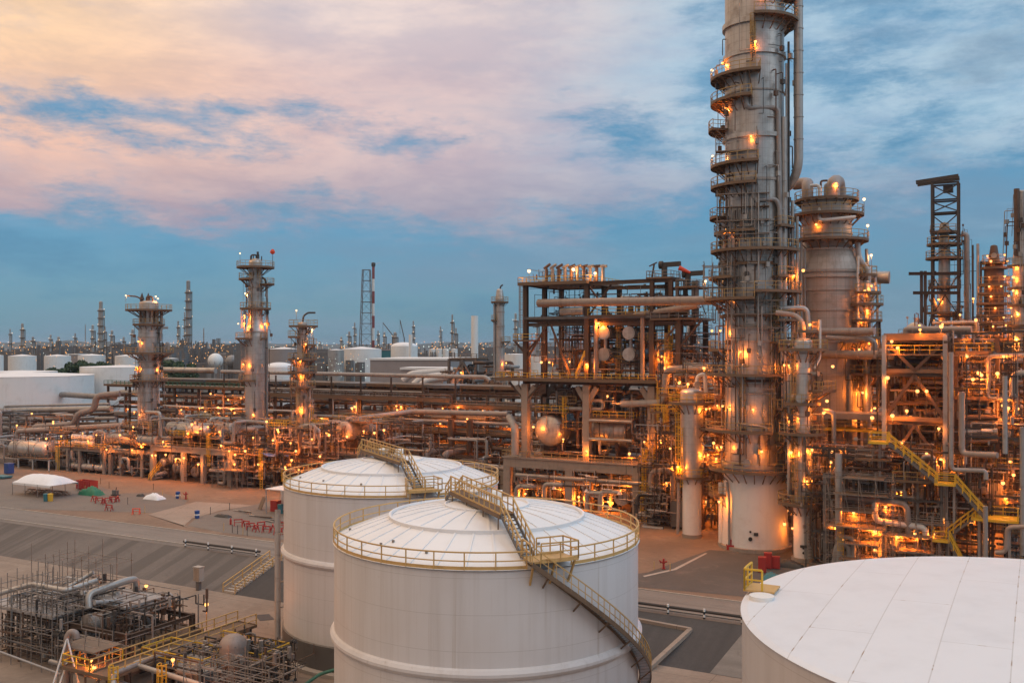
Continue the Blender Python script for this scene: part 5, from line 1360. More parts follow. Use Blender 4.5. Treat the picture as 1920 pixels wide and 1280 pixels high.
scaffold('dark tube scaffolding grid behind the four stacked exchangers', 0, 10.5, 0, 2, 0, 10.3, xy(cu[1] + 1.5, 169, 25.95), ROT, 1.5, 1.45, False, seed=72, over=.2)
ex = []
for i, (px, py) in enumerate(((1136, 624), (1183, 624), (1136, 664), (1183, 664))):
    vessel('shell_exchanger', ['upper left of the four stacked exchangers in the steel structure', 'upper right of the four stacked exchangers in the steel structure', 'lower left of the four stacked exchangers, with a rust stained end', 'lower right of the four stacked exchangers in the steel structure'][i], 'exchanger', (U(px, 158.6), 158.6, Z(px, py, 158.6)), 'v', 1.0, 9, ('clad', 'clad', 'cladb', 'clad')[i], None, 'flange', rings=2, group='four stacked exchangers')
for px in (1136, 1183):
    u = U(px, 160); cs.pipe([(u, 160, Z(px, 624, 158.6) - .9), (u, 160, Z(px, 664, 158.6) + .9)], .35, 'clad'); cs.pipe([(u, 166, Z(px, 624, 158.6) - .9), (u, 166, Z(px, 664, 158.6) + .9)], .35, 'clad'); cs.pipe([(u, 160, Z(px, 624, 158.6) + .9), (u, 160, 39)], .5, 'brownpipe')
    for z in (Z(px, 664, 158.6) - 1.2, Z(px, 624, 158.6) - 1.2): MB().bx(cs.p(u - 1.3, 159, z).x, cs.p(u + 1.3, 159, z).x, cs.p(u, 160.5, z).y, cs.p(u, 161, z).y, cs.p(u, 159, z - .3).z, cs.p(u, 159, z).z).bx(cs.p(u - 1.3, 159, z).x, cs.p(u + 1.3, 159, z).x, cs.p(u, 165.5, z).y, cs.p(u, 166, z).y, cs.p(u, 159, z - .3).z, cs.p(u, 159, z).z).build('cradle', M['dark'], cs.root)
for px, r in ((1117, .35), (1205, .4)): cs.pipe([(U(px, 157), 157, 36.8), (U(px, 157), 157, 26)], r, 'pinkpipe')
pipeline('fat pinkish grey pipe crossing from the steel exchanger structure into the tallest column', [at(1010, 156, 568), at(1340, 148, 563)], .72, 'pinkpipe', 5)
pipeline('shorter fat pipe below the one crossing into the tallest column', [at(1190, 158, 592), at(1310, 156, 572)], .55, 'pinkpipe', 3)
pipeline('stub of grey pipe on the middle deck of the steel exchanger structure', [at(1052, 157, 585), at(1095, 157, 583)], .75, 'clad', 3)
pipeline('big pale pipe bending down twice at the right of the yellow railed deck', [at(1330, 152, 690), at(1250, 156, 692), at(1245, 156, 755), at(1165, 157, 757)], .62, 'greypipe', 3)
pipeline('grey duct elbow rising left of the big round drum', [at(966, 156, 852), at(966, 156, 800), at(955, 159, 782)], .7, 'greypipe', 3)
vessel('horizontal_drum', 'big round ended grey drum on the wide concrete table', 'drum', (U(1028, 158), 158.5, Z(1028, 806, 158.5)), 'v', 2.95, 11, 'clad', TZ + .2)
vessel('horizontal_drum', 'broad grey drum behind pipes on the right of the wide concrete table', 'drum', (U(1108, 162), 162, Z(1148, 806, 162)), 'u', 2.9, 7.4, 'clad', TZ + .2)
cs.deck(U(1003, 157.5), U(1065, 157.5), 157.6, 163, Z(1030, 772, 157.6), 'yellow', 'flr'); cs.deck(U(1114, 157.5), U(1190, 157.5), 157.0, 163, Z(1150, 784, 157), 'yellow', 'flr')
for z in (15.5, 18.8): cs.pipe([(U(1105, 156.4), 156.4, z), (U(1185, 156.4), 156.4, z)], .28, 'silver')
wsk = thing('windsock', 'long orange windsock flying from a pole above the steel exchanger structure', 'windsock', at(1273, 158, 540))
MB().cyl((0, 0, 0), (0, 0, 3.6), .05, None, 6).build('pole', M['dark'], wsk); MB().cyl((0, 0, 3.5), (1.9, -.2, 2.6), .42, .22, 12, False).build('sock', M['orange'], wsk)
# equipment at the foot of the table, right side: yellow caged ladders and platforms
ya = Frame('ladder_tower', 'yellow caged ladder tower with a yellow basket platform beside the wide concrete table', 'ladder tower', [U(1202, 152), U(1240, 152)], [152, 155], [7.4], .2, .25, 'yellow')
ya.deck(U(1201, 152), U(1242, 152), 151.4, 155, 7.5, 'yellow', 'fblr', 'yellow'); ya.ladder(U(1208, 151), 151.0, GZ, 15, (0, -1)); ya.ladder(U(1216, 154), 154, 11, 16, (0, -1)); ya.ladder(U(1240, 157), 156, 12, 26, (0, -1))
ya.clutter(U(1200, 152), U(1262, 150), 147, 156, GZ, 9, 60, 111, ln=(.6, 3.5), rs=(.05, .07, .1, .14, .3), mats=('silver', 'greypipe', 'dark', 'steelg'))
ya.deck(U(1205, 156), U(1262, 156), 154, 160, 12, 'yellow', 'flr')
ya.pipe([(U(1220, 150), 150, 9), (U(1222, 150), 150, 11.4), (U(1262, 150), 150, 11.8), (U(1262, 150), 150, 3)], .5, 'pinkpipe', n=12)
ya.fine(U(1198, 152), U(1290, 150), 146, 160, GZ, 20, 192, 827); ya.minidecks(U(1215, 152), U(1285, 150), 148, 158, 6, 22, 7, 828, ('yellow', 'rail'))
for px, py in ((1260, 871), (1238, 826), (1250, 905)): ya.lamp(px, py, 150, .5, power=200)
bb = sthing('filter_house', 'grey ribbed filter box with a round end beside the slim white skirted vessel', 'filter box', U(1258, 148), 148, GZ)
m = MB().bx(0, 3.4, 0, 3.6, .4, 4.6)
for i in range(4): m.bx(i * 1.05, i * 1.05 + .15, -.12, 0, .4, 4.6)
m.build('casing', M['steelg'], bb); MB().cyl((3.42, 1.8, 2.6), (3.9, 1.8, 2.6), 1.7, None, 24).build('end_ring', M['dark'], bb)
for x in (.2, 3.2): MB().beam((x, .3, 0), (x, .3, .4), .3).beam((x, 3.3, 0), (x, 3.3, .4), .3).build('foot', M['dark'], bb)

# ============================================================== middle maze round and behind the columns
mm = Frame('process_frame', 'dark steel process frame packed with pipes between the slim white vessel and the tallest column', 'steel frame', [U(1318, 150), U(1350, 150), U(1392, 150)], [150, 158, 166], [8.5, 13.5, 18.5, 23.5], .4, .4, 'steel')
mm.deck(mm.us[0], mm.us[2], 150, 160, 13.6, 'rail', 'fl'); mm.deck(mm.us[0], mm.us[1], 150, 160, 18.6, 'rail', 'fl'); mm.deck(U(1250, 150), U(1330, 150), 152, 160, 22.5, 'yellow', 'flr'); mm.deck(mm.us[0], mm.us[2], 150, 158, 8.6, 'rail', 'f')
mm.clutter(U(1240, 152), mm.us[2] + 2, 151, 168, 3, 30, 90, 121, ln=(1.5, 7))
for px, py in ((1344, 838), (1342, 860), (1325, 940), (1338, 830), (1380, 835), (1330, 765), (1345, 760), (1290, 720), (1335, 620), (1320, 690), (1340, 705)): mm.lamp(px, py, 149.6, 1.0, power=260)
mm.fine(U(1225, 150), mm.us[2] + 3, 149, 168, 3, 31, 276, 829); mm.minidecks(U(1225, 150), mm.us[2], 149.5, 162, 6, 30, 12, 830)
for i in range(5): mm.lampp(mm.us[0] + 3 * i, 156, 6 + 4 * i, 0, power=260)
bk = Frame('back_process_frame', 'large dark process frame with many lamps behind the slender skirted column', 'steel frame', [U(1470, 158) + i * 8 for i in range(5)], [158, 166, 174], [8, 14, 20, 26, 30], .5, .45, 'steel')
for z, a, b in ((14.1, 0, 4), (20.1, 0, 3), (26.1, 1, 4), (8.1, 0, 4)): bk.deck(bk.us[a], bk.us[b], 157.6, 165, z, 'rail', 'f')
bk.clutter(bk.us[0], bk.us[4], 154, 174, 3, 30, 100, 131, ln=(2, 10), rs=(.1, .14, .2, .3, .4, .55))
for i, (px, py) in enumerate(((1550, 748), (1555, 780), (1562, 683), (1628, 683), (1622, 732), (1605, 782), (1630, 786), (1580, 830), (1650, 700), (1560, 843), (1575, 862), (1640, 765), (1543, 700), (1615, 850), (1600, 900), (1585, 940))): bk.lamp(px, py, 153, 1.0, power=260)
bk.fine(bk.us[0], bk.us[4], 150, 174, 3, 33, 420, 831); bk.minidecks(bk.us[0], bk.us[4], 150, 165, 6, 32, 16, 832)
for i in range(8): bk.lampp(bk.us[0] + 4 * i, 160, 5 + (i * 7) % 22, 0, power=170)
pipeline('fat pink horizontal pipe from behind the slender skirted column to the right hand frame', [at(1535, 150, 664), at(1770, 138, 667)], .64, 'pinkpipe', 4)
pipeline('fat brown horizontal pipe lit orange under the fat pink one', [at(1565, 156, 690), at(1660, 152, 691)], 1.35, 'brownpipe', 4)
pipeline('fat stub pipe with a round cap against the sky right of the bottle shaped column', [at(1600, 160, 520), at(1668, 160, 520)], 1.0, 'clad', 6)
pipeline('grey pipe along the top behind the slender skirted column', [at(1525, 148, 622), at(1640, 146, 621)], .55, 'greypipe', 3)
pipeline('thinner grey pipe below the top pipe behind the slender skirted column', [at(1550, 147, 633), at(1622, 147, 634), at(1640, 147, 640), at(1640, 147, 668)], .4, 'greypipe', 3)
sh_ = sthing('pipe_bridge_roof', 'low grey roofed pipe bridge with a yellow walkway behind the slender skirted column', 'pipe bridge', U(1545, 146), 146, 20.4)
w_ = U(1668, 146) - U(1545, 146)
MB().bx(0, w_, 0, 5, 1.6, 1.75).bx(0, w_, 0, .2, .9, 1.6).build('roof', M['wall'], sh_); MB().bx(0, w_, -.6, 4, -.8, -.5).build('walkway', M['yellow'], sh_); MB().railing([(0, -.6, -.5), (w_, -.6, -.5)], 1.1, .05, 1.6).build('railing', M['rail'], sh_)
for x in (0.4, w_ / 2, w_ - .4): MB().bx(x - .2, x + .2, 2, 2.4, GZ - 20.4, 1.55).build('leg', M['steel'], sh_)

# ============================================================== right hand frame with the yellow stair
RV = 134
ru = [U(1659, RV), U(1773, RV)]
rf = Frame('process_frame', 'tall right hand steel frame behind the zigzag yellow stair', 'steel frame', ru, [RV, RV + 8, RV + 16], [9.5, 15.5, 22.4, 28.6, 33.0], .62, .6, 'steel', levels=True)
for u in ru: MB().beam(rf.p(u, RV - .75, GZ), rf.p(u, RV - .75, 33.4), .5).build('pale_post', M['greypipe'], rf.root)
rf.deck(ru[0], ru[1], RV - .2, RV + 15, 28.8, None, 'f', 'deck', .5); rf.deck(ru[0], ru[1], RV - .3, RV + 15, 33.2, 'railg', 'b', 'deck', .9); rf.deck(ru[0], ru[1], RV - .3, RV + 10, 22.6, None, 'f', 'deck', .6); rf.deck(ru[0], ru[1], RV - .3, RV + 10, 15.6, 'rail', 'f')
um = (ru[0] + ru[1]) / 2
rf.deck(ru[0], ru[1], RV - .4, RV + 6, 30.9, 'yellow', 'f', 'deck', .2)
for a, b, z0, z1 in ((ru[0], um, 22.6, 28.2), (ru[1], um, 22.6, 28.2)): rf.brace((a, RV - .3, z0), (b, RV - .3, z1), .4)
for a, b, z0, z1 in ((um - 3, um, 31, 28.8), (um + 3, um, 31, 28.8)): rf.brace((a, RV - .2, z0 + 1), (b, RV - .2, z1), .4)
for a, b, z0, z1 in ((ru[0], um, 15.6, 21.8), (ru[1], um, 15.6, 21.8), (um, ru[0], 9.6, 15), (um, ru[1], 9.6, 15)): rf.brace((a, RV - .1, z0), (b, RV - .1, z1), .35)
rf.clutter(ru[0], ru[1], RV + 1, RV + 16, 3, 32.5, 100, 141, ln=(1.5, 8), rs=(.1, .14, .2, .3, .45))
vessel('horizontal_drum', 'round ended drum deep inside the right hand steel frame', 'drum', (U(1712, RV + 3), RV + 3, Z(1712, 795, RV + 3)), 'v', 1.2, 6, 'clad', None, rings=1)
for px, py in ((1672, 640), (1683, 652), (1664, 708), (1673, 779), (1765, 612), (1725, 618), (1720, 733), (1737, 733), (1635, 783), (1737, 850), (1764, 861), (1768, 973), (1716, 1000), (1760, 803), (1700, 770), (1690, 830), (1740, 900), (1690, 920)): rf.lamp(px, py, RV - 1.2, .8, power=120)
rf.fine(ru[0] - 2, ru[1] + 2, RV, RV + 16, 3, 33, 312, 833); rf.minidecks(ru[0], ru[1], RV, RV + 10, 5, 32, 9, 834)
for i in range(6): rf.lampp(ru[0] + 3 + i * 1.3, RV + 5, 6 + 5 * i, 0, power=150)
# zigzag yellow stair in front
SV = 129
st = Frame('stair_tower', 'zigzag bright yellow stair in front of the right hand steel frame', 'stair', [U(1645, SV), U(1772, SV)], [SV + 2.2], [20], .3, .3, 'greypipe', levels=False)
def pt(px, py): u, v = uv(at(px, SV, py)); return (u, SV, Z(px, py, SV))
A_, B_, C_, D_, E_ = pt(1664, 829), pt(1757, 905), pt(1848, 972), pt(1772, 1012), pt(1806, 1033)
st.deck(U(1630, SV), U(1665, SV), SV - .6, SV + 1.6, A_[2], 'yellow', 'fbl', 'yellow', .3); st.deck(B_[0] - .2, B_[0] + 2.0, SV - .6, SV + 1.4, B_[2], 'yellow', 'fb', 'yellow', .3)
st.stair(A_, B_, 1.1); st.stair((B_[0] + 2.0, SV, B_[2]), C_, 1.1)
st.deck(C_[0] - 1.5, C_[0] + 3.4, SV - .6, SV + 3, C_[2], 'yellow', 'br', 'yellow', .3); st.stair((C_[0] - 1.2, SV + 1.4, C_[2]), (D_[0], SV + 1.4, D_[2]), 1.1)
st.deck(D_[0] - 1.4, D_[0] + .4, SV - .6, SV + 2.4, D_[2], 'yellow', 'fbl', 'yellow', .3); st.stair((D_[0] + .4, SV, D_[2]), (E_[0] + 1, SV, GZ + .1), 1.1)
for u in (B_[0] + .5, C_[0] + 2.5, D_[0] - .6): st.beam
for u, z in ((C_[0] + 2.5, C_[2]), (C_[0] - .8, C_[2]), (D_[0] - .8, D_[2]), (B_[0] + 1.8, B_[2])): MB().beam(st.p(u, SV + 1.2, GZ), st.p(u, SV + 1.2, z - .15), .3).build('leg', M['greypipe'], st.root)
# concrete portals on the right, pale verticals and horizontal header pipes
pr = Frame('concrete_portal', 'concrete portal frame glowing orange behind the zigzag yellow stair', 'concrete portal', [U(1772, 136), U(1871, 136)], [136, 146], [7.2, 14.6], 1.2, 1.3, 'concrete')
pr.clutter(pr.us[0], pr.us[1] + 5, 134.5, 150, 3, 30, 90, 151, ln=(1.5, 8), rs=(.1, .14, .2, .3, .45))
for px, py in ((1885, 932), (1880, 905), (1768, 974), (1890, 765), (1870, 700), (1840, 703), (1835, 699), (1813, 668), (1824, 711), (1882, 668), (1880, 760), (1908, 766), (1820, 980), (1785, 860), (1850, 850), (1900, 890), (1850, 1010)): pr.lamp(px, py, 134.2, .8, power=170)
pr.fine(pr.us[0], pr.us[1] + 6, 132, 150, 3, 34, 372, 835); pr.minidecks(pr.us[0], pr.us[1] + 5, 133, 146, 5, 33, 14, 836)
for i in range(6): pr.lampp(pr.us[0] + 2 + i * 1.8, 140, 5 + 4 * i, 0, power=170)
for i, py in enumerate((783, 797, 808, 816, 828)): pr.pipe([(U(1808, 135 + i % 2), 135 + i % 2, Z(1808, py, 135)), (U(1870, 135 + i % 2), 135 + i % 2, Z(1870, py, 134))], (.4, .45, .3, .4, .3)[i], ('brownpipe', 'pinkpipe', 'whitepipe', 'silver', 'brownpipe')[i])
pr.deck(U(1790, 137), U(1872, 137), 136.5, 142, Z(1830, 745, 137), 'yellow', 'f', 'deck', .5); pr.deck(U(1790, 137), U(1860, 137), 136.5, 142, Z(1830, 660, 137), 'yellow', 'flr', 'deck', .4); pr.deck(U(1868, 137), U(1925, 137), 136.5, 142, Z(1890, 800, 137), 'rail', 'f')
for u in (U(1792, 137), U(1870, 137), U(1922, 137)): MB().ibeam(pr.p(u, 137, GZ), pr.p(u, 137, 33), .5).build('leg', M['steel'], pr.root)
pv = 130
pipeline('tall pale pipe rising left of the header pipes on the right', [at(1803, pv, 735), at(1803, pv, 850), at(1870, pv - 2, 853)], .36, 'pinkpipe', 3)
pipeline('grey pipe dropping behind the zigzag stair with two elbows', [at(1783, pv, 660), at(1783, pv, 880), at(1848, pv, 882), at(1848, pv, 898)], .28, 'greypipe', 3)
pipeline('tallest pale standpipe near the right edge', [at(1884, pv - 3, 705), at(1884, pv - 3, 850)], .27, 'greypipe', 3)
pipeline('pipe bending over in an arch at the upper right', [at(1853, pv + 6, 730), at(1853, pv + 6, 668), at(1960, pv + 4, 665)], .3, 'pinkpipe', 3)
pipeline('standpipe in front of the portal by the right edge', [at(1916, pv - 2, 800), at(1916, pv - 2, 1040)], .25, 'greypipe', 3)
pipeline('plain pale post pipe below the landing of the yellow stair', [at(1847, 127, 948), at(1847, 127, 1060)], .27, 'greypipe', 30)
pipeline('pale elbowed pipe low at the right edge', [at(1865, 127, 1035), at(1885, 127, 1034), at(1888, 127, 988), at(1960, 126, 985)], .27, 'pinkpipe', 3)
# low front maze between the slender column and the stair
fm = Frame('pump_station', 'low station of pale pipes and pumps between the slender skirted column and the yellow stair', 'pipe frame', [U(1545, 131), U(1600, 131), U(1660, 131), U(1720, 131), U(1765, 131)], [131, 136], [9.8, 15.2], .3, .35, 'steelg')
fm.clutter(fm.us[0] - 1, fm.us[4], 130.6, 137, GZ, 9, 80, 161, ln=(.8, 4.5), rs=(.06, .08, .12, .18, .26)); fm.clutter(fm.us[0] - 1, fm.us[4], 131, 138, 9.5, 19, 60, 162, ln=(1, 6), rs=(.08, .1, .16, .24, .3))
fm.fine(fm.us[0] - 3, fm.us[4] + 6, 130.4, 137, GZ, 20, 372, 837); fm.minidecks(fm.us[0], fm.us[4], 129.5, 136, 5, 18, 8, 838, ('railg', 'rail'))
fm.pipe([(U(1570, 130.5), 130.5, 12.4), (U(1700, 130.5), 130.5, 12.0), (U(1703, 130.5), 130.5, 8)], .42, 'pinkpipe', n=12); fm.pipe([(U(1640, 130.5), 130.5, 12.0), (U(1640, 130.5), 130.5, 9.6), (U(1735, 130.5), 130.5, 9.2), (U(1735, 130.5), 130.5, 7.8)], .4, 'whitepipe', n=12)
fm.pipe([(U(1572, 130), 130, 18), (U(1572, 130), 130, 4)], .45, 'silver', n=12); fm.pipe([(U(1592, 130), 130, 3.5), (U(1592, 130), 130, 6.2), (U(1570, 130), 130, 6.4), (U(1562, 130), 130, 3)], .4, 'greypipe', n=12)
fm.pipe([(U(1600, 129.8), 129.8, 3), (U(1600, 129.8), 129.8, 7.2), (U(1570, 129.8), 129.8, 7.4)], .3, 'greypipe'); fm.deck(fm.us[0], fm.us[2], 131, 136, 9.9, None); fm.deck(fm.us[2], fm.us[4], 131, 136, 9.9, 'railg', 'f')
for px, py in ((1640, 1030), (1630, 990), (1640, 995), (1715, 1000), (1560, 985), (1600, 960), (1683, 1005), (1750, 1000), (1580, 1010), (1660, 950)): fm.lamp(px, py, 130.2, .4, power=170)
scaffold('tube scaffolding beside the foot of the slender skirted column', 0, 8, 0, 3.2, 0, 12.5, xy(U(1548, 128), 128, GZ), ROT, 2.0, 2.0, seed=31)
scaffold('tube scaffolding around the pale pipes left of the yellow stair', 0, 7.5, 0, 3, 0, 7.5, xy(U(1655, 128.4), 128.4, GZ), ROT, 1.9, 1.9, seed=32)

# ============================================================== derrick and far right
dr = Frame('steel_derrick', 'open grey steel derrick with a jutting top beam around the grey column', 'derrick', [U(1748, 188), U(1797, 188)], [188, 190.6], [CZ + (648 - y) * 174 / F for y in (620, 592, 512, 485, 445, 400, 376, 345)], .42, .3, 'dark')
zt = dr.zs[-1]
MB().beam(dr.p(U(1718, 188), 188, zt + .3), dr.p(U(1798, 188), 188, zt + .9), .45, .7).beam(dr.p(U(1718, 188), 190.6, zt + .3), dr.p(U(1798, 188), 190.6, zt + .9), .45, .7).build('jib_beam', M['dark'], dr.root)
for i in range(7): dr.xbrace(dr.us[0], dr.us[1], 187.9, dr.zs[i], dr.zs[i + 1] - .5, .2) if i != 2 else None
MB().bx(dr.p(U(1768, 188), 188, 0).x, dr.p(U(1786, 188), 188, 0).x, 1, 3, zt - GZ - 1.6, zt - GZ - .3).build('trolley', M['dark'], dr.root)
for pa, pb, py in ((1704, 1800, 513), (1712, 1800, 549)): MB().ibeam(dr.p(U(pa, 187.5), 187.5, Z(pa, py, 187.5)), dr.p(U(pb, 187.5), 187.5, Z(pb, py, 187.5)), .55).build('jib_beam', M['dark'], dr.root)
for px in (1728, 1735): MB().ibeam(dr.p(U(px, 188), 188, GZ), dr.p(U(px, 188), 188, Z(px, 508, 188)), .5).build('leg', M['dark'], dr.root)
for z0, z1 in ((20, 30), (30, 38), (38, 44)): dr.brace((U(1730, 188), 188, z0), (dr.us[0], 188, z1), .25)
fr = Frame('process_frame', 'crowded brown process frame under the steel derrick at the right', 'steel frame', [U(1690, 176) + i * 6.5 for i in range(6)], [176, 184], [12, 20, 28, 33], .5, .5, 'steel')
for z in (28.1, 33.1): fr.deck(fr.us[0], fr.us[5], 175.6, 184, z, 'rail', 'f', 'deck', .4)
fr.clutter(fr.us[0], fr.us[5], 174, 186, 14, 36, 90, 171, ln=(2, 9), rs=(.14, .2, .3, .45))
fr.fine(fr.us[0], fr.us[5], 173, 186, 14, 38, 252, 839); fr.minidecks(fr.us[0], fr.us[5], 173, 182, 18, 37, 10, 840)
for px, py in ((1724, 610), (1767, 608), (1825, 560), (1830, 600), (1850, 640), (1808, 640), (1840, 670), (1870, 660), (1890, 650), (1905, 640), (1800, 590)): fr.lamp(px, py, 174.6, 1.0, power=200)
dr.fine(dr.us[0] - 1, dr.us[1] + 3, 187, 194, 20, 54, 36, 841, False)
pipeline('grey pipe arching over the crowded frame below the derrick', [at(1700, 174, 625), at(1700, 174, 618), at(1822, 172, 618)], .6, 'pinkpipe', 4)
vessel('horizontal_drum', 'pale drum end resting against the sky left of the derrick foot', 'drum', (U(1716, 180), 180, 34.6), 'v', 1.5, 5, 'clad', 33.3, rings=1)
# ============================================================== background
def ftank(px, pyt, d, rpx, label, name='storage_tank', dome=.12, mat='white', stair=False, group='far white storage tanks', z0=GZ, rail=False, rmat='roof'):
    k = d / F; p = W(px, pyt, d); r = rpx * k; h = p.z - z0
    t = thing(name, label, 'storage tank', (p.x, p.y, z0), math.atan2(-p.y, -p.x), group)
    MB().lathe([(r, 0), (r, h - .02)], 48).build('shell', M[mat], t)
    m = MB()
    if dome > .2: m.dome((0, 0, h), r, r * dome, 40, 6)
    else: m.lathe([(r * 1.005, h), (0.001, h + r * dome)], 48)
    m.build('roof', M[rmat], t)
    if stair:
        m = MB(); pts = []
        for i in range(25):
            a = rad(-60 + 5.2 * i); pts.append(Vector(((r + .6) * math.cos(a), (r + .6) * math.sin(a), h * (i / 24))))
        for a, b in zip(pts[:-1], pts[1:]): m.beam(a, b, .9, .35).beam(a + Vector((0, 0, 1.1)), b + Vector((0, 0, 1.1)), .12)
        m.build('spiral_stair', M['railg'], t)
    if rail: m = MB(); m.railarc(r, h, -PI, PI, 1.2, .06, 2.5, 0); m.build('railing', M['railg'], t)
    return t
ftank(40, 703, 300, 126, 'largest white tank, filling the far left edge behind the low pipe rack', rail=False, stair=False, dome=.05)
ftank(40, 696, 380, 62, 'white tank whose roof edge shows above the largest far left tank', dome=.03)
ftank(228, 687, 330, 72, 'white tank with a diagonal stair behind the stout column', stair=True, dome=.04)
for i, (px, py, r, d, lb) in enumerate(((42, 667, 24, 640, 'small far white tank at the left, beside the trees'), (108, 667, 23, 660, 'second small far white tank from the left, above the trees'), (172, 666, 24, 680, 'third small far white tank, behind the trees'), (240, 667, 23, 620, 'small far white tank showing left of the stout column'), (-2, 666, 8, 600, 'sliver of a far white tank at the left edge'))): ftank(px, py, d, r, lb)
ftank(532, 654, 520, 29, 'pale far tank left of the rusty column', mat='wall', rmat='white'); ftank(524, 688, 300, 26, 'white domed tank top behind the rack, right of the pinkish grey column', dome=.35, rail=False)
ftank(678, 654, 470, 37, 'wide white far tank behind the grey flat building'); ftank(630, 656, 430, 15, 'grey narrow far tank left of the wide white one', mat='clad'); ftank(758, 649, 480, 25, 'white far tank with a raised round cap above the grey flat building', dome=.3)
ftank(322, 672, 560, 13, 'pale green far tank behind a hedge', mat='greypipe', rmat='white')
for i, px in enumerate((811, 823, 836, 852)): ftank(px, 654, 600, 6, ['leftmost of four small white silos', 'second from the left of four small white silos', 'third from the left of four small white silos', 'rightmost of four small white silos'][i] + ' left of the tall white tower', 'silo', .15, group='four small white silos')
ftank(890, 592, 430, 6.6, 'tall plain white tower behind the rack', 'tower', .02, 'white', group=None); ftank(770, 627, 470, 3.4, 'thin white chimney in front of the capped far tank', 'chimney', .02, group=None)
ftank(968, 664, 330, 22, 'white tank showing through the legs of the steel exchanger structure', dome=.06); ftank(1010, 668, 330, 16, 'second white tank seen through the steel exchanger structure', dome=.06)
ftank(1297, 606, 230, 9, 'pale vertical silo behind the steel exchanger structure', 'silo', .1, 'cladl', group=None)
# spherical tank
k = 560 / F; p = W(404, 676, 560); t = thing('spherical_tank', 'white spherical tank between the stout column and the pinkish grey column', 'spherical tank', (p.x, p.y, GZ))
MB().ball((0, 0, p.z - GZ), 14 * k, 32, 10).build('shell', M['white'], t)
for i in range(8): a = PI / 4 * i + .2; MB().cyl((13 * k * math.cos(a), 13 * k * math.sin(a), 0), (13 * k * math.cos(a), 13 * k * math.sin(a), p.z - GZ), .3, None, 8).build('leg', M['greypipe'], t)
p = W(435, 678, 600); t = thing('spherical_tank', 'grey spherical tank right of the white one', 'spherical tank', (p.x, p.y, GZ))
MB().ball((0, 0, p.z - GZ), 4.2, 28, 8).build('shell', M['greypipe'], t)
for i in range(6): a = PI / 3 * i; MB().cyl((4 * math.cos(a), 4 * math.sin(a), 0), (4 * math.cos(a), 4 * math.sin(a), p.z - GZ), .3, None, 8).build('leg', M['greypipe'], t)
# flare stack with its guy derrick
d = 900; k = d / F
p = W(700, HY, d); fs = thing('flare_stack', 'red and white banded flare stack beside a lattice derrick on the horizon', 'flare stack', (p.x, p.y, GZ))
zt = CZ + (648 - 500) * k - GZ; n = 9
for i in range(n):
    z0 = zt * i / n; z1 = zt * (i + 1) / n
    MB().lathe([(1.25, z0), (1.25, z1)], 20).build('band', M['redmute' if i % 2 == 0 else 'white'], fs)
MB().lathe([(1.25, zt), (1.9, zt + .5), (1.9, zt + 3.4), (1.0, zt + 4)], 20).build('flare_tip', M['dark'], fs)
m = MB(); zd = CZ + (648 - 506) * k - GZ
def cn(z, i):
    f = 1 - z / zd; w = 3.4 + 3.2 * f
    return Vector((-6.5 + (-w if i in (0, 3) else w) - 0, (-w if i < 2 else w), z))
for i in range(4): m.beam(cn(0, i), cn(zd, i), .55)
nb = 10
for j in range(nb):
    z0, z1 = zd * j / nb, zd * (j + 1) / nb
    for i in range(4):
        m.beam(cn(z1, i), cn(z1, (i + 1) % 4), .42); m.beam(cn(z0, i), cn(z1, (i + 1) % 4), .22)
m.build('lattice_derrick', M['steelg'], fs)
sm = bpy.data.materials.new('thin smoke'); sm.use_nodes = True; sn_ = sm.node_tree; sn_.nodes.clear()
vo = N(sn_, 'ShaderNodeVolumePrincipled'); vo.inputs['Color'].default_value = (.9, .85, .9, 1); vo.inputs['Density'].default_value = .10
oo = N(sn_, 'ShaderNodeOutputMaterial'); sn_.links.new(vo.outputs[0], oo.inputs['Volume'])
pf = MB(); pf.ball((0, 0, 0), 1.0, 14, 6); o = pf.build('smoke', sm, None, loc=W(706, 496, d)); o.scale = (5, 2.4, 1.6); o.rotation_euler.y = rad(-20); kind(o, 'stuff')
# low buildings
def building(label, px0, px1, pyt, d, depth, mat='wall', roof='white', cat='building', name='building', win=0):
    a, b = W(px0, pyt, d), W(px1, pyt, d); t = thing(name, label, cat, (a.x, a.y, GZ), ROT * .35)
    w = (b - a).length; h = a.z - GZ
    MB().bx(0, w, 0, depth, 0, h).build('wall', M[mat], t); MB().bx(-.3, w + .3, -.3, depth + .3, h + .01, h + .7).build('roof', M[roof], t)
    for i in range(win): MB().bx(w * (i + .2) / win, w * (i + .75) / win, -.08, -.01, h * .55, h * .8).build('window', M['glass'], t)
    return t
bl = building('large grey flat roofed building behind the rack', 694, 846, 675, 360, 40)
MB().bx(0, 30, -.3, -.05, 5, 6).build('band', M['conclight'], bl)
building('small blue flat building beside the capped far tank', 714, 733, 657, 520, 10, 'teal', 'wall', win=3)
building('low shed with a pale roof in front of the large grey building', 752, 832, 693, 300, 12, 'wall', 'white', win=4)
building('long green roofed building far behind the rack', 400, 470, 664, 700, 20, 'wall', 'greypipe'); building('far white roofed shed right of the trees', 118, 150, 665, 800, 20, 'wall', 'white')
# silver ducts in front of that shed
for i, (y0, x0, x1) in enumerate(((700, 770, 850), (707, 790, 852), (712, 800, 846))):
    pipeline(['top silver duct rising in front of the pale roofed shed', 'middle silver duct in front of the pale roofed shed', 'lowest silver duct in front of the pale roofed shed'][i], [W(x0 - 14, y0 + 14, 262 - 4 * i), W(x0, y0 + 1, 262 - 4 * i), W(x1, y0 - 6, 262 - 4 * i), W(x1 + 4, y0 + 12, 262 - 4 * i)], .95, 'whitepipe', 5)
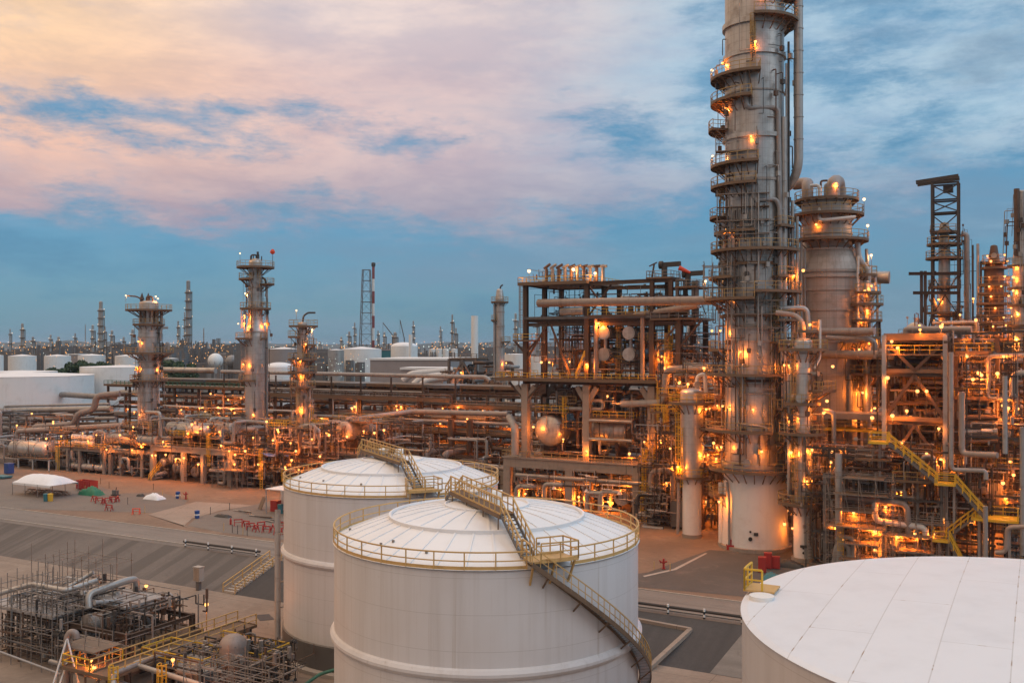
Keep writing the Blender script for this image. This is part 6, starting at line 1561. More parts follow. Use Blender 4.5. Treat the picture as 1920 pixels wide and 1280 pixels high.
# small platformed structures between rack and silo
fr2 = Frame('process_frame', 'small grey frame with a flat top left of the plain slender grey column', 'steel frame', [U(842, 215), U(868, 215), U(893, 215)], [215, 221], [21, 28.5], .6, .6, 'steelg')
fr2.deck(fr2.us[0], fr2.us[2], 215, 221, 28.7, 'railg'); fr2.brace((fr2.us[0], 214.8, 22), (fr2.us[1], 214.8, 28), .4); fr2.brace((fr2.us[2], 214.8, 22), (fr2.us[1], 214.8, 28), .4); fr2.clutter(fr2.us[0] - 2, fr2.us[2] + 12, 212, 222, 18, 28, 26, 201, ln=(2, 7), rs=(.2, .3, .45)); fr2.lampp(fr2.us[1], 214, 25, 0)
# far columns
fc = [(19, 617, 6, 900), (42, 607, 8, 850), (62, 632, 6, 1000), (95, 628, 7, 950), (110, 632, 7, 1000), (141, 625, 7, 900), (174, 610, 8, 900), (189, 566, 9, 820), (197, 612, 5, 860), (210, 620, 7, 850), (160, 608, 3, 1100), (232, 632, 6, 900), (249, 618, 7, 900), (334, 602, 6, 850), (353, 527, 11, 760), (346, 585, 5, 780), (382, 615, 3, 1100), (655, 622, 5, 1000), (665, 605, 5, 1000), (640, 632, 5, 1100), (709, 620, 6, 1200), (721, 623, 7, 1100), (741, 624, 9, 1000), (775, 602, 5, 1000), (826, 612, 4, 1200), (848, 590, 7, 700), (855, 615, 5, 750), (967, 588, 6, 800), (600, 640, 5, 1300), (1008, 600, 5, 900), (1330, 640, 5, 900)]
fl_ = ['short', 'slim', 'stubby', 'small', 'low', 'plain', 'stout', 'tall', 'thin', 'grey', 'needle thin', 'dim', 'lamp-dotted', 'slender', 'tallest', 'narrow', 'faint', 'brown', 'lone', 'tiny', 'dark', 'broad', 'squat', 'pencil thin', 'spindly', 'dark tall', 'half hidden', 'pale', 'minor', 'grey slim', 'distant']
near_ = ['above the leftmost tank', 'with an orange top above the leftmost tank', 'left of the trees', 'above the second small tank', 'just right of the second small tank', 'above the trees', 'left of the tallest column of its cluster', 'dotted with lamps left of the stout column', 'close against a taller one left of the stout column', 'midway to the stout column', 'like a mast above the trees', 'close left of the stout column', 'hard against the stout column', 'right of the stout column', 'alone between the stout and the pinkish grey column', 'leaning close on the tallest far column', 'like a mast left of the pinkish grey column', 'left of the flare derrick', 'above the wide white far tank', 'right of the rusty column', 'right of the flare stack', 'by the lattice cranes', 'left of the capped far tank', 'right of the capped far tank', 'like a mast among the small silos', 'above the small silos', 'beside a darker one above the small silos', 'left edge of the steel exchanger structure', 'right of the rusty column near the horizon', 'through the steel exchanger structure', 'below the small right hand hill']
rg = random.Random(9)
for i, (px, py, wpx, d) in enumerate(fc):
    k = d / F; p = W(px, py, d); h = p.z - GZ; r = wpx * k / 2 * (.55 + .45 * ((i * 7) % 5) / 4)
    t = thing('distant_column', fl_[i] + ' far column ' + near_[i], 'column', (p.x, p.y, GZ), math.atan2(-p.y, -p.x))
    m = MB().lathe([(r, 0), (r, h * .9), (r * .75, h * .92), (r * .75, h)], 14); m.lathe([(r * .75, h), (.001, h + r * .4)], 14)
    m.build('shell', M[('clad', 'cladb', 'greypipe')[i % 3]], t)
    if wpx > 3:
        m = MB(); b = MB()
        for j in range(max(2, int(h / 9))):
            z = h * .3 + (h * .58) * j / max(1, int(h / 9) - 1); m.lathe([(r, z), (r + .9, z), (r + .9, z + .8), (r + .8, z + .8)], 14)
            a = rg.uniform(-1.2, 1.2); b.ball(((r + 1.3) * math.cos(a), (r + 1.3) * math.sin(a), z + 1.8), .24 * k / .45, 6, 3)
        m.cyl((0, r + .6, 0), (0, r + .6, h * .9), .4, None, 6); m.build('platform', M['deck'], t); b.build('lamp', M['bulbw'], t)
# lattice cranes on the horizon
for lb, px, py, d, tip in (('lattice crane leaning left of the capped far tank', 736, 628, 1000, (718, 605)), ('second lattice crane with a steeper jib', 758, 634, 1000, (750, 600))):
    a, b = W(px, py, d), W(*tip, d); t = thing('crane', lb, 'crane', (a.x, a.y, GZ))
    MB().beam((0, 0, 0), (0, 0, a.z - GZ), 1.0).build('mast', M['steelg'], t); q = b - a; q.z += a.z - GZ
    MB().beam((0, 0, a.z - GZ), q, .9).build('jib', M['steelg'], t); MB().beam(q, q + Vector((0, 0, -14)), .25).build('cable', M['dark'], t)
# trees in front of the small far tanks
def tree(label, px, pyt, d, w, seed):
    k = d / F; p = W(px, pyt, d); h = p.z - GZ; rg = random.Random(seed)
    t = thing('tree', label, 'tree', (p.x, p.y, GZ), 0, 'dark trees in front of the small far tanks')
    MB().cyl((0, 0, 0), (0, 0, h * .55), .5, .3, 7).cyl((0, 0, h * .4), (w * .3, 0, h * .7), .25, .1, 6).cyl((0, 0, h * .35), (-w * .3, 0, h * .68), .25, .1, 6).build('trunk', M['wood'], t)
    m = MB(); cl = [(rg.uniform(-.7, .7) * w, rg.uniform(-.5, .5) * w, h * rg.uniform(.5, .9), rg.uniform(.25, .42) * w) for _ in range(10)]
    for i in range(2200):
        c = rg.choice(cl); a = Vector((rg.gauss(0, 1), rg.gauss(0, 1), rg.gauss(0, 1))).normalized() * c[3] * rg.uniform(.6, 1.05)
        q = Vector(c[:3]) + Vector((a.x, a.y, a.z * .75)); e = Vector((rg.uniform(-1, 1), rg.uniform(-1, 1), rg.uniform(-1, 1))).normalized() * .55; f = e.orthogonal().normalized() * .5
        m.add([q - e, q + f, q + e, q - f], [(0, 1, 2, 3)])
    m.build('crown', M['leaf'], t)
for i, (px, py, w) in enumerate(((103, 686, 7), (120, 682, 8), (140, 678, 9), (161, 675, 8), (180, 670, 8), (197, 674, 7), (325, 674, 8), (345, 679, 7))):
    tree(['lowest dark tree, at the left end of the tree row', 'dark bushy tree second in the tree row', 'dark tree in the middle of the tree row', 'dark tree right of the middle of the tree row', 'tallest dark tree in the tree row', 'dark tree at the right end of the tree row', 'dark bush in front of the pale green far tank', 'smaller dark bush right of the pale green far tank'][i], px, py, 450, w, 60 + i)
# far plants as one mass, the dots of their lamps, hills
rg = random.Random(17); m = MB()
def clump(px0, px1, d0, d1, top, n):
    for _ in range(n):
        d = rg.uniform(d0, d1); px = rg.uniform(px0, px1); k = d / F; h = CZ - (HY - 0) * 0 ; zt = CZ + rg.uniform(-26, top) * k
        p = W(px, HY, d); w = rg.uniform(2, 10) * k * 2; q = rg.random()
        if q < .35: m.bx(p.x, p.x + w * 2.2, d, d + 8, GZ, max(6, zt - 8 * k))
        elif q < .6: m.bx(p.x, p.x + w * .35, d, d + 3, GZ, zt)
        elif q < .8: m.cyl((p.x, d, GZ), (p.x, d, max(8, zt - 6 * k)), w * .5, None, 10)
        else:
            for s_ in range(3): m.beam((p.x + s_ * w * .5, d, GZ), (p.x + s_ * w * .5, d, zt), .7)
            for z in range(4): m.beam((p.x, d, GZ + (zt - GZ) * z / 4), (p.x + w, d, GZ + (zt - GZ) * z / 4), .8)
clump(-30, 480, 750, 1300, 8, 170); clump(480, 950, 900, 1600, 6, 130); clump(950, 1360, 900, 1500, 8, 80); clump(320, 470, 640, 800, 14, 60); clump(200, 330, 640, 800, 12, 40); clump(560, 700, 420, 600, -14, 40); clump(1360, 1960, 900, 1400, 5, 40); clump(265, 960, 560, 700, -3, 90)
o = m.build('distant_refinery', M['steelg'], None); kind(o, 'stuff')
m = MB()
for _ in range(200):
    px = rg.uniform(300, 960); d = rg.uniform(225, 330); p = W(px, HY, d); h = rg.uniform(3, 17); w = rg.uniform(1, 7)
    if rg.random() < .5: m.bx(p.x, p.x + w, d, d + w, GZ, GZ + h * .6)
    else: m.pipe([(p.x, d, GZ + h * .5), (p.x, d, GZ + h), (p.x + w * 3, d, GZ + h), (p.x + w * 3, d, GZ)], rg.uniform(.2, .6), 6)
o = m.build('distant_piping', M['greypipe'], None); kind(o, 'stuff')
def dots(name, mat, spec):
    m = MB()
    for px0, px1, py0, py1, d0, d1, n, r in spec:
        for _ in range(n):
            d = rg.uniform(d0, d1); p = W(rg.uniform(px0, px1), rg.uniform(py0, py1), d)
            if p.z < GZ + 1: p.z = GZ + rg.uniform(1, 8)
            q = r * d / 900 * rg.uniform(.6, 1.25)
            m.add([p + Vector(v) * q for v in ((1, 0, 0), (-1, 0, 0), (0, 1, 0), (0, -1, 0), (0, 0, 1), (0, 0, -1))], [(0, 2, 4), (2, 1, 4), (1, 3, 4), (3, 0, 4), (2, 0, 5), (1, 2, 5), (3, 1, 5), (0, 3, 5)])
    o = m.build(name, M[mat], None); kind(o, 'stuff')
dots('distant_lamps', 'fardot', [(315, 470, 640, 690, 600, 760, 170, .42), (190, 340, 635, 690, 560, 760, 90, .42), (0, 200, 640, 668, 700, 1200, 130, .45), (0, 960, 648, 690, 480, 700, 130, .36), (470, 960, 640, 655, 900, 1500, 140, .5), (1290, 1360, 636, 690, 700, 1200, 40, .5), (560, 700, 660, 705, 380, 520, 30, .35), (1000, 1100, 640, 700, 500, 900, 40, .4), (780, 960, 650, 680, 500, 900, 40, .45)])
dots('distant_lamps', 'bulbc', [(585, 690, 668, 712, 300, 420, 45, .4), (0, 480, 640, 690, 650, 1200, 60, .4), (480, 960, 642, 660, 900, 1500, 50, .45), (800, 960, 655, 700, 400, 700, 20, .4)])
M['hill'] = groundmat('far wooded hill', (.075, .085, .08), (.05, .06, .055), .004, .03)
def hill(px0, px1, top, d, seed):
    rg = random.Random(seed); m = MB(); n = 40; a = []
    for i in range(n + 1):
        px = px0 + (px1 - px0) * i / n; f = math.sin(PI * i / n) ** .8
        a.append((px, top * f * (1 + .25 * math.sin(i * .9 + seed) + rg.uniform(-.08, .08))))
    vs = []
    for px, t in a:
        p = W(px, HY, d); vs += [(p.x, d, GZ - 5), (p.x, d + 500, CZ + t * d / F), (p.x, d + 1600, GZ - 5)]
    m.add(vs, [(3 * i + j, 3 * i + 3 + j, 3 * i + 4 + j, 3 * i + 1 + j) for i in range(n) for j in range(2)], True)
    kind(m.build('hill', M['hill'], None), 'structure')
hill(-200, 260, 9, 5200, 1); hill(180, 700, 5, 6000, 2); hill(640, 1250, 7, 5600, 3); hill(1230, 1420, 17, 4200, 4); hill(1400, 2100, 8, 5200, 5)
# ============================================================== bank furniture
def guard(label, px0, px1, n, group):
    v = V1 + .5; u0, u1 = U(px0, v), U(px1, v); t = sthing('guard_rail', label, 'guard rail', u0, v, GZ, group)
    w = u1 - u0
    MB().cyl((0, 0, .75), (w, 0, .75), .16, None, 10).build('rail_pipe', M['dark'], t)
    MB().cyl((0, -.05, .35), (w, -.05, .35), .07, None, 8).build('rail_pipe', M['steelg'], t)
    for i in range(n):
        x = w * (i + .12) / (n - .76) if n > 1 else 0
        for j in range(4): MB().cyl((x, -.2, .3 * j - .1), (x, -.2, .3 * j + .2), .12, None, 10).build('post', M['white' if j % 2 else 'black'], t)
guard('black pipe guard rail with striped posts along the road, left of the white tanks', 345, 488, 4, None)
guard('black pipe guard rail with striped posts right of the nearer white tank', 1180, 1400, 4, None)
bs = sthing('bank_stair', 'pale stair with ochre rails climbing the asphalt bank', 'stair', U(420, V0), V0, 0)
n = 15; w = 1.9
for i in range(n): MB().bx(0, w, (V1 - V0) * i / n, (V1 - V0) * i / n + .42, GZ * i / n + .02, GZ * (i + 1) / n + .12).build('tread', M['conclight'], bs)
for x in (-.1, w + .1): MB().railing([(x, 0, .1), (x, V1 - V0, GZ + .1)], 1.1, .05, 1.8).build('railing', M['railt'], bs)
bc = sthing('control_box', 'cream control cabinet on a post at the foot of the bank', 'cabinet', U(373, V0 - .6), V0 - .6, 0)
q = MB().bx(-.55, .55, -.4, .4, 1.2, 3.0).bx(-.62, .62, -.46, .46, 3.02, 3.1).build('cabinet', M['conclight'], bc); MB().bx(-.48, .48, -.44, -.41, 1.3, 2.9).build('door', M['slab'], bc); MB().bx(-.25, .25, -.25, .25, 0, 1.19).build('post', M['steelg'], bc)
# drain pit by the front tank
pit = sthing('drain_pit', 'open drain pit with a pale concrete kerb beside the nearer white tank', 'pit', U(1236, V0 + 1), V0 + 1, .1)
MB().beam((0, -3, .15), (1.5, 5.5, 1.9), .5, .4).beam((1.5, 5.5, 1.9), (-9, 6.2, 2.1), .5, .4).build('kerb', M['slab'], pit); MB().add([(-9, 5.9, 1.95), (1.3, 5.2, 1.7), (.3, 1, .6), (-9, 1, .6)], [(3, 2, 1, 0)]) 
# standpipe left of the farther tank
sp_ = pipeline('grey standpipe standing left of the farther white tank', [W(521, 955, 108), W(521, 1195, 104), W(521, 1206, 104), W(478, 1222, 101), W(478, 1250, 101)], .32, 'greypipe', 2.5)
sp_.location = sp_.location
for py in (1000, 1046, 1090, 1138): 
    a = W(521, py, 105.5) - sp_.location; MB().beam(a, a + Vector((1.3, 1, 0)), .12).build('bracket', M['conclight'], sp_)
pipeline('short elbow pipe low beside the farther white tank', [W(500, 1260, 99), W(500, 1213, 99), W(530, 1200, 102)], .25, 'greypipe', 9)
g = sheet('drain_cover', [G(478, 1152, 0), G(505, 1150, 0), G(515, 1160, 0), G(488, 1163, 0)], .03, M['dark'])
pipeline('green hose of pipes at the foot of the farther white tank', [W(560, 1290, 88), W(600, 1262, 90), W(640, 1250, 91)], .16, 'green', 9)

# ============================================================== yard
def yt(name, label, cat, px, py, rz=0.0, group=None):
    p = G(px, py); return thing(name, label, cat, (p.x, p.y, GZ + .03), ROT + rz, group)
t = yt('canopy', 'white barrel roofed canopy tent on thin legs at the left of the yard', 'tent', 24, 927)
Lx, Ly = 11.6, 6.0; m = MB(); nn = 10; nx_ = 12
for off in (0, -.06):
    vs = []
    for i in range(nx_ + 1):
        e = math.sin(PI * i / nx_) ** .18 if 0 < i < nx_ else 0
        vs += [(Lx * i / nx_, Ly * j / nn, 2.5 + off + 1.55 * e * math.sin(PI * j / nn) ** .8 + .03 * math.cos(i * PI)) if 0 < j < nn else (Lx * i / nx_, Ly * j / nn, 2.5 + off) for j in range(nn + 1)]
    m.add(vs, [(i * (nn + 1) + j, (i + 1) * (nn + 1) + j, (i + 1) * (nn + 1) + j + 1, i * (nn + 1) + j + 1) for i in range(nx_) for j in range(nn)], True)
m.bx(0, Lx, -.03, .03, 2.1, 2.49).bx(0, Lx, Ly - .03, Ly + .03, 2.1, 2.49)
m.build('canvas', M['canvas'], t)
for x in (0, Lx / 3, 2 * Lx / 3, Lx):
    for y in (0, Ly): MB().cyl((x, y, 0), (x, y, 2.48), .06, None, 8).build('leg', M['railg'], t)
for i, (px, py) in enumerate(((50, 923), (66, 925), (82, 925), (98, 927), (110, 928))):
    t = yt('picnic_bench', ['leftmost timber bench under the canopy', 'second timber bench from the left under the canopy', 'middle timber bench under the canopy', 'fourth timber bench under the canopy, behind the bins', 'rightmost timber bench under the canopy'][i], 'bench', px, py, .1 * (i % 2), 'timber benches under the canopy')
    MB().bx(0, 1.9, 0, .8, .72, .8).build('table_top', M['wood'], t); MB().bx(0, 1.9, -.7, -.4, .42, .48).build('seat', M['wood'], t); MB().bx(0, 1.9, 1.2, 1.5, .42, .48).build('seat', M['wood'], t)
    for x in (.3, 1.6): MB().beam((x, -.6, 0), (x, .5, .7), .1).beam((x + .11, 1.4, 0), (x + .11, .3, .7), .1).build('leg', M['wood'], t)
def bin_(label, px, py, mat, r=.5, h=1.3, band=None, group=None, name='waste_bin', cat='bin'):
    t = yt(name, label, cat, px, py, 0, group); 
    MB().lathe([(.001, .0), (r * .9, 0), (r, h), (r * .86, h)], 20).build('body', M[mat], t); MB().lathe([(r * 1.06, h), (r * 1.06, h + .08), (.001, h + .2)], 20).build('lid', M[mat], t)
    if band: MB().lathe([(r * .985, h * .42), (r * 1.03, h * .42), (r * 1.03, h * .62), (r * .985, h * .62)], 20).build('band', M[band], t)
bin_('teal blue waste bin at the front of the canopy', 87, 939, 'teal'); bin_('yellow waste bin at the front of the canopy', 95, 939, 'yellow')
bin_('blue drum with a white band at the corner of the concrete crossing', 370, 971, 'blue', .42, 1.2, 'white', name='drum', cat='drum'); bin_('blue bin near the red hydrant in the yard', 334, 934, 'blue', .45, 1.2, 'white'); bin_('teal drum against the shelter by the farther tank', 526, 962, 'teal', .5, 1.5, name='drum', cat='drum')
t = yt('skip_container', 'red open skip behind the green tarpaulin heap', 'skip', 143, 917, -.05)
MB().bx(0, 4.6, 0, 1.8, .15, .25).bx(0, 4.6, 0, .08, .25, 1.9).bx(0, 4.6, 1.72, 1.8, .25, 1.9).bx(0, .08, .08, 1.72, .25, 1.9).bx(4.52, 4.6, .08, 1.72, .25, 1.9).build('body', M['red'], t)
for i in range(6): MB().bx(.3 + i * .8, .42 + i * .8, -.07, -.01, .2, 1.9).build('rib', M['red'], t)
def heap(name, label, cat, px, py, w, d, h, mat, seed):
    rg = random.Random(seed); t = yt(name, label, cat, px, py); nx, ny = 16, 10; vs = []
    for j in range(ny + 1):
        for i in range(nx + 1):
            x, y = i / nx, j / ny; e = max(0, 1 - (2 * x - 1) ** 2) ** .5 * max(0, 1 - (2 * y - 1) ** 2) ** .5
            vs.append((x * w, y * d, h * e * (.75 + .25 * math.sin(7 * x + seed) * math.cos(5 * y)) + rg.uniform(0, .3) * h * (e > 0)))
    MB().add(vs, [(j * (nx + 1) + i, j * (nx + 1) + i + 1, (j + 1) * (nx + 1) + i + 1, (j + 1) * (nx + 1) + i) for j in range(ny) for i in range(nx)], True)
    m = MB(); m.add(vs, [(j * (nx + 1) + i, j * (nx + 1) + i + 1, (j + 1) * (nx + 1) + i + 1, (j + 1) * (nx + 1) + i) for j in range(ny) for i in range(nx)], True); m.build('cover', M[mat], t)
heap('tarpaulin_heap', 'green tarpaulin heaped over goods beside the canopy', 'tarpaulin', 146, 927, 5, 2.6, 1.5, 'tarpgreen', 1); heap('tarpaulin_heap', 'white tarpaulin heaped on the gravel in the middle of the yard', 'tarpaulin', 268, 935, 4, 2.2, 1.0, 'canvas', 2); heap('tarpaulin_heap', 'teal tarpaulin heap by the red cabinets near the huge corner tank', 'tarpaulin', 1428, 1087, 2.8, 1.6, .9, 'teal', 3)
heap('scrap_heap', 'dark scrap heap on the gravel near the blue drum', 'scrap heap', 401, 968, 3.2, 1.2, .5, 'dark', 4); heap('scrap_heap', 'small dark scrap heap left of the white tarpaulin', 'scrap heap', 255, 930, 1.6, 1, .5, 'dark', 5)
def trestle(label, px, py, rz, mat='red', group='red pipe trestles', s=1.0):
    t = yt('pipe_trestle', label, 'trestle', px, py, rz, group)
    MB().beam((-.7 * s, 0, 1.0 * s), (.7 * s, 0, 1.0 * s), .16).build('top_bar', M[mat], t)
    for x in (-.6, .6):
        for y in (-.35, .35): MB().beam((x * s, y * s, 0), (x * s, 0, 1.0 * s), .11).build('leg', M[mat], t)
    MB().beam((-.6 * s, .18 * s, .5 * s), (.6 * s, .18 * s, .5 * s), .09).build('rail', M[mat], t)
tr = [(178, 940), (186, 943), (195, 945), (204, 943), (212, 941), (221, 940), (205, 957), (462, 988), (470, 992), (480, 996), (490, 990), (500, 998), (512, 995), (522, 1002), (528, 990), (447, 985)]
for i, (px, py) in enumerate(tr):
    trestle('red pipe trestle in the jumbled row in front of the canopy' if i < 6 else 'single red pipe trestle standing apart in front of the jumbled row' if i == 6 else 'red pipe trestle in the jumble left of the farther white tank', px, py, [0, .7, -.4, 1.2, .3, -.8, .2][i % 7], group='red trestles in front of the canopy' if i < 6 else None if i == 6 else 'red trestles left of the farther tank')
trestle('orange barrier stand at the edge of the road', 256, 964, .5, 'orange', None)
def hydrant(label, px, py):
    t = yt('fire_hydrant', label, 'hydrant', px, py)
    MB().cyl((0, 0, 0), (0, 0, 1.25), .14, None, 12).cyl((0, 0, .02), (0, 0, .12), .26, None, 12).build('barrel', M['red'], t); MB().cyl((-.5, 0, .8), (.5, 0, 1.0), .09, None, 8).cyl((0, 0, .7), (.5, -.3, 1.15), .08, None, 8).cyl((0, 0, .7), (-.5, -.3, 1.15), .08, None, 8).build('outlet', M['red'], t); MB().dome((0, 0, 1.25), .17, .15, 12, 4).build('cap', M['red'], t)
    for x in (-1.1, 1.1): MB().cyl((x, -.6, 0), (x, -.6, 1.0), .06, None, 8).build('guard_post', M['railt'], t)
hydrant('red fire hydrant on the grey yard right of the nearer white tank', 1244, 1066); hydrant('red fire hydrant beside the blue bin in the yard', 349, 935)
t = yt('extinguisher', 'red fire extinguisher standing at the edge of the gravel', 'extinguisher', 433, 983); MB().lathe([(.001, 0), (.17, 0), (.17, .8), (.06, 1.0), (.06, 1.1), (.001, 1.1)], 12).build('cylinder', M['red'], t); MB().beam((0, 0, 1.1), (.2, 0, 1.15), .06).build('handle', M['black'], t)
t = yt('portable_toilet', 'dark blue portable cabin at the left edge of the yard', 'cabin', 8, 888); MB().bx(0, 1.5, 0, 1.5, .1, 2.3).build('body', M['blue'], t); MB().bx(-.05, 1.55, -.05, 1.55, 2.31, 2.4).build('roof', M['blue'], t); MB().bx(.3, 1.1, -.04, -.005, .2, 2.0).build('door', M['blue'], t)
t = yt('flatbed_skid', 'teal flat skid beside the dark blue cabin', 'skid', 0, 897); MB().bx(-2, 1.6, -.4, 2, .2, .55).build('bed', M['teal'], t); MB().bx(-1.8, -1.5, -.3, 1.9, 0, .19).bx(1.1, 1.4, -.3, 1.9, 0, .19).build('runner', M['dark'], t)
t = yt('engine_skid', 'small generator on a frame near the green tarpaulin heap', 'generator', 208, 929); MB().bx(0, 1.6, 0, 1, .1, .25).build('frame', M['dark'], t); MB().bx(.2, 1.3, .15, .85, .26, 1.1).build('housing', M['steelg'], t); MB().cyl((.9, .5, 1.1), (1.1, .5, 1.7), .08, None, 8).build('exhaust', M['dark'], t)
rg = random.Random(44)
for i in range(9):
    p = G(438 + i * 10, 958 + 3 * i + rg.uniform(-3, 3)); q = p + xy(rg.uniform(2, 5), rg.uniform(-.6, .6), 0)
    o = MB().cyl((0, 0, .12 + .1 * (i % 3)), (q.x - p.x, q.y - p.y, .12 + .1 * (i % 3)), .1, None, 8).build('loose_pipe', M[('silver', 'steelg', 'brownpipe')[i % 3]], None, loc=(p.x, p.y, GZ + .04)); tag(o, 'loose pipe length lying on the gravel left of the farther white tank', 'pipe', 'loose pipe lengths on the gravel')
for i, (px, py) in enumerate(((160, 922), (205, 915), (288, 918), (305, 930), (222, 938), (240, 945), (272, 962), (395, 964), (431, 956), (420, 995), (436, 998), (446, 1000), (456, 1002), (464, 1004), (189, 907))):
    p = G(px, py); o = MB().cyl((0, 0, 0), (0, 0, 1.3), .05, None, 8).cyl((0, 0, 1.0), (0, 0, 1.3), .055, None, 8).build('marker_post', M['dark' if i % 3 else 'railt'], None, loc=(p.x, p.y, GZ + .02)); tag(o, 'thin marker post stuck in the yard gravel', 'post', 'thin marker posts in the yard')
t = yt('shelter', 'small white roofed shelter with goods half hidden by the farther white tank', 'shelter', 498, 962)
MB().bx(0, 6, 0, 4, 4.2, 4.35).build('roof', M['white'], t); MB().bx(0, 6, 3.9, 4, 0, 4.19).build('back_wall', M['white'], t)
for x in (.1, 5.9): MB().bx(x - .08, x + .08, 0, .16, 0, 4.19).build('leg', M['greypipe'], t)
t = yt('crate', 'red crate standing under the small white roofed shelter', 'crate', 507, 958); MB().bx(0, 1.5, 0, 1.2, 0, 1.9).build('body', M['red'], t); MB().bx(.1, 1.4, -.05, -.005, .9, 1.0).build('batten', M['red'], t)
t = yt('brown_panel', 'brown timber panel leaning in front of the small white roofed shelter', 'panel', 487, 955); MB().beam((0, 0, 0), (.4, .8, 2.2), 1.6, .08).build('board', M['wood'], t)
# right side of the yard
gr = yt('cylinder_rack', 'red rack of gas cylinders at the foot of the tallest column', 'cylinder rack', 1362, 1031, .35)
MB().bx(0, 4.9, 0, .06, .05, .75).bx(0, 4.9, .74, .8, .05, .75).bx(0, 4.9, .06, .74, .05, .12).build('rack', M['red'], gr)
for i in range(13): MB().cyl((.25 + i * .365, .4, .13), (.25 + i * .365, .4, 1.35), .13, None, 10).dome((.25 + i * .365, .4, 1.35), .13, .16, 10, 3).build('gas_cylinder', M[('white', 'red', 'greypipe')[i % 3]], gr)
for i, (px, py, h) in enumerate(((1421, 1073, 2.0), (1432, 1066, 2.1), (1447, 1066, 1.6))):
    t = yt('red_cabinet', ['nearest red cabinet by the huge corner tank', 'tallest red cabinet, middle one of three', 'lowest red cabinet, right one of three'][i], 'cabinet', px, py, .2, 'red cabinets'); MB().bx(0, 1.0, 0, .8, .05, h).build('body', M['red'], t); MB().bx(.06, .94, -.04, -.005, .15, h - .1).build('door', M['red'], t)
heap('scrap_heap', 'jumbled dark scrap behind the red cabinets', 'scrap heap', 1455, 1062, 3.4, 1.4, .9, 'dark', 8)
t = yt('dust_box', 'flat white box roof in front of the yellow stair foot', 'box', 1762, 1068, 0); MB().bx(0, 6.2, 0, 3, 0, 2.2).build('body', M['wall'], t); MB().bx(-.1, 6.3, -.1, 3.1, 2.21, 2.4).build('roof', M['conclight'], t)

# ============================================================== scaffolded unit at the lower left
FV = 66
fu = Frame('pump_structure', 'brown steel structure carrying a heat exchanger amid scaffolding at the lower left', 'steel structure', [U(20, 63), U(130, 63), U(240, 63)], [63, 71], [4.6], .45, .45, 'steel', z0=0)
fu.fine(U(-20, 62), U(235, 62), 61.5, 73, .5, 6.4, 230, 851, False)
fu.deck(U(-20, 63), U(108, 63), 62.6, 68.5, 4.9, None, 'f', 'greypipe', .25); fu.deck(U(112, 64), U(205, 64), 66, 71, 5.9, None, 'f', 'greypipe', .25); fu.deck(fu.us[1], fu.us[2] + 1, 62.8, 71.5, 3.0, None, 'f', 'deck')
fu.clutter(fu.us[0] - 4, fu.us[2], 62.5, 72, .6, 4.4, 56, 301, ln=(.8, 4), rs=(.05, .07, .1, .14, .2, .28), mats=('silver', 'brownpipe', 'greypipe', 'dark', 'brownpipe')); fu.clutter(fu.us[0] - 2, fu.us[1] + 3, 64, 70, 5.3, 6.6, 14, 302, ln=(.8, 4), rs=(.06, .1, .16, .24), mats=('silver', 'whitepipe', 'greypipe'))
for p in ((-20, 160), (30, 90)): pass
for px, py in ((178, 1250), (172, 1236), (325, 1235)): fu.lamp(px, py, 58, .6, power=140, r=.16)
scaffold('dense dark tube scaffolding in the bottom left corner', 0, 9.5, 0, 7, 0, 7.6, xy(U(-15, 61), 61, 0), ROT, 1.7, 1.8, False, seed=51, over=1.4, r=.03)
scaffold('tall thin scaffolding poles around the silver pipes at the lower left', 0, 9.5, 0, 5.5, 0, 8.2, xy(U(60, 68.5), 68.5, 0), ROT, 2.6, 2.6, False, seed=52, over=1.6, r=.03)
scaffold('low scaffolding in front of the heat exchanger at the lower left', 0, 5.5, 0, 3, 0, 4.4, xy(U(110, 58), 58, 0), ROT, 1.8, 2.0, seed=53, r=.03)
scaffold('scaffolding around the domed grey vessel at the bottom', 0, 7.6, 0, 5, 0, 5.6, xy(U(345, 56), 56, 0), ROT, 1.8, 1.9, False, seed=54, over=1.2, r=.028)
e0 = W(182, 1166, 96.5); uu, vv_ = uv(e0)
vessel('heat_exchanger', 'long brown grey heat exchanger with a flanged end amid scaffolding at the lower left', 'exchanger', (uu, vv_, e0.z), 'v', .92, 8.0, 'cladb', None, 'flange', None, 3, 2)
for f in (1.5, 6.5): p = xy(uu, vv_ + f, 0); MB().bx(-.75, .75, -.2, .2, -e0.z + 3.05, -.75).build('saddle', M['steel'], bpy.data.objects['heat_exchanger'], loc=(0, f, 0))
pipeline('bright silver zigzag pipe on top of the scaffolding at the lower left', [W(-20, 1117, 98), W(60, 1094, 99), W(125, 1106, 97), W(182, 1087, 100)], .27, 'silver', 2)
pipeline('second silver pipe ending in a tee behind the zigzag one', [W(110, 1110, 101), W(165, 1078, 103), W(176, 1072, 103)], .22, 'silver', 2)
pipeline('silver pipe bending down into the heat exchanger', [W(168, 1140, 97), W(166, 1112, 97.5), W(238, 1087, 101), W(257, 1084, 102), W(256, 1128, 102.6)], .36, 'silver', 1.6)
pipeline('thin silver pipe hanging beside the heat exchanger', [W(170, 1150, 95.5), W(168, 1195, 95.5)], .2, 'silver', 2)
pipeline('hooked grey vent pipe with white struts in the bottom left corner', [W(127, 1300, 88), W(127, 1192, 88), W(134, 1182, 88), W(144, 1186, 88), W(145, 1195, 88)], .3, 'pinkpipe', 3)
hk = bpy.data.objects[[o.name for o in COL.objects if o.get('label', '').startswith('hooked grey vent')][0]]
for a, b in (((127, 1195), (100, 1285)), ((127, 1195), (150, 1285)), ((127, 1240), (112, 1285))): MB().beam(W(*a, 87.8) - hk.location, W(*b, 86) - hk.location, .13).build('strut', M['whitepipe'], hk)
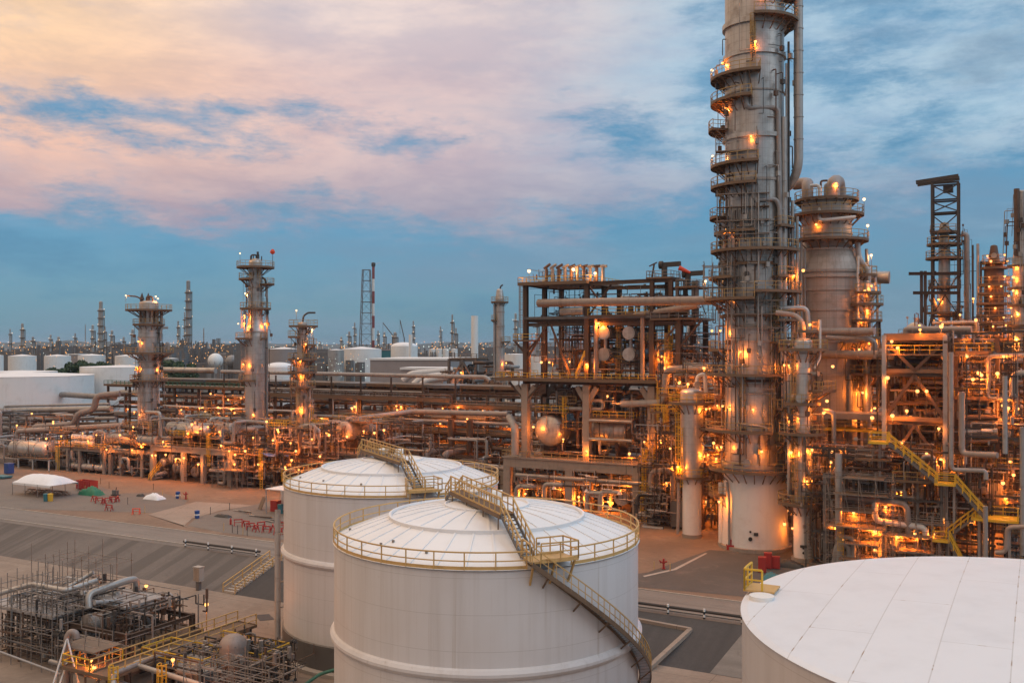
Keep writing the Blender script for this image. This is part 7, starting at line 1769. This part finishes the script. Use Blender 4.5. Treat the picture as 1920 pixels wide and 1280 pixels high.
# yellow railed walkway running away towards the tanks
ww = Frame('walkway', 'rusty walkway with yellow rails leading away from the heat exchanger', 'walkway', [U(205, 59), U(205, 59) + 2.6], [59, 66, 74], [3.0], .35, .35, 'steel', z0=0)
ww.deck(ww.us[0], ww.us[1], 57, 75, 3.1, 'railt', 'lr', 'deck'); ww.deck(ww.us[0] - 3.6, ww.us[0], 57, 60.5, 3.1, 'yellow', 'fbl', 'deck')
ww.ladder(ww.us[1] + .5, 57.2, 0, 4.2, (0, -1), 'yellow')
w2 = Frame('walkway', 'yellow railed platform with a lamp between the heat exchanger and the domed vessel', 'walkway', [U(300, 63), U(300, 63) + 6], [63, 68], [2.6], .3, .3, 'steel', z0=0)
w2.deck(w2.us[0] - 1.8, w2.us[1], 62.5, 66, 2.75, 'yellow', 'fblr', 'greypipe'); w2.deck(w2.us[0] + 1, w2.us[1] + 3.5, 66.1, 70, 2.75, 'yellow', 'fbr', 'deck'); w2.fine(U(290, 62), U(470, 62), 61, 71, .3, 4, 150, 853, False); w2.ladder(U(308, 60), 60, 0, 4, (0, -1), 'yellow'); w2.clutter(w2.us[0], w2.us[1] + 5, 61, 71, .4, 2.3, 26, 311, ln=(.6, 3), rs=(.05, .08, .12, .2)); w2.clutter(w2.us[0] + 3, w2.us[1] + 5, 64, 71, 2.9, 5, 12, 312, ln=(.4, 1.4), rs=(.04, .06, .1), mats=('dark', 'steelg'))
def post_lamp(label, px, py, pyb, z=0.0):
    b = G(px, pyb, z); d = b.y; t = thing('lamp_post', label, 'lamp post', (b.x, b.y, z)); h = W(px, py, d).z - z
    MB().cyl((0, 0, 0), (0, 0, h - .2), .07, .05, 8).build('pole', M['railt'], t); lamp(t, (0, 0, h), 0, .24, 'bulb', 160)
post_lamp('orange lamp post behind the flanged end of the heat exchanger', 275, 1097, 1176); post_lamp('orange lamp post on the far side of the yellow railed platform', 388, 1132, 1200)
dv = thing('vertical_vessel', 'pinkish domed vertical vessel among thin scaffolding at the bottom', 'vessel', (*W(438, HY, 88)[:2], 0), 0)
zt = CZ - (1208 - HY) * 88 / F
MB().lathe([(1.25, 1.6), (1.25, zt)], 32).dome((0, 0, zt), 1.25, 1.05, 32, 7).build('shell', M['pinkpipe'], dv); MB().lathe([(1.3, zt - 1.6), (1.3, zt - .5)], 32).build('band', M['clad'], dv); MB().cyl((.8, -1.0, zt - .9), (1.05, -1.5, zt - .9), .42, None, 16).build('manway', M['clad'], dv)
for i in range(4): a = PI / 4 + PI / 2 * i; MB().cyl((1.1 * math.cos(a), 1.1 * math.sin(a), 0), (1.1 * math.cos(a), 1.1 * math.sin(a), 1.9), .12, None, 8).build('leg', M['steelg'], dv)
sk = thing('filter_skid', 'grey boxed filter skid left of the domed vertical vessel', 'skid', (*W(332, HY, 86)[:2], 0), ROT)
MB().bx(0, 2.6, 0, 2.4, .3, 3.0).build('casing', M['clad'], sk); MB().bx(-.1, 2.7, -.1, 2.5, 3.01, 3.1).build('lid', M['conclight'], sk); MB().cyl((1.9, -.9, 1.4), (1.9, 0, 1.4), .6, None, 20).build('end_flange', M['cladl'], sk); MB().railing([(0, 0, 3.1), (2.6, 0, 3.1), (2.6, 2.4, 3.1)], .9, .03, .9).build('railing', M['railg'], sk)
for x in (.2, 2.4): MB().bx(x - .1, x + .1, .1, 2.3, 0, .29).build('foot', M['dark'], sk)
pipeline('pale pipe with an elbow running out at the bottom, right branch', [W(322, 1222, 90), W(250, 1243, 87), W(384, 1284, 83), W(420, 1300, 82)], .24, 'silver', 3)
pipeline('pale pipe with an elbow running out at the bottom, left branch', [W(214, 1300, 82), W(214, 1262, 84), W(285, 1232, 88.5), W(322, 1218, 90)], .24, 'silver', 3)
pipeline('pale pipe crossing low behind the hooked vent pipe', [W(95, 1238, 90), W(150, 1252, 88.5), W(262, 1290, 84)], .22, 'silver', 3)
pipeline('thin dark cable pipe along the bottom left', [W(-10, 1216, 92), W(115, 1262, 88)], .1, 'greypipe', 50)
pipeline('thin dark upper cable pipe along the bottom left', [W(-10, 1190, 94), W(90, 1222, 92)], .08, 'dark', 50)
# ============================================================== air
hm = bpy.data.materials.new('dusk haze'); hm.use_nodes = True; hn = hm.node_tree; hn.nodes.clear()
hv = N(hn, 'ShaderNodeVolumePrincipled'); hv.inputs['Color'].default_value = (.62, .8, 1.0, 1); hv.inputs['Density'].default_value = .00006; hv.inputs['Anisotropy'].default_value = .2
ho = N(hn, 'ShaderNodeOutputMaterial'); hn.links.new(hv.outputs[0], ho.inputs['Volume'])
o = MB().bx(-14500, 14500, -400, 14200, -6, 100).build('haze', hm, None); kind(o, 'stuff')
